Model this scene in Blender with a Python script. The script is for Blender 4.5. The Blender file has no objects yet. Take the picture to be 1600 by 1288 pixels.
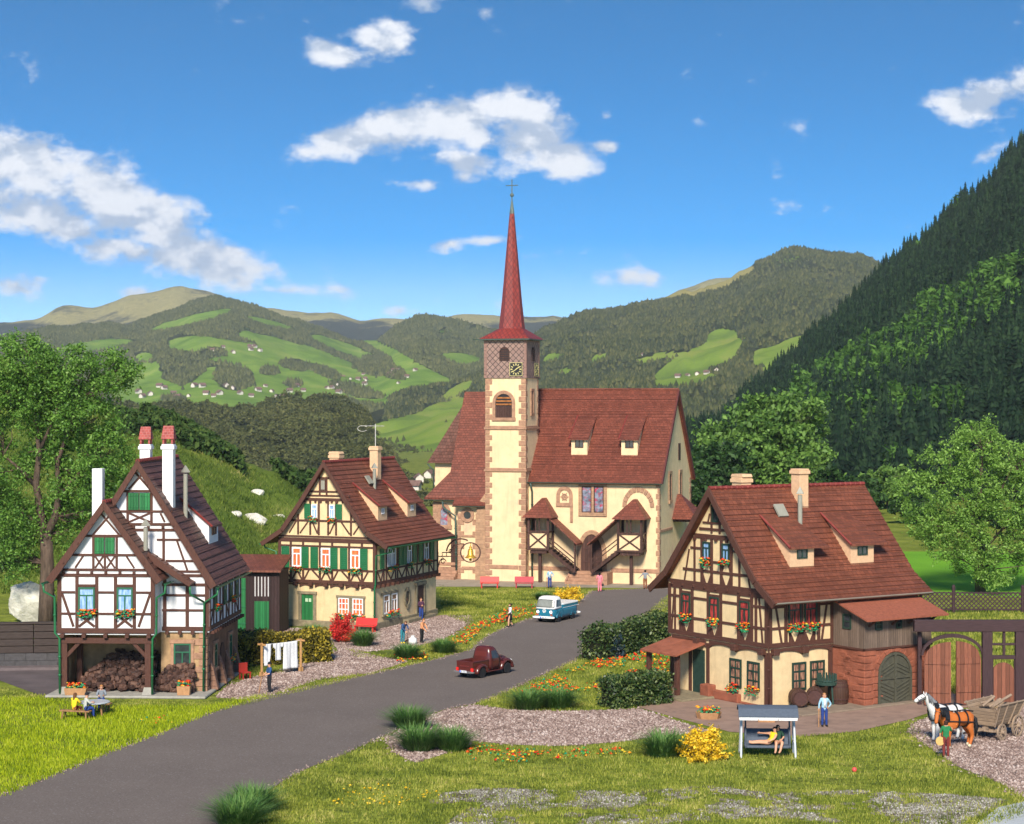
import bpy, bmesh, math, random
import numpy as np
from mathutils import Vector, Matrix
R = math.radians
random.seed(7); rng = np.random.default_rng(7)
S = bpy.context.scene
COL = S.collection
FPX, HZ, CAMH = 3000.0, 630.0, 16.5

def G(px, py, z=0.0):
    """ground point seen at a photo position (survey helper)"""
    Y = FPX * (CAMH - z) / (py - HZ)
    return Vector(((px - 800) / FPX * Y, Y, z))

# ------------------------------------------------------------------ materials
MATS = {}
def newmat(name):
    m = bpy.data.materials.new(name); m.use_nodes = True
    nt = m.node_tree; nt.nodes.clear()
    out = nt.nodes.new('ShaderNodeOutputMaterial')
    b = nt.nodes.new('ShaderNodeBsdfPrincipled')
    nt.links.new(b.outputs[0], out.inputs[0])
    return m, nt, b
def N(nt, t, **kw):
    n = nt.nodes.new(t)
    for k, v in kw.items(): setattr(n, k, v)
    return n
def L(nt, a, b): nt.links.new(a, b)
def coords(nt, kind='Object', scale=(1, 1, 1), rot=(0, 0, 0)):
    tc = N(nt, 'ShaderNodeTexCoord'); mp = N(nt, 'ShaderNodeMapping')
    mp.inputs['Scale'].default_value = scale; mp.inputs['Rotation'].default_value = rot
    L(nt, tc.outputs[kind], mp.inputs[0]); return mp.outputs[0]
def noise(nt, vec, scale, detail=4, rough=.55):
    n = N(nt, 'ShaderNodeTexNoise'); n.inputs['Scale'].default_value = scale
    n.inputs['Detail'].default_value = detail; n.inputs['Roughness'].default_value = rough
    L(nt, vec, n.inputs['Vector']); return n.outputs[0]
def ramp(nt, fac, stops):
    r = N(nt, 'ShaderNodeValToRGB'); e = r.color_ramp.elements
    while len(e) < len(stops): e.new(.5)
    for el, (p, c) in zip(e, stops):
        el.position = p; el.color = (c[0], c[1], c[2], 1) if hasattr(c, '__len__') else (c, c, c, 1)
    L(nt, fac, r.inputs[0]); return r.outputs[0]
def mix(nt, fac, a, b, mode='MIX'):
    m = N(nt, 'ShaderNodeMix', data_type='RGBA', blend_type=mode)
    for s, v in ((0, fac), (6, a), (7, b)):
        if hasattr(v, 'is_linked') or hasattr(v, 'links'): L(nt, v, m.inputs[s])
        elif s == 0: m.inputs[0].default_value = v
        else: m.inputs[s].default_value = (v[0], v[1], v[2], 1)
    return m.outputs[2]
def bump(nt, b, h, strength=.3, dist=.02, prev=None):
    n = N(nt, 'ShaderNodeBump'); n.inputs['Strength'].default_value = strength; n.inputs['Distance'].default_value = dist
    L(nt, h, n.inputs['Height']); L(nt, n.outputs[0], b.inputs['Normal']); return n
def sc(c, k): return tuple(x * k for x in c)

def pm(name, c, var=.25, scale=3.0, rough=.75, bmp=.3, bscale=25.0, kind='Object', stretch=(1, 1, 1), bdist=.02, spec=.3, metal=0, stain=None, c2=None, streak=None):
    """surface with mottled colour and fine relief"""
    if name in MATS: return MATS[name]
    m, nt, b = newmat(name)
    v = coords(nt, kind, stretch)
    f = noise(nt, v, scale, 5, .6)
    col = ramp(nt, f, [(.28, sc(c, 1 - var)), (.72, c2 or sc(c, 1 + var))])
    if stain:
        f2 = noise(nt, v, stain[1], 6, .65)
        fr = ramp(nt, f2, [(stain[2], 0), (stain[2] + .14, 1)])
        col = mix(nt, fr, col, stain[0])
    if streak:
        v3 = coords(nt, 'UV', (2.2, .16, 1)); f3 = noise(nt, v3, 1.4, 6, .7); col = mix(nt, ramp(nt, f3, [(.52, 0), (.78, .55)]), col, streak)
        f4 = noise(nt, v, 22, 3, .7); col = mix(nt, ramp(nt, f4, [(.6, 0), (.75, .3)]), col, sc(streak, .8))
    L(nt, col, b.inputs['Base Color']); b.inputs['Roughness'].default_value = rough
    b.inputs['Specular IOR Level'].default_value = spec; b.inputs['Metallic'].default_value = metal
    if bmp: bump(nt, b, noise(nt, v, bscale, 5, .6), bmp, bdist)
    MATS[name] = m; return m

def tile_mat(name, c, w=.3, h=.3, dark=.4, fish=False, var=.34, rough=.6):
    """small roof tiles in courses"""
    if name in MATS: return MATS[name]
    m, nt, b = newmat(name)
    v = coords(nt, 'UV')
    br = N(nt, 'ShaderNodeTexBrick'); br.offset = .5; br.squash = 1
    br.inputs['Scale'].default_value = 1; br.inputs['Brick Width'].default_value = w; br.inputs['Row Height'].default_value = h
    br.inputs['Mortar Size'].default_value = .022; br.inputs['Mortar Smooth'].default_value = .4
    br.inputs['Color1'].default_value = (*sc(c, 1 - var), 1); br.inputs['Color2'].default_value = (*sc(c, 1 + var), 1)
    br.inputs['Mortar'].default_value = (*sc(c, dark), 1); L(nt, v, br.inputs[0])
    o = coords(nt, 'Object')
    f = noise(nt, o, .35, 5, .65)
    wv = ramp(nt, f, [(.3, (.78, .75, .75)), (.55, (1, 1, 1)), (.75, (1.15, 1.12, 1.1))])
    col = mix(nt, 1.0, br.outputs['Color'], wv, 'MULTIPLY')
    f3 = noise(nt, o, 9, 3); col = mix(nt, .3, col, ramp(nt, f3, [(.3, sc(c, .6)), (.7, sc(c, 1.5))]), 'MIX')
    L(nt, col, b.inputs['Base Color']); b.inputs['Roughness'].default_value = rough; b.inputs['Specular IOR Level'].default_value = .35
    # each tile slopes up towards its lower edge
    sep = N(nt, 'ShaderNodeSeparateXYZ'); L(nt, v, sep.inputs[0])
    dv = N(nt, 'ShaderNodeMath', operation='DIVIDE'); L(nt, sep.outputs[1], dv.inputs[0]); dv.inputs[1].default_value = h
    fr = N(nt, 'ShaderNodeMath', operation='FRACT'); L(nt, dv.outputs[0], fr.inputs[0])
    ad = N(nt, 'ShaderNodeMath', operation='SUBTRACT'); ad.inputs[0].default_value = 1.0; L(nt, fr.outputs[0], ad.inputs[1])
    mu = N(nt, 'ShaderNodeMath', operation='SUBTRACT'); L(nt, ad.outputs[0], mu.inputs[0]); L(nt, br.outputs['Fac'], mu.inputs[1])
    bump(nt, b, mu.outputs[0], .7, .05)
    MATS[name] = m; return m

def brick_mat(name, c, w=.5, h=.25, mortar=None, var=.3, bmp=.6, size=.02):
    if name in MATS: return MATS[name]
    m, nt, b = newmat(name); v = coords(nt, 'UV')
    br = N(nt, 'ShaderNodeTexBrick'); br.inputs['Scale'].default_value = 1
    br.inputs['Brick Width'].default_value = w; br.inputs['Row Height'].default_value = h
    br.inputs['Mortar Size'].default_value = size; br.inputs['Mortar Smooth'].default_value = .5
    br.inputs['Color1'].default_value = (*sc(c, 1 - var), 1); br.inputs['Color2'].default_value = (*sc(c, 1 + var), 1)
    br.inputs['Mortar'].default_value = (*(mortar or sc(c, .5)), 1); L(nt, v, br.inputs[0])
    o = coords(nt, 'Object'); f = noise(nt, o, 4, 5)
    col = mix(nt, .5, br.outputs['Color'], ramp(nt, f, [(.3, sc(c, .6)), (.7, sc(c, 1.5))]))
    L(nt, col, b.inputs['Base Color']); b.inputs['Roughness'].default_value = .85
    inv = N(nt, 'ShaderNodeMath', operation='MULTIPLY_ADD'); L(nt, noise(nt, o, 12, 4), inv.inputs[0]); inv.inputs[1].default_value = .6; 
    s2 = N(nt, 'ShaderNodeMath', operation='SUBTRACT'); L(nt, inv.outputs[0], s2.inputs[0]); L(nt, br.outputs['Fac'], s2.inputs[1])
    bump(nt, b, s2.outputs[0], bmp, .03)
    MATS[name] = m; return m

def wood_mat(name, c, var=.4, plank=0, rough=.7, vertical=True, pw=.2):
    if name in MATS: return MATS[name]
    m, nt, b = newmat(name)
    st = (14, 1.2, 1) if vertical else (1.2, 14, 1)
    v = coords(nt, 'UV', st); f = noise(nt, v, 1.6, 6, .65)
    col = ramp(nt, f, [(.25, sc(c, 1 - var)), (.75, sc(c, 1 + var))])
    h = f
    if plank:
        v2 = coords(nt, 'UV'); sep = N(nt, 'ShaderNodeSeparateXYZ'); L(nt, v2, sep.inputs[0])
        dv = N(nt, 'ShaderNodeMath', operation='DIVIDE'); L(nt, sep.outputs[0 if vertical else 1], dv.inputs[0]); dv.inputs[1].default_value = pw
        fr = N(nt, 'ShaderNodeMath', operation='FRACT'); L(nt, dv.outputs[0], fr.inputs[0])
        gap = ramp(nt, fr.outputs[0], [(.0, 0), (.1, 1), (.92, 1), (1, 0)])
        col = mix(nt, gap, sc(c, .3), col)
        fl = N(nt, 'ShaderNodeMath', operation='FLOOR'); L(nt, dv.outputs[0], fl.inputs[0])
        wn = N(nt, 'ShaderNodeTexWhiteNoise', noise_dimensions='1D'); L(nt, fl.outputs[0], wn.inputs['W'])
        col = mix(nt, 1.0, col, ramp(nt, wn.outputs[0], [(0, .75), (1, 1.25)]), 'MULTIPLY')
        mm = N(nt, 'ShaderNodeMath', operation='MULTIPLY_ADD'); L(nt, f, mm.inputs[0]); mm.inputs[1].default_value = .3; L(nt, gap, mm.inputs[2]); h = mm.outputs[0]
    L(nt, col, b.inputs['Base Color']); b.inputs['Roughness'].default_value = rough; b.inputs['Specular IOR Level'].default_value = .3
    bump(nt, b, h, .5, .02)
    MATS[name] = m; return m

def island_mat(name, stops, rough=.6, nscale=.6, spec=.2, trans=0, solo=False, con=1.0):
    """colour that differs from leaf to leaf / stone to stone, plus larger patches"""
    if name in MATS: return MATS[name]
    m, nt, b = newmat(name)
    g = N(nt, 'ShaderNodeNewGeometry')
    n = noise(nt, coords(nt, 'Object'), nscale, 3)
    if con != 1: cn = N(nt, 'ShaderNodeMath', operation='MULTIPLY_ADD'); L(nt, n, cn.inputs[0]); cn.inputs[1].default_value = con; cn.inputs[2].default_value = .5 - .5 * con; n = cn.outputs[0]
    ad = N(nt, 'ShaderNodeMath', operation='ADD'); L(nt, g.outputs['Random Per Island'], ad.inputs[0]); L(nt, n, ad.inputs[1])
    hf = N(nt, 'ShaderNodeMath', operation='MULTIPLY'); L(nt, ad.outputs[0], hf.inputs[0]); hf.inputs[1].default_value = .5
    col = ramp(nt, g.outputs['Random Per Island'] if solo else hf.outputs[0], stops)
    L(nt, col, b.inputs['Base Color']); b.inputs['Roughness'].default_value = rough; b.inputs['Specular IOR Level'].default_value = spec
    if trans:
        t = N(nt, 'ShaderNodeBsdfTranslucent'); L(nt, col, t.inputs[0]); ms = N(nt, 'ShaderNodeMixShader'); ms.inputs[0].default_value = trans
        L(nt, b.outputs[0], ms.inputs[1]); L(nt, t.outputs[0], ms.inputs[2])
        out = [x for x in nt.nodes if x.type == 'OUTPUT_MATERIAL'][0]; L(nt, ms.outputs[0], out.inputs[0])
    MATS[name] = m; return m

def paint(name, c, rough=.4, spec=.4, metal=0): return pm(name, c, .08, 4, rough, .05, 30, spec=spec, metal=metal)

# ------------------------------------------------------------------ mesh building
def auto_uv(me):
    nf = len(me.polygons)
    if not nf: return
    uvl = me.uv_layers.new(name='UVMap')
    nv = len(me.vertices); nl = len(me.loops)
    co = np.empty(nv * 3, 'f'); me.vertices.foreach_get('co', co); co = co.reshape(-1, 3)
    li = np.empty(nl, 'i'); me.loops.foreach_get('vertex_index', li)
    nn = np.empty(nf * 3, 'f'); me.polygons.foreach_get('normal', nn); nn = nn.reshape(-1, 3)
    lt = np.empty(nf, 'i'); me.polygons.foreach_get('loop_total', lt)
    n = np.repeat(nn, lt, axis=0); p = co[li]
    u = np.stack([-n[:, 1], n[:, 0], np.zeros(len(n))], 1); ul = np.linalg.norm(u, axis=1)
    flat = ul < .05; u[flat] = (1, 0, 0); ul[flat] = 1; u /= ul[:, None]
    w = np.cross(n, u)
    uv = np.stack([(p * u).sum(1), (p * w).sum(1)], 1).astype('f')
    uvl.data.foreach_set('uv', uv.ravel())

class Fr:
    """a wall plane: a along u, z up, d out of the wall"""
    def __init__(s, o, u, n): s.o, s.u, s.n = Vector(o), Vector(u).normalized(), Vector(n).normalized()
    def p(s, a, z, d=0): return s.o + s.u * a + s.n * d + Vector((0, 0, z))

class MB:
    def __init__(s): s.v = []; s.f = []; s.m = []; s.T = None
    def add(s, vs, fs, m=0):
        k = len(s.v)
        s.v += [tuple(s.T @ Vector(v)) if s.T else tuple(v) for v in vs]
        s.f += [tuple(i + k for i in f) for f in fs]; s.m += [m] * len(fs)
        return s
    def hexa(s, P, m=0): return s.add(P, [(0, 3, 2, 1), (4, 5, 6, 7), (0, 1, 5, 4), (1, 2, 6, 5), (2, 3, 7, 6), (3, 0, 4, 7)], m)
    def box(s, x0, x1, y0, y1, z0, z1, m=0):
        return s.hexa([(x0, y0, z0), (x1, y0, z0), (x1, y1, z0), (x0, y1, z0), (x0, y0, z1), (x1, y0, z1), (x1, y1, z1), (x0, y1, z1)], m)
    def pbox(s, f, a0, a1, z0, z1, d0, d1, m=0):
        return s.hexa([f.p(a0, z0, d1), f.p(a1, z0, d1), f.p(a1, z0, d0), f.p(a0, z0, d0), f.p(a0, z1, d1), f.p(a1, z1, d1), f.p(a1, z1, d0), f.p(a0, z1, d0)], m)
    def beam(s, f, p, q, w, d0, d1, m=0):
        dx, dz = q[0] - p[0], q[1] - p[1]; l = math.hypot(dx, dz); nx, nz = -dz / l * w / 2, dx / l * w / 2
        c = [(p[0] - nx, p[1] - nz), (q[0] - nx, q[1] - nz), (q[0] + nx, q[1] + nz), (p[0] + nx, p[1] + nz)]
        return s.prism(f, c, d0, d1, m)
    def prism(s, f, pts, d0, d1, m=0):
        n = len(pts); vs = [f.p(a, z, d1) for a, z in pts] + [f.p(a, z, d0) for a, z in pts]
        fs = [tuple(range(n)), tuple(range(2 * n - 1, n - 1, -1))] + [(i, i + n, (i + 1) % n + n, (i + 1) % n) for i in range(n)]
        return s.add(vs, fs, m)
    def ring(s, f, pin, pout, d0, d1, m=0, closed=False):
        """solid band between two outlines of the same length"""
        n = len(pin)
        vs = [f.p(a, z, d1) for a, z in pin] + [f.p(a, z, d1) for a, z in pout] + [f.p(a, z, d0) for a, z in pin] + [f.p(a, z, d0) for a, z in pout]
        fs = []
        for i in range(n if closed else n - 1):
            j = (i + 1) % n
            fs += [(i, j, n + j, n + i), (2 * n + j, 2 * n + i, 3 * n + i, 3 * n + j), (n + i, n + j, 3 * n + j, 3 * n + i), (j, i, 2 * n + i, 2 * n + j)]
        if not closed: fs += [(0, n, 3 * n, 2 * n), (n - 1, 3 * n - 1, 4 * n - 1, 2 * n - 1)]
        return s.add(vs, fs, m)
    def tube(s, pts, r, n=8, m=0, cap=True):
        pts = [Vector(p) for p in pts]; rs = r if hasattr(r, '__len__') else [r] * len(pts)
        vs, fs = [], []; up = Vector((.13, .31, 1)).normalized()
        for i, p in enumerate(pts):
            t = (pts[min(i + 1, len(pts) - 1)] - pts[max(i - 1, 0)]).normalized()
            a = t.cross(up); 
            if a.length < .1: a = t.cross(Vector((1, 0, 0)))
            a.normalize(); b = t.cross(a)
            for k in range(n):
                an = 2 * math.pi * k / n; vs.append(p + (a * math.cos(an) + b * math.sin(an)) * rs[i])
        for i in range(len(pts) - 1):
            for k in range(n): fs.append((i * n + k, i * n + (k + 1) % n, (i + 1) * n + (k + 1) % n, (i + 1) * n + k))
        if cap: fs += [tuple(range(n - 1, -1, -1)), tuple(range((len(pts) - 1) * n, len(pts) * n))]
        return s.add(vs, fs, m)
    def lathe(s, prof, c=(0, 0, 0), n=16, m=0, ax='z', sx=1, sy=1):
        vs, fs = [], []
        for r, h in prof:
            for k in range(n):
                an = 2 * math.pi * k / n; x, y = r * math.cos(an) * sx, r * math.sin(an) * sy
                p = (x, y, h) if ax == 'z' else (h, x, y) if ax == 'x' else (x, h, y)
                vs.append((p[0] + c[0], p[1] + c[1], p[2] + c[2]))
        for i in range(len(prof) - 1):
            for k in range(n): fs.append((i * n + k, i * n + (k + 1) % n, (i + 1) * n + (k + 1) % n, (i + 1) * n + k))
        fs += [tuple(range(n - 1, -1, -1)), tuple(range((len(prof) - 1) * n, len(prof) * n))]
        return s.add(vs, fs, m)
    def loft(s, rings, m=0, cap=True):
        n = len(rings[0]); vs = [p for r in rings for p in r]; fs = []
        for i in range(len(rings) - 1):
            for k in range(n): fs.append((i * n + k, i * n + (k + 1) % n, (i + 1) * n + (k + 1) % n, (i + 1) * n + k))
        if cap: fs += [tuple(range(n - 1, -1, -1)), tuple(range((len(rings) - 1) * n, len(rings) * n))]
        return s.add(vs, fs, m)
    def blob(s, c, r, m=0, sq=(1, 1, 1), n=6):
        prof = [(math.sin(math.pi * i / 4) * r + 1e-4, -math.cos(math.pi * i / 4) * r * sq[2]) for i in range(5)]
        return s.lathe(prof, c, n, m, 'z', sq[0], sq[1])
    def build(s, name, mats, parent=None, smooth=False, bev=0, recalc=True):
        me = bpy.data.meshes.new(name); me.from_pydata(s.v, [], s.f)
        mats = mats if isinstance(mats, (list, tuple)) else [mats]
        for m in mats: me.materials.append(m)
        if len(mats) > 1: me.polygons.foreach_set('material_index', s.m)
        if recalc:
            bm = bmesh.new(); bm.from_mesh(me); bmesh.ops.recalc_face_normals(bm, faces=bm.faces); bm.to_mesh(me); bm.free()
        if smooth: me.polygons.foreach_set('use_smooth', [True] * len(me.polygons))
        me.update(); auto_uv(me)
        o = bpy.data.objects.new(name, me); COL.objects.link(o)
        if parent: o.parent = parent
        if bev:
            b = o.modifiers.new('Bevel', 'BEVEL'); b.width = bev; b.segments = 2; b.limit_method = 'ANGLE'; b.angle_limit = R(35)
        return o

def mesh_np(name, V, F, mats, parent=None, mi=None, smooth=False):
    V = np.asarray(V, 'f'); F = np.asarray(F, 'i'); k = F.shape[1]
    me = bpy.data.meshes.new(name); me.vertices.add(len(V)); me.vertices.foreach_set('co', V.ravel())
    me.loops.add(F.size); me.loops.foreach_set('vertex_index', F.ravel())
    me.polygons.add(len(F)); me.polygons.foreach_set('loop_start', np.arange(0, F.size, k, dtype='i'))
    if mi is not None: me.polygons.foreach_set('material_index', np.asarray(mi, 'i'))
    if smooth: me.polygons.foreach_set('use_smooth', np.ones(len(F), bool))
    for m in (mats if isinstance(mats, (list, tuple)) else [mats]): me.materials.append(m)
    me.update(calc_edges=True); me.validate()
    o = bpy.data.objects.new(name, me); COL.objects.link(o)
    if parent: o.parent = parent
    return o

def tag(o, label=None, cat=None, group=None, kind=None):
    if label: o['label'] = label
    if cat: o['category'] = cat
    if group: o['group'] = group
    if kind: o['kind'] = kind
    return o
def thing(name, label, cat, loc=(0, 0, 0), rz=0, group=None):
    o = bpy.data.objects.new(name, None); COL.objects.link(o); o.empty_display_size = .3
    o.location = loc; o.rotation_euler = (0, 0, rz); return tag(o, label, cat, group)
def world_of(o, v):
    M = Matrix.Translation(o.location) @ o.rotation_euler.to_matrix().to_4x4(); return M @ Vector(v)
def copy_tree(o, parent=None):
    c = o.copy(); COL.objects.link(c); c.parent = parent
    for ch in list(o.children): copy_tree(ch, c)
    return c
def arch(cx, z0, zs, hw, rise, n=8):
    """outline of a round or pointed-round headed opening, from lower left over the top to lower right"""
    pts = [(cx - hw, z0), (cx - hw, zs)]
    pts += [(cx - hw * math.cos(math.pi * i / n), zs + rise * math.sin(math.pi * i / n)) for i in range(1, n)]
    return pts + [(cx + hw, zs), (cx + hw, z0)]
def pointed(cx, z0, zs, hw, rise, n=5):
    l = [(cx - hw * (1 - (i / n) ** 1.6), zs + rise * math.sin(math.pi / 2 * i / n)) for i in range(n + 1)]
    return [(cx - hw, z0)] + l + [(2 * cx - a, z) for a, z in l[-2::-1]] + [(cx + hw, z0)]

# ------------------------------------------------------------------ camera, light, sky
cam = bpy.data.cameras.new('Camera'); camo = bpy.data.objects.new('Camera', cam); COL.objects.link(camo)
cam.sensor_width = 36; cam.lens = 36 * FPX / 1600; camo.location = (0, 0, CAMH); camo.rotation_euler = (R(90), 0, 0)
cam.shift_y = -14 / 1600; cam.clip_start = .5; cam.clip_end = 60000
cam.dof.use_dof = True; cam.dof.focus_distance = 112; cam.dof.aperture_fstop = 1.6
S.camera = camo
to_sun = Vector((-.10, -.80, .57)).normalized()
sun = bpy.data.lights.new('Sun', 'SUN'); sun.energy = 3.7; sun.angle = R(12); sun.color = (1, .925, .80)
suno = bpy.data.objects.new('Sun', sun); COL.objects.link(suno); suno.location = to_sun * 300
suno.rotation_euler = to_sun.to_track_quat('Z', 'Y').to_euler()
S.view_settings.view_transform = 'Standard'; S.view_settings.look = 'None'; S.view_settings.exposure = .85; S.view_settings.gamma = 1
S.cycles.max_bounces = 6; S.cycles.volume_bounces = 0; S.cycles.transparent_max_bounces = 8
S.cycles.use_denoising = True

def make_world():
    w = bpy.data.worlds.new('World'); S.world = w; w.use_nodes = True; nt = w.node_tree; nt.nodes.clear()
    out = N(nt, 'ShaderNodeOutputWorld'); bg = N(nt, 'ShaderNodeBackground'); L(nt, bg.outputs[0], out.inputs[0])
    tc = N(nt, 'ShaderNodeTexCoord'); sep = N(nt, 'ShaderNodeSeparateXYZ'); L(nt, tc.outputs['Generated'], sep.inputs[0])
    def M(op, a, b=None, c=None):
        n = N(nt, 'ShaderNodeMath', operation=op)
        for i, x in enumerate((a, b, c)):
            if x is None: continue
            if isinstance(x, (int, float)): n.inputs[i].default_value = x
            else: L(nt, x, n.inputs[i])
        return n.outputs[0]
    # clear mountain air: the blue deepens quickly above the ridges
    zz = M('MULTIPLY_ADD', M('MAXIMUM', sep.outputs[2], 0), 3.4, .012)
    cv = N(nt, 'ShaderNodeCombineXYZ'); L(nt, sep.outputs[0], cv.inputs[0]); L(nt, sep.outputs[1], cv.inputs[1]); L(nt, zz, cv.inputs[2])
    nv = N(nt, 'ShaderNodeVectorMath', operation='NORMALIZE'); L(nt, cv.outputs[0], nv.inputs[0])
    sky = N(nt, 'ShaderNodeTexSky', sky_type='NISHITA'); sky.sun_disc = False
    sky.sun_elevation = math.asin(to_sun.z); sky.sun_rotation = math.atan2(to_sun.x, to_sun.y) % (2 * math.pi)
    sky.air_density = 1.0; sky.dust_density = .55; sky.ozone_density = 3.2; sky.altitude = 900
    L(nt, nv.outputs[0], sky.inputs[0])
    hs = N(nt, 'ShaderNodeHueSaturation'); hs.inputs['Hue'].default_value = .494; L(nt, M('MINIMUM', M('MULTIPLY_ADD', M('MAXIMUM', sep.outputs[2], 0), 5.2, SKY_SAT - .16), 2.3), hs.inputs['Saturation']); L(nt, M('MAXIMUM', M('MULTIPLY_ADD', M('MAXIMUM', sep.outputs[2], 0), -1.0, SKY_VAL + .04), .6), hs.inputs['Value']); hs.inputs['Value'].default_value = SKY_VAL; L(nt, sky.outputs[0], hs.inputs['Color'])
    # cumulus, placed by direction
    ry = M('MAXIMUM', sep.outputs[1], .02)
    u = M('DIVIDE', sep.outputs[0], ry); v = M('DIVIDE', sep.outputs[2], ry)
    uv = N(nt, 'ShaderNodeCombineXYZ'); L(nt, u, uv.inputs[0]); L(nt, v, uv.inputs[1])
    def fb(scale, det, off, st=(1, 1.5, 1)):
        mp = N(nt, 'ShaderNodeMapping'); mp.inputs['Location'].default_value = off; mp.inputs['Scale'].default_value = st; L(nt, uv.outputs[0], mp.inputs[0])
        return noise(nt, mp.outputs[0], scale, det, .58)
    n1 = fb(26, 8, (.3, .1, 2)); n2 = fb(70, 6, (1.3, .7, 5)); 
    tot = None; tops = None
    for (cx, cy, rx, ry_, an, st) in CLOUDS:
        a, b = (cx - 800) / FPX, (HZ - cy) / FPX; rx, ry_ = rx / FPX, ry_ / FPX; ca, sa = math.cos(R(an)), math.sin(R(an))
        dx = M('SUBTRACT', u, a); dy = M('SUBTRACT', v, b)
        p = M('DIVIDE', M('MULTIPLY_ADD', dx, ca, M('MULTIPLY', dy, sa)), rx); q = M('DIVIDE', M('MULTIPLY_ADD', dy, ca, M('MULTIPLY', dx, -sa)), ry_)
        d = M('SUBTRACT', 1, M('SQRT', M('ADD', M('MULTIPLY', p, p), M('MULTIPLY', q, q))))
        d = M('MULTIPLY', M('MAXIMUM', d, -1.2), st)
        tot = d if tot is None else M('SMOOTH_MAX', tot, d, .25)
    nn = M('MULTIPLY_ADD', n2, .45, n1)
    den = M('MULTIPLY_ADD', M('SUBTRACT', nn, .725), 4.6, M('MULTIPLY', tot, 1.25))
    front = M('GREATER_THAN', sep.outputs[1], .1)
    def step(x, a, b):
        mr = N(nt, 'ShaderNodeMapRange', interpolation_type='SMOOTHSTEP'); L(nt, x, mr.inputs[0]); mr.inputs[1].default_value = a; mr.inputs[2].default_value = b; return mr.outputs[0]
    alpha = M('MULTIPLY', M('MULTIPLY', step(den, -.05, 1.2), front), .95)
    # thicker parts seen from below are greyer
    n3 = fb(26, 8, (.3, .1 - .014, 2)); n4 = fb(34, 4, (.8, .2, 3))
    lit = step(M('MULTIPLY_ADD', M('SUBTRACT', n1, n3), 4.0, M('MULTIPLY_ADD', M('SUBTRACT', n4, .5), 1.4, .5)), .1, .9)
    ccol = mix(nt, lit, CLOUD_LO, CLOUD_HI)
    col = mix(nt, alpha, hs.outputs[0], ccol)
    L(nt, col, bg.inputs[0]); bg.inputs[1].default_value = SKY_STR
HAZE = .00007
SKY_SAT, SKY_VAL, SKY_STR = 1.2, 1.2, .115
CLOUD_LO, CLOUD_HI = (2.6, 3.1, 3.9), (5.2, 5.3, 5.5)
CLOUDS = [(40, 255, 150, 62, -24, 1.7), (190, 325, 200, 62, -25, 1.9), (330, 405, 140, 44, -22, 1.7), (430, 454, 110, 15, 0, 1.1), (70, 335, 150, 48, -12, 1.5), (250, 400, 160, 34, -12, 1.3),
          (525, 85, 64, 26, -12, 1.4), (605, 66, 58, 34, 0, 1.5), (560, 215, 105, 40, 8, 1.5), (670, 195, 130, 56, 0, 1.8), (825, 195, 92, 62, -25, 1.7), (880, 245, 58, 38, -10, 1.5), (715, 255, 75, 30, -8, 1.4), (655, 287, 55, 12, 0, .8),
          (948, 229, 26, 12, 0, .8), (950, 182, 20, 9, 0, .5), (660, 4, 40, 14, 0, .9), (758, 20, 18, 12, 0, .8), (1530, 155, 98, 34, 18, 1.5), (1590, 130, 70, 40, 20, 1.5), (1545, 242, 30, 12, 20, .6),
          (975, 437, 75, 12, 0, .6), (705, 382, 26, 12, 0, .7), (765, 376, 50, 9, 4, .6), (850, 402, 34, 7, 6, .45), (20, 445, 50, 20, -8, .8), (215, 457, 60, 14, 0, .7), (625, 487, 28, 10, 0, .6)]
make_world()
# ------------------------------------------------------------------ palette
CREAM = pm('cream_plaster', (.71, .53, .295), .12, 1.6, .85, .35, 30, stain=((.56, .38, .2), .9, .6), streak=(.45, .30, .16))
CREAMC = pm('church_plaster', (.75, .55, .325), .1, 1.2, .85, .45, 18, stain=((.60, .34, .24), .3, .6), streak=(.50, .33, .19))
WHITE = pm('white_plaster', (.74, .735, .74), .08, 1.6, .85, .35, 28, stain=((.55, .53, .52), 1.1, .62), streak=(.5, .47, .44))
TAN = pm('tan_plaster', (.36, .23, .12), .35, 1.5, .9, .6, 10)
TIMBER = wood_mat('dark_timber', (.085, .034, .023), .45)
TIMBERH = wood_mat('dark_timber_beam', (.085, .034, .023), .45, vertical=False)
PURPLE_T = wood_mat('charred_timber', (.05, .026, .028), .4)
ROOF = tile_mat('roof_tile', (.178, .055, .030), .3, .36)
ROOFB = tile_mat('roof_tile_brown', (.125, .05, .034), .3, .36)
ROOFC = tile_mat('church_tile', (.178, .05, .030), .34, .28)
SPIRE = tile_mat('spire_tile', (.22, .028, .03), .3, .3)
REDRIDGE = pm('red_ridge', (.2, .035, .028), .3, 3, .6, .3, 12)
FELT = pm('orange_felt', (.28, .085, .048), .25, 6, .85, .5, 60)
SAND = pm('brown_sandstone', (.36, .20, .125), .3, 3, .85, .6, 14)
SANDB = brick_mat('sandstone_blocks', (.37, .215, .125), 1.3, .42, (.2, .11, .06), .12, .5, .025)
GREYST = pm('grey_stone', (.23, .19, .12), .3, 4, .9, .6, 12)
CONC = pm('concrete', (.33, .31, .27), .2, 3, .9, .4, 30)
GREEN = wood_mat('green_paint', (.02, .15, .045), .2, plank=1, pw=.16, rough=.5)
GREENP = paint('green_metal', (.018, .14, .05), .4)
GREENF = paint('green_frame', (.02, .12, .06), .45)
DKGREEN = paint('dark_green_frame', (.015, .04, .028), .5)
GUT = paint('grey_green_gutter', (.045, .075, .06), .45)
ZINC = paint('zinc', (.28, .27, .22), .5)
WHITEP = paint('white_paint', (.8, .8, .8), .4)
PEACH = pm('peach_brick', (.64, .41, .245), .12, 5, .85, .3, 20)
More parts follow.
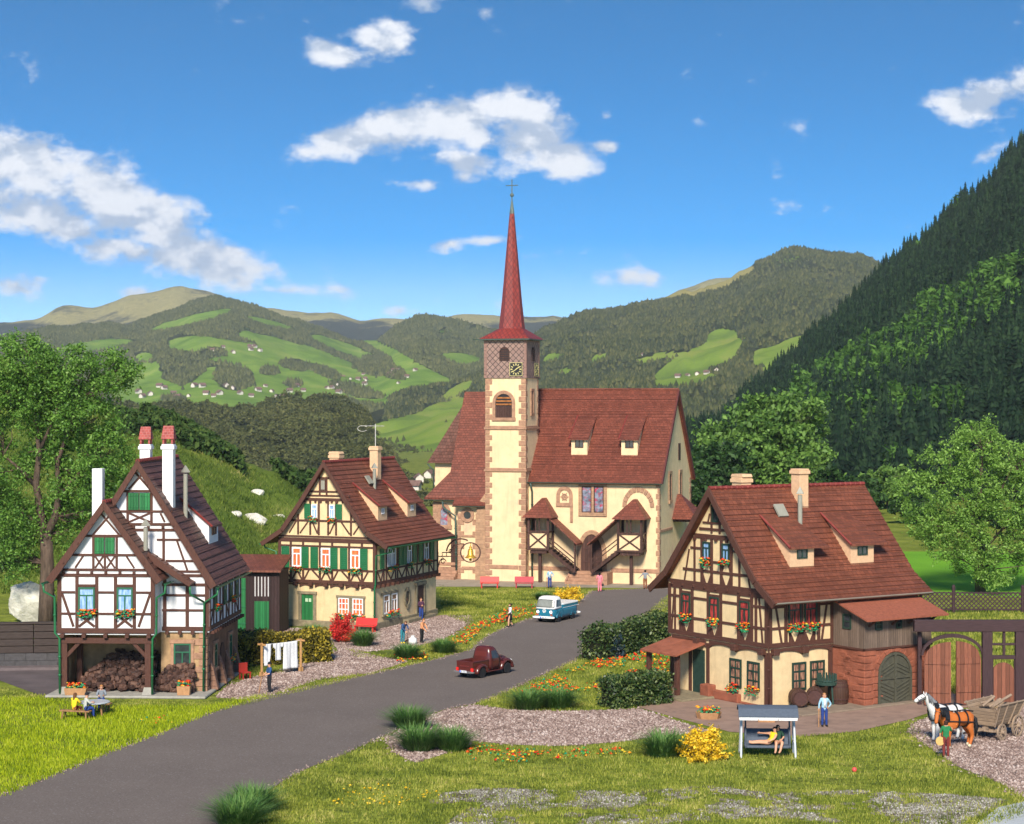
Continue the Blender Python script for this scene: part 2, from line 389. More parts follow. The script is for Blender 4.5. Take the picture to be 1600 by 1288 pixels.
REDCAP = brick_mat('red_cap_brick', (.30, .06, .05), .22, .16, (.55, .3, .28), .25, .5, .012)
REDBRICK = brick_mat('red_sandstone', (.30, .085, .045), .62, .34, (.17, .05, .03), .25, .8, .03)
REDPL = pm('red_sand_plaster', (.27, .086, .048), .3, 1.4, .9, .9, 5, bdist=.06)
BRST = brick_mat('brown_rubble', (.24, .125, .08), .7, .3, (.12, .06, .04), .3, .8, .03)
BROWNPL = pm('brown_plaster', (.20, .105, .06), .35, 1.5, .9, .7, 7)
GREYWOOD = wood_mat('weathered_planks', (.165, .115, .085), .35, plank=1, pw=.17)
CARTWOOD = wood_mat('cart_planks', (.30, .21, .14), .45, plank=1, vertical=False, pw=.19)
CARTP = wood_mat('cart_beam', (.30, .215, .15), .4)
GATEW = wood_mat('gate_planks', (.21, .075, .043), .3, plank=1, pw=.22)
DOORBR = wood_mat('brown_door', (.07, .032, .024), .4, plank=1, pw=.24)
DOORGR = pm('grey_green_door', (.075, .072, .05), .25, 5, .7, .4, 20)
GLASSD = pm('dark_glass', (.03, .035, .04), .5, 2, .12, 0, spec=.6)
BLUEGL = pm('blue_glass', (.11, .27, .48), .45, 2.4, .15, 0, spec=.5)
def curtain(name, a, bcol):
    if name in MATS: return MATS[name]
    m, nt, b = newmat(name); v = coords(nt, 'UV', (6, .9, 1)); f = noise(nt, v, 1.5, 4)
    L(nt, ramp(nt, f, [(.36, a), (.62, bcol)]), b.inputs['Base Color']); b.inputs['Roughness'].default_value = .25
    MATS[name] = m; return m
ORANGEC = curtain('orange_curtain', (.62, .07, .03), (.75, .22, .06))
REDC = curtain('red_curtain', (.02, .015, .018), (.55, .06, .05))
PINKC = curtain('amber_curtain', (.05, .03, .03), (.5, .26, .16))
LACE = curtain('blue_curtain', (.10, .25, .5), (.35, .5, .68))
STAINED = curtain('stained_glass', (.03, .03, .05), (.55, .12, .2))
STAINED2 = pm('leaded_glass', (.22, .2, .28), .9, 2.2, .2, .1, 8, spec=.6, stain=((.45, .03, .07), 2.6, .5), c2=(.35, .38, .48))
BLACK = paint('black', (.012, .012, .014), .45)
GOLD = pm('gold', (.75, .42, .06), .2, 5, .35, .1, 20, metal=.6)
GILT = paint('gilt_paint', (.6, .52, .22), .5)
IRON = pm('rusty_iron', (.07, .03, .025), .3, 8, .6, .3, 20)
TERRA = pm('terracotta', (.36, .12, .07), .25, 6, .8, .3, 20)
BOXT = pm('planter_wood', (.42, .22, .10), .2, 5, .75, .3, 20)
SLATE = tile_mat('slate_shingle', (.27, .155, .125), .42, .42)
def diamond_mat():
    m, nt, b = newmat('diamond_shingle'); v = coords(nt, 'UV', (1, 1, 1), (0, 0, R(45)))
    br = N(nt, 'ShaderNodeTexBrick'); br.offset = 0; br.inputs['Scale'].default_value = 1; br.inputs['Brick Width'].default_value = .4; br.inputs['Row Height'].default_value = .4
    br.inputs['Mortar Size'].default_value = .028; br.inputs['Mortar Smooth'].default_value = .1
    br.inputs['Color1'].default_value = (.30, .19, .15, 1); br.inputs['Color2'].default_value = (.24, .145, .12, 1); br.inputs['Mortar'].default_value = (.05, .03, .03, 1)
    L(nt, v, br.inputs[0]); L(nt, br.outputs[0], b.inputs['Base Color']); b.inputs['Roughness'].default_value = .7
    inv = N(nt, 'ShaderNodeMath', operation='SUBTRACT'); inv.inputs[0].default_value = 1; L(nt, br.outputs['Fac'], inv.inputs[1]); bump(nt, b, inv.outputs[0], .8, .03)
    return m
DIAM = diamond_mat()
def spire_mat():
    m, nt, b = newmat('spire_shingle'); v = coords(nt, 'UV', (1, .62, 1), (0, 0, R(45)))
    br = N(nt, 'ShaderNodeTexBrick'); br.offset = 0; br.inputs['Scale'].default_value = 1; br.inputs['Brick Width'].default_value = .3; br.inputs['Row Height'].default_value = .3
    br.inputs['Mortar Size'].default_value = .022; br.inputs['Mortar Smooth'].default_value = .2
    br.inputs['Color1'].default_value = (.27, .04, .028, 1); br.inputs['Color2'].default_value = (.2, .03, .022, 1); br.inputs['Mortar'].default_value = (.08, .012, .014, 1)
    L(nt, v, br.inputs[0]); L(nt, br.outputs[0], b.inputs['Base Color']); b.inputs['Roughness'].default_value = .5
    inv = N(nt, 'ShaderNodeMath', operation='SUBTRACT'); inv.inputs[0].default_value = 1; L(nt, br.outputs['Fac'], inv.inputs[1]); bump(nt, b, inv.outputs[0], .7, .03)
    return m
SPIREM = spire_mat()

# leaves, grass, stones
LEAF_A = island_mat('leaf_mid', [(.15, (.03, .08, .012)), (.42, (.10, .22, .03)), (.72, (.20, .36, .06)), (.95, (.17, .16, .06))], .5, .5, .3, .3)
LEAF_B = island_mat('leaf_light', [(.15, (.05, .11, .015)), (.45, (.17, .31, .045)), (.75, (.30, .48, .10)), (.96, (.22, .17, .07))], .5, .5, .3, .3)
LEAF_D = island_mat('leaf_dark', [(.2, (.010, .03, .008)), (.55, (.035, .085, .018)), (.85, (.085, .16, .04))], .55, .12, .25, .2)
LEAF_M = island_mat('leaf_meadow', [(.2, (.035, .085, .014)), (.5, (.11, .21, .035)), (.85, (.22, .36, .075))], .55, .08, .25, .2)
HEDGE_Y = island_mat('hedge_yellow', [(.2, (.015, .018, .004)), (.45, (.10, .085, .01)), (.7, (.42, .32, .03)), (.9, (.55, .45, .08))], .5, 1.5, .3, .15)
HEDGE_G = island_mat('hedge_green', [(.2, (.008, .022, .006)), (.5, (.035, .075, .015)), (.75, (.16, .20, .06)), (.92, (.3, .33, .12))], .45, 1.2, .35, .15)
SHRUB_B = island_mat('shrub_blue', [(.2, (.006, .016, .022)), (.8, (.03, .06, .075))], .4, 1.5, .4)
CONIFER = island_mat('conifer', [(.2, (.003, .009, .005)), (.5, (.009, .024, .011)), (.85, (.03, .058, .022))], .8, .03, .1)
BROADL = island_mat('slope_broadleaf', [(.2, (.02, .055, .012)), (.5, (.065, .15, .025)), (.85, (.15, .28, .055))], .8, .04, .1, .2)
TUFT = island_mat('tuft_blade', [(.15, (.025, .08, .015)), (.45, (.08, .19, .04)), (.75, (.18, .30, .07)), (.95, (.36, .34, .14))], .5, .8, .3, .2)
GRASSB = island_mat('grass_blade', [(.15, (.05, .08, .012)), (.4, (.17, .215, .026)), (.64, (.33, .355, .05)), (.9, (.54, .47, .15))], .6, .45, .2, .25, con=2.6)
GRASSN = island_mat('grass_fresh', [(.15, (.07, .13, .004)), (.42, (.28, .37, .01)), (.7, (.50, .56, .02)), (.95, (.7, .66, .13))], .55, .3, .2, .3)
PEBBLE = island_mat('pebble', [(.12, (.08, .052, .042)), (.4, (.24, .165, .14)), (.65, (.40, .30, .26)), (.92, (.70, .60, .55))], .85, .8, .2)
PEBBLEW = island_mat('pale_stone', [(.15, (.10, .09, .07)), (.5, (.27, .25, .21)), (.9, (.56, .54, .49))], .9, .8, .2)
FLOWER = island_mat('blossom', [(0, (.62, .03, .012)), (.17, (.75, .10, .015)), (.34, (.80, .33, .02)), (.46, (.78, .52, .04)), (.55, (.02, .26, .12)), (.68, (.06, .3, .06)), (.82, (.22, .30, .03))], .6, 30, .2, .1, True)
FLOWER.node_tree.nodes  # colours stay apart in steps
for n_ in FLOWER.node_tree.nodes:
    if n_.type == 'VALTORGB': n_.color_ramp.interpolation = 'CONSTANT'
YELLOWB = island_mat('yellow_blossom', [(.2, (.55, .30, .01)), (.5, (.85, .56, .02)), (.85, (.95, .74, .10))], .6, 2, .2, .2)
REDB = island_mat('red_blossom', [(.2, (.35, .012, .015)), (.55, (.72, .035, .03)), (.9, (.85, .12, .08))], .6, 2, .2, .2)
BARK = pm('bark', (.11, .075, .055), .5, 2, .95, 1, 9, stretch=(3, 3, .6), bdist=.08)
LOG = island_mat('fire_log', [(.2, (.02, .010, .008)), (.55, (.075, .036, .026)), (.78, (.15, .08, .055)), (.92, (.32, .2, .14))], .7, .8, .3)
ROCK = pm('pale_rock', (.6, .57, .49), .35, .9, .95, 1, 3, bdist=.12, stain=((.14, .13, .07), 1.1, .58))

# ------------------------------------------------------------------ ground sheet, road, gravel
def vnoise(x, y, seed=0):
    """smooth value noise on numpy arrays"""
    xi, yi = np.floor(x), np.floor(y); xf, yf = x - xi, y - yi
    def h(a, b): 
        s = np.sin(a * 127.1 + b * 311.7 + seed * 74.7) * 43758.5453; return s - np.floor(s)
    u, v = xf * xf * (3 - 2 * xf), yf * yf * (3 - 2 * yf)
    return (h(xi, yi) * (1 - u) + h(xi + 1, yi) * u) * (1 - v) + (h(xi, yi + 1) * (1 - u) + h(xi + 1, yi + 1) * u) * v
def fbm(x, y, seed=0, o=4):
    t, a = 0, .5
    for i in range(o): t = t + a * vnoise(x * 2 ** i, y * 2 ** i, seed + i); a *= .5
    return t
def sstep(x, a, b):
    t = np.clip((x - a) / (b - a), 0, 1); return t * t * (3 - 2 * t)

def grass_mat(name, stops, big, far=None):
    m, nt, b = newmat(name); o = coords(nt, 'Object')
    f1 = noise(nt, o, big, 5, .6); f2 = noise(nt, o, 6, 5, .7)
    f = N(nt, 'ShaderNodeMath', operation='MULTIPLY_ADD'); L(nt, f2, f.inputs[0]); f.inputs[1].default_value = .5
    h = N(nt, 'ShaderNodeMath', operation='MULTIPLY'); L(nt, f1, h.inputs[0]); h.inputs[1].default_value = .5; L(nt, h.outputs[0], f.inputs[2])
    col = ramp(nt, f.outputs[0], stops)
    if far:
        at = N(nt, 'ShaderNodeAttribute', attribute_name='cover'); 
        fn = noise(nt, o, far[0], 6, .65); sm = N(nt, 'ShaderNodeMath', operation='MULTIPLY_ADD'); L(nt, fn, sm.inputs[0]); sm.inputs[1].default_value = far[1]; L(nt, at.outputs['Fac'], sm.inputs[2])
        mask = ramp(nt, sm.outputs[0], [(.5 + far[1] * .5 - .06, 0), (.5 + far[1] * .5 + .06, 1)])
        ff = noise(nt, o, far[2], 4, .7)
        col = mix(nt, mask, col, ramp(nt, ff, [(.3, far[3]), (.7, far[4])]))
        bump(nt, b, ff, .8, far[5])
    else: bump(nt, b, f2, .6, .06)
    L(nt, col, b.inputs['Base Color']); b.inputs['Roughness'].default_value = .95; b.inputs['Specular IOR Level'].default_value = .1
    return m

def fan_grid(name, pxs, Ys, zfn, mat, cover=None):
    P, Q = np.meshgrid(np.asarray(pxs, float), np.asarray(Ys, float))
    X = (P - 800) / FPX * Q; Z = zfn(P, X, Q); nx, ny = len(pxs), len(Ys)
    V = np.stack([X, Q, Z], -1).reshape(-1, 3)
    i = np.arange(nx * (ny - 1)).reshape(ny - 1, nx)[:, :-1].ravel()
    F = np.stack([i, i + 1, i + nx + 1, i + nx], 1)
    o = mesh_np(name, V, F, mat, smooth=True)
    if cover is not None:
        a = o.data.attributes.new('cover', 'FLOAT', 'POINT'); a.data.foreach_set('value', cover(P, X, Q, Z).astype('f').ravel())
    return o

GROUND = grass_mat('ground_grass', [(.3, (.06, .085, .012)), (.46, (.14, .175, .022)), (.6, (.24, .26, .04)), (.75, (.32, .26, .10))], .25,
                   (.02, .5, .15, (.008, .022, .010), (.03, .06, .02), 2.0))
def zg(P, X, Y):
    z = -22 * sstep(Y, 260, 700) * sstep(-X / np.maximum(Y, 1), -.08, -.02)
    return z + (fbm(X * .01, Y * .01, 3) - .5) * 8 * sstep(Y, 300, 900)
def cg(P, X, Y, Z):
    c = (fbm(X * .02, Y * .006, 9, 4) - .5) * 2.0 - .12
    return np.where(Y < 240, -1, np.clip(c, -.2, 1.2))
tag(fan_grid('ground', np.arange(-2600, 4300, 40), np.concatenate([np.geomspace(12, 150, 14), np.geomspace(160, 9000, 90)]), zg, GROUND, cg),
    'flat grassy ground with fields reaching to the mountains', 'ground', kind='structure')

def sheet(name, pix, z, mat, label, kind='structure', sub=None):
    """flat surface with the outline surveyed from the photograph"""
    pts = [G(x, y) for x, y in pix]
    bm = bmesh.new(); vs = [bm.verts.new((p.x, p.y, z)) for p in pts]; bm.faces.new(vs); bmesh.ops.triangulate(bm, faces=bm.faces)
    me = bpy.data.meshes.new(name); bm.to_mesh(me); bm.free(); me.materials.append(mat); auto_uv(me)
    o = bpy.data.objects.new(name, me); COL.objects.link(o); return tag(o, label, name.replace('_', ' '), kind=kind)
def asphalt():
    m, nt, b = newmat('asphalt'); o = coords(nt, 'Object')
    f = noise(nt, o, .25, 4); g = noise(nt, o, 14, 3, .7)
    vo = N(nt, 'ShaderNodeTexVoronoi'); vo.inputs['Scale'].default_value = 16; L(nt, o, vo.inputs[0])
    col = mix(nt, .5, ramp(nt, f, [(.3, (.128, .104, .091)), (.7, (.165, .135, .119))]), ramp(nt, g, [(.3, (.075, .06, .053)), (.7, (.235, .193, .172))]))
    wn = N(nt, 'ShaderNodeTexWhiteNoise', noise_dimensions='3D'); L(nt, vo.outputs['Position'], wn.inputs[0])
    col = mix(nt, ramp(nt, wn.outputs[0], [(.95, 0), (.99, .3)]), col, (.36, .34, .34))
    L(nt, col, b.inputs['Base Color']); b.inputs['Roughness'].default_value = .9; b.inputs['Specular IOR Level'].default_value = .2
    bump(nt, b, g, .5, .02); return m
ASPH = asphalt()
ROAD_PIX = [(-60, 1262), (0, 1243), (80, 1212), (160, 1180), (240, 1150), (330, 1112), (420, 1088), (500, 1070), (560, 1058), (620, 1045), (660, 1036), (700, 1026), (735, 1016), (752, 1000), (770, 990), (800, 977), (835, 965), (880, 957), (900, 945), (915, 932), (925, 924), (960, 922), (1000, 921), (1045, 920), (1060, 925),
            (1050, 945), (1005, 962), (960, 985), (928, 1015), (900, 1032), (840, 1058), (790, 1082), (740, 1100), (690, 1110), (640, 1128), (600, 1150), (540, 1178), (470, 1205), (420, 1235), (380, 1262), (345, 1300), (330, 1330), (-200, 1340)]
sheet('road', ROAD_PIX, .02, ASPH, 'dark grey asphalt road curving up to the church')
YARD = pm('yard_tar', (.11, .085, .085), .25, .6, .9, .5, 20)
sheet('yard', [(-80, 1040), (100, 1038), (180, 1080), (130, 1092), (60, 1086), (0, 1064), (-80, 1062)], .014, YARD, 'dark tarred yard beside the white house')
PATHM = pm('path_paving', (.29, .19, .145), .22, 1.2, .9, .5, 22, stain=((.14, .1, .085), .6, .6))
sheet('path', [(985, 1102), (1040, 1094), (1200, 1086), (1460, 1085), (1640, 1060), (1640, 1098), (1560, 1104), (1470, 1108), (1420, 1125), (1340, 1143), (1250, 1152), (1140, 1144), (1060, 1123)], .016, PATHM, 'reddish brown path running along the cream house to the gate')
FORE = pm('churchyard_paving', (.30, .25, .19), .2, 1, .9, .5, 20)
sheet('forecourt', [(668, 917), (780, 917), (1060, 920), (1100, 905), (660, 905)], .012, FORE, 'narrow stone strip along the foot of the church')
tag(sheet('verge_road', [(1560, 1262), (1660, 1240), (1660, 1330), (1480, 1330), (1530, 1285)], .02, pm('pale_concrete', (.42, .44, .45), .12, .8, .9, .4, 30), 'pale concrete track cutting the near corner'), cat='track')

# ------------------------------------------------------------------ scattering helpers
def in_poly(px, py, poly):
    ins = np.zeros(len(px), bool); n = len(poly)
    for i in range(n):
        x1, y1 = poly[i]; x2, y2 = poly[(i + 1) % n]
        if y1 == y2: continue
        c = ((y1 > py) != (y2 > py)) & (px < (x2 - x1) * (py - y1) / (y2 - y1) + x1); ins ^= c
    return ins
def scatter(pix, dens, excl=()):
    pts = np.array([G(x, y)[:2] for x, y in pix]); lo, hi = pts.min(0), pts.max(0)
    n = int((hi - lo).prod() * dens); xy = rng.random((n, 2)) * (hi - lo) + lo
    k = in_poly(xy[:, 0], xy[:, 1], [tuple(p) for p in pts])
    for e in excl:
        k &= ~in_poly(xy[:, 0], xy[:, 1], [tuple(G(x, y)[:2]) for x, y in e])
    return xy[k]
def blades(xy, h, w, z0=0.0, lean=.6, zf=None):
    n = len(xy); a = rng.random(n) * 6.283; d = np.stack([np.cos(a), np.sin(a)], 1) * (w / 2); hh = h * (.5 + rng.random(n)); b = rng.random(n) * 6.283
    ln = (rng.random(n) * lean) * hh; z = np.full(n, z0) if zf is None else zf
    V = np.empty((n, 3, 3)); V[:, 0, :2] = xy + d; V[:, 1, :2] = xy - d; V[:, 2, :2] = xy + np.stack([np.cos(b), np.sin(b)], 1) * ln[:, None]
    V[:, 0, 2] = z; V[:, 1, 2] = z; V[:, 2, 2] = z + hh
    return V.reshape(-1, 3), np.arange(n * 3).reshape(-1, 3)
def stones(xy, r, z0=.01):
    """small faceted stones (octahedra knocked out of shape)"""
    n = len(xy); base = np.array([(1, 0, 0), (0, 1, 0), (-1, 0, 0), (0, -1, 0), (0, 0, 1), (0, 0, -.5)], float)
    s = r * (.5 + rng.random((n, 1, 1)) ** 2 * 1.3); V = base[None] * s * (.7 + .6 * rng.random((n, 6, 3))); a = rng.random(n) * 6.283
    c, si = np.cos(a)[:, None], np.sin(a)[:, None]; X = V[..., 0] * c - V[..., 1] * si; Y = V[..., 0] * si + V[..., 1] * c
    V = np.stack([X + xy[:, :1], Y + xy[:, 1:2], V[..., 2] * .7 + z0], -1)
    f = np.array([(0, 1, 4), (1, 2, 4), (2, 3, 4), (3, 0, 4), (1, 0, 5), (2, 1, 5), (3, 2, 5), (0, 3, 5)])
    return V.reshape(-1, 3), (f[None] + (np.arange(n) * 6)[:, None, None]).reshape(-1, 3)
def leaf_quads(C, size, flat=0.0):
    """little leaf-shaped quads with random orientation at points C"""
    n = len(C); a = rng.normal(size=(n, 3)); a /= np.linalg.norm(a, axis=1)[:, None]; b = rng.normal(size=(n, 3)); b[:, 2] *= (1 - flat)
    b -= (a * b).sum(1)[:, None] * a; b /= np.linalg.norm(b, axis=1)[:, None] + 1e-9
    s = (size * (.6 + .8 * rng.random(n)))[:, None]
    V = np.stack([C - a * s, C + b * s * .55, C + a * s, C - b * s * .55], 1)
    return V.reshape(-1, 3), np.arange(n * 4).reshape(-1, 4)

# gravel: ground sheet plus thousands of stones
GRAVELM = pm('gravel_bed', (.19, .145, .125), .45, 7, .95, .8, 16)
GRAVEL = {
 'mid': [(338, 1090), (350, 1076), (390, 1060), (440, 1050), (478, 1034), (528, 1018), (520, 1000), (440, 992), (366, 994), (366, 984), (440, 982), (590, 984), (690, 962), (738, 962), (735, 974), (712, 987), (690, 1000), (640, 1013), (596, 1016), (560, 1020), (600, 1028), (638, 1034), (580, 1052), (500, 1062), (430, 1084), (385, 1094)],
 'right': [(690, 1112), (740, 1102), (800, 1110), (880, 1112), (950, 1110), (1000, 1108), (1050, 1125), (1110, 1143), (1040, 1150), (960, 1160), (880, 1166), (800, 1164), (740, 1158), (690, 1180), (650, 1192), (618, 1178), (600, 1155), (640, 1132)],
 'yard': [(1425, 1130), (1480, 1112), (1560, 1106), (1660, 1100), (1760, 1110), (1800, 1180), (1740, 1250), (1660, 1258), (1600, 1245), (1560, 1222), (1500, 1200), (1455, 1170), (1420, 1145)],
}
GL = {'mid': 'pinkish gravel with loose pale stones between the cream house and the road', 'right': 'bed of pinkish gravel between the road and the swing lawn', 'yard': 'grey brown gravel yard under the horse cart'}
for k, pix in GRAVEL.items():
    sheet('gravel_bed', pix, .01, GRAVELM, GL[k])
    xy = scatter(pix, 150); j = rng.random(len(xy)) < .22; xy[j] += rng.normal(size=(j.sum(), 2)) * .3; V, F = stones(xy, .068)
    tag(mesh_np('gravel', V, F, PEBBLE), 'loose small stones, ' + GL[k][:60], 'gravel', kind='stuff')
# pale stony strip along the front edge
STONY = [(690, 1240), (760, 1232), (900, 1236), (1000, 1238), (1100, 1228), (1200, 1240), (1340, 1236), (1480, 1242), (1570, 1250), (1480, 1300), (1200, 1275), (1100, 1282), (900, 1300), (690, 1300), (720, 1268), (680, 1252)]
xy = scatter(STONY, 190); k = (fbm(xy[:, 0] * .5, xy[:, 1] * .35, 4) * .6 + fbm(xy[:, 0] * 2.3, xy[:, 1] * 1.6, 5) * .4 - .41) * 5 > rng.random(len(xy)); V, F = stones(xy[k], .045)
C6 = rng.random((len(xy), 1)); kk = k & (rng.random(len(xy)) < .30); c6 = xy[kk]; n6 = len(c6); an = np.linspace(0, 6.283, 8)[:-1]
r6 = (.12 + .25 * rng.random((n6, 1))) * (.6 + .7 * rng.random((n6, 7))); P6 = np.stack([c6[:, :1] + r6 * np.cos(an), c6[:, 1:] + r6 * np.sin(an), np.repeat(.006 + .008 * rng.random((n6, 1)), 7, 1)], -1).reshape(-1, 3)
tag(mesh_np('bare_soil', P6, np.arange(n6 * 7).reshape(-1, 7), island_mat('soil', [(.2, (.10, .08, .055)), (.5, (.20, .17, .125)), (.85, (.33, .30, .24))], .95, .8, .1)), 'worn sandy soil between the grass of the near verge', 'soil', kind='stuff')
E6 = []
for (x0_, y0_), (x1_, y1_) in zip(ROAD_PIX, ROAD_PIX[1:]):
    a6, b6 = G(x0_, y0_), G(x1_, y1_); E6 += [tuple((a6.lerp(b6, q))[:2]) for q in rng.random(int((b6 - a6).length * 26))]
E6 = np.array(E6) + rng.normal(size=(len(E6), 2)) * .17; V6, F6 = stones(E6, .035, .022)
tag(mesh_np('grit', V6, F6, PEBBLE), 'loose grit along both edges of the asphalt road', 'grit', kind='stuff')
tag(mesh_np('rubble', V, F, PEBBLEW), 'whitish broken stones strewn through the grass of the near verge', 'rubble', kind='stuff')
# grass: lawns of short blades
NEARL = [(-60, 1090), (60, 1092), (160, 1105), (330, 1104), (420, 1086), (330, 1115), (240, 1152), (160, 1182), (80, 1214), (0, 1246), (-60, 1264)]
LAWN2 = [(-60, 1066), (60, 1086), (150, 1094), (330, 1096), (420, 1084), (560, 1056), (640, 1040), (330, 1115), (100, 1110), (-60, 1095)]
FRONT = [(345, 1300), (380, 1262), (420, 1236), (470, 1207), (540, 1180), (600, 1152), (618, 1180), (650, 1194), (690, 1182), (740, 1160), (800, 1166), (880, 1168), (960, 1162), (1040, 1152), (1110, 1145), (1200, 1154), (1340, 1145), (1425, 1128), (1455, 1172), (1500, 1202), (1560, 1224), (1640, 1262), (1480, 1310)]
BANK = [(690, 920), (780, 922), (900, 922), (925, 923), (900, 943), (880, 955), (835, 963), (800, 975), (765, 990), (735, 1005), (730, 975), (690, 960)]
VERGER = [(1045, 930), (1005, 964), (960, 988), (928, 1018), (840, 1060), (740, 1101), (800, 1109), (880, 1111), (1000, 1106), (1045, 1092)]
VERGEL = [(540, 1014), (600, 1024), (640, 1012), (700, 1000), (745, 985), (752, 1000), (735, 1016), (660, 1035), (560, 1056), (440, 1082), (420, 1086), (500, 1060), (580, 1052), (640, 1034), (560, 1028)]
BACKG = [(1440, 1085), (1445, 960), (1640, 955), (1640, 1085)]
MEADOWB = [(1380, 926), (1384, 862), (1640, 862), (1640, 935)]
BYHED = [(340, 1075), (385, 1040), (470, 1040), (440, 1052), (385, 1062)]
def grass_patch(pix, dens, h, w, mat, label, excl=()):
    xy = scatter(pix, dens, excl)
    th = fbm(xy[:, 0] * .55 + 9, xy[:, 1] * .3, 14); xy = xy[(th < .56) | (rng.random(len(xy)) < .45)]
    if pix is FRONT: xy = xy[~((fbm(xy[:, 0] * .5, xy[:, 1] * .35, 4) * .6 + fbm(xy[:, 0] * 2.3, xy[:, 1] * 1.6, 5) * .4 > .47) & in_poly(xy[:, 0], xy[:, 1], [tuple(G(a, b)[:2]) for a, b in STONY]) & (rng.random(len(xy)) < .75))]
    xy = xy + rng.normal(size=xy.shape) * .14; V, F = blades(xy, h, w); tag(mesh_np('grass', V, F, mat), label, 'grass', kind='stuff')
grass_patch(NEARL, 190, .16, .05, GRASSN, 'bright yellow green long grass on the near lawn beside the road')
grass_patch(LAWN2, 150, .09, .045, GRASSB, 'short mossy grass in front of the white house')
grass_patch(FRONT, 150, .12, .045, GRASSB, 'yellowish grass of the front lawn below the swing')
grass_patch(BANK, 110, .13, .06, GRASSB, 'grass bank between the church and the road')
grass_patch(VERGER, 110, .12, .05, GRASSB, 'grass verge between the road and the cream house with the porch')
grass_patch(VERGEL, 120, .10, .05, GRASSB, 'narrow grass verge on the gravel side of the road')
grass_patch(BACKG, 40, .2, .07, GRASSB, 'rough grass behind the dark gate')
sheet('meadow', MEADOWB, .006, grass_mat('bright_meadow', [(.3, (.09, .24, .015)), (.7, (.2, .42, .03))], .1), 'bright green mown meadow behind the lattice fence'); grass_patch(BYHED, 110, .1, .05, GRASSB, 'patch of grass under the washing line')
# flowers in the verges
def flowers(pix, dens, r, label, mat=FLOWER, z=.1):
    xy = scatter(pix, dens); k = fbm(xy[:, 0] * .8, xy[:, 1] * .6, 8) > .42; xy = xy[k]
    V, F = stones(xy, r, z + 0 * r); V[:, 2] += np.repeat(rng.random(len(xy)) * .12, 6)
    tag(mesh_np('flowers', V, F, mat), label, 'flowers', kind='stuff')
flowers([(905, 1045), (960, 1020), (1045, 1010), (1045, 1052), (960, 1055), (945, 1080), (880, 1085), (800, 1092), (840, 1070)], 34, .075, 'red, orange and yellow flowers in the grass on the house side of the road')
flowers([(690, 1010), (725, 985), (790, 955), (840, 948), (850, 960), (800, 970), (755, 985), (730, 1008)], 40, .075, 'strip of red and orange flowers along the church side of the road')
flowers([(725, 1170), (790, 1166), (840, 1176), (960, 1168), (1000, 1180), (860, 1192), (740, 1196)], 24, .065, 'scattered red and green flowers in the lawn by the gravel bed')
flowers([(215, 1125), (265, 1122), (270, 1134), (220, 1136)], 8, .06, 'few tiny red flowers in the lawn before the white house')
flowers([(500, 1235), (640, 1225), (690, 1245), (640, 1262), (520, 1262)], 9, .05, 'small yellow wild flowers in the near grass', YELLOWB, .08)
# ------------------------------------------------------------------ mountains and woods
class Slope:
    """terrain rising from a foot line at distance Y0 to a ridge at distance Y1"""
    def __init__(s, sil, Y0, Y1, z0, amp=0, ease=1.0, seed=1, y1b=None):
        s.sx = np.array([p[0] for p in sil], float); s.sy = np.array([p[1] for p in sil], float)
        s.Y0, s.Y1, s.z0, s.amp, s.ease, s.seed = Y0, Y1, z0, amp, ease, seed
    def at(s, P, t):
        Y = s.Y0 + (s.Y1 - s.Y0) * t
        zr = CAMH + (HZ - np.interp(P, s.sx, s.sy)) / FPX * s.Y1
        zr = zr + (fbm(P * .03, P * 0 + .5, s.seed + 9, 4) - .47) * s.amp * .35
        tt = np.clip(t, 0, 1); z = s.z0 + (zr - s.z0) * tt ** s.ease
        X = (P - 800) / FPX * Y
        k = 60.0 / (s.Y1 - s.Y0 + 1) * 8
        z = z + (fbm(X * k / 40, Y * k / 60, s.seed) - .47) * s.amp * np.sin(np.pi * np.clip(t, 0, 1)) ** .7
        z = z - np.clip(t - 1, 0, 9) * abs(s.Y1 - s.Y0) * .45
        return X, Y, z
    def mesh(s, name, p0, p1, nx, nt, mat, cover, label, cat):
        P, T = np.meshgrid(np.linspace(p0, p1, nx), np.concatenate([np.linspace(0, 1, nt), [1.06, 1.2, 1.4]]))
        X, Y, Z = s.at(P, T); ny = T.shape[0]
        V = np.stack([X, Y, Z], -1).reshape(-1, 3); i = np.arange(nx * (ny - 1)).reshape(ny - 1, nx)[:, :-1].ravel()
        o = mesh_np(name, V, np.stack([i, i + 1, i + nx + 1, i + nx], 1), mat, smooth=True)
        Q = HZ - (Z - CAMH) / Y * FPX
        if cover is not None:
            a = o.data.attributes.new('cover', 'FLOAT', 'POINT'); a.data.foreach_set('value', cover(P, Q, T).astype('f').ravel())
        return tag(o, label, cat, kind='structure')
    def find(s, px, py):
        """ground point that the photograph shows at px, py"""
        t = np.linspace(0, 1, 400); X, Y, Z = s.at(np.full(400, float(px)), t); q = HZ - (Z - CAMH) / Y * FPX
        i = int(np.argmin(abs(q - py))); return Vector((X[i], Y[i], Z[i]))

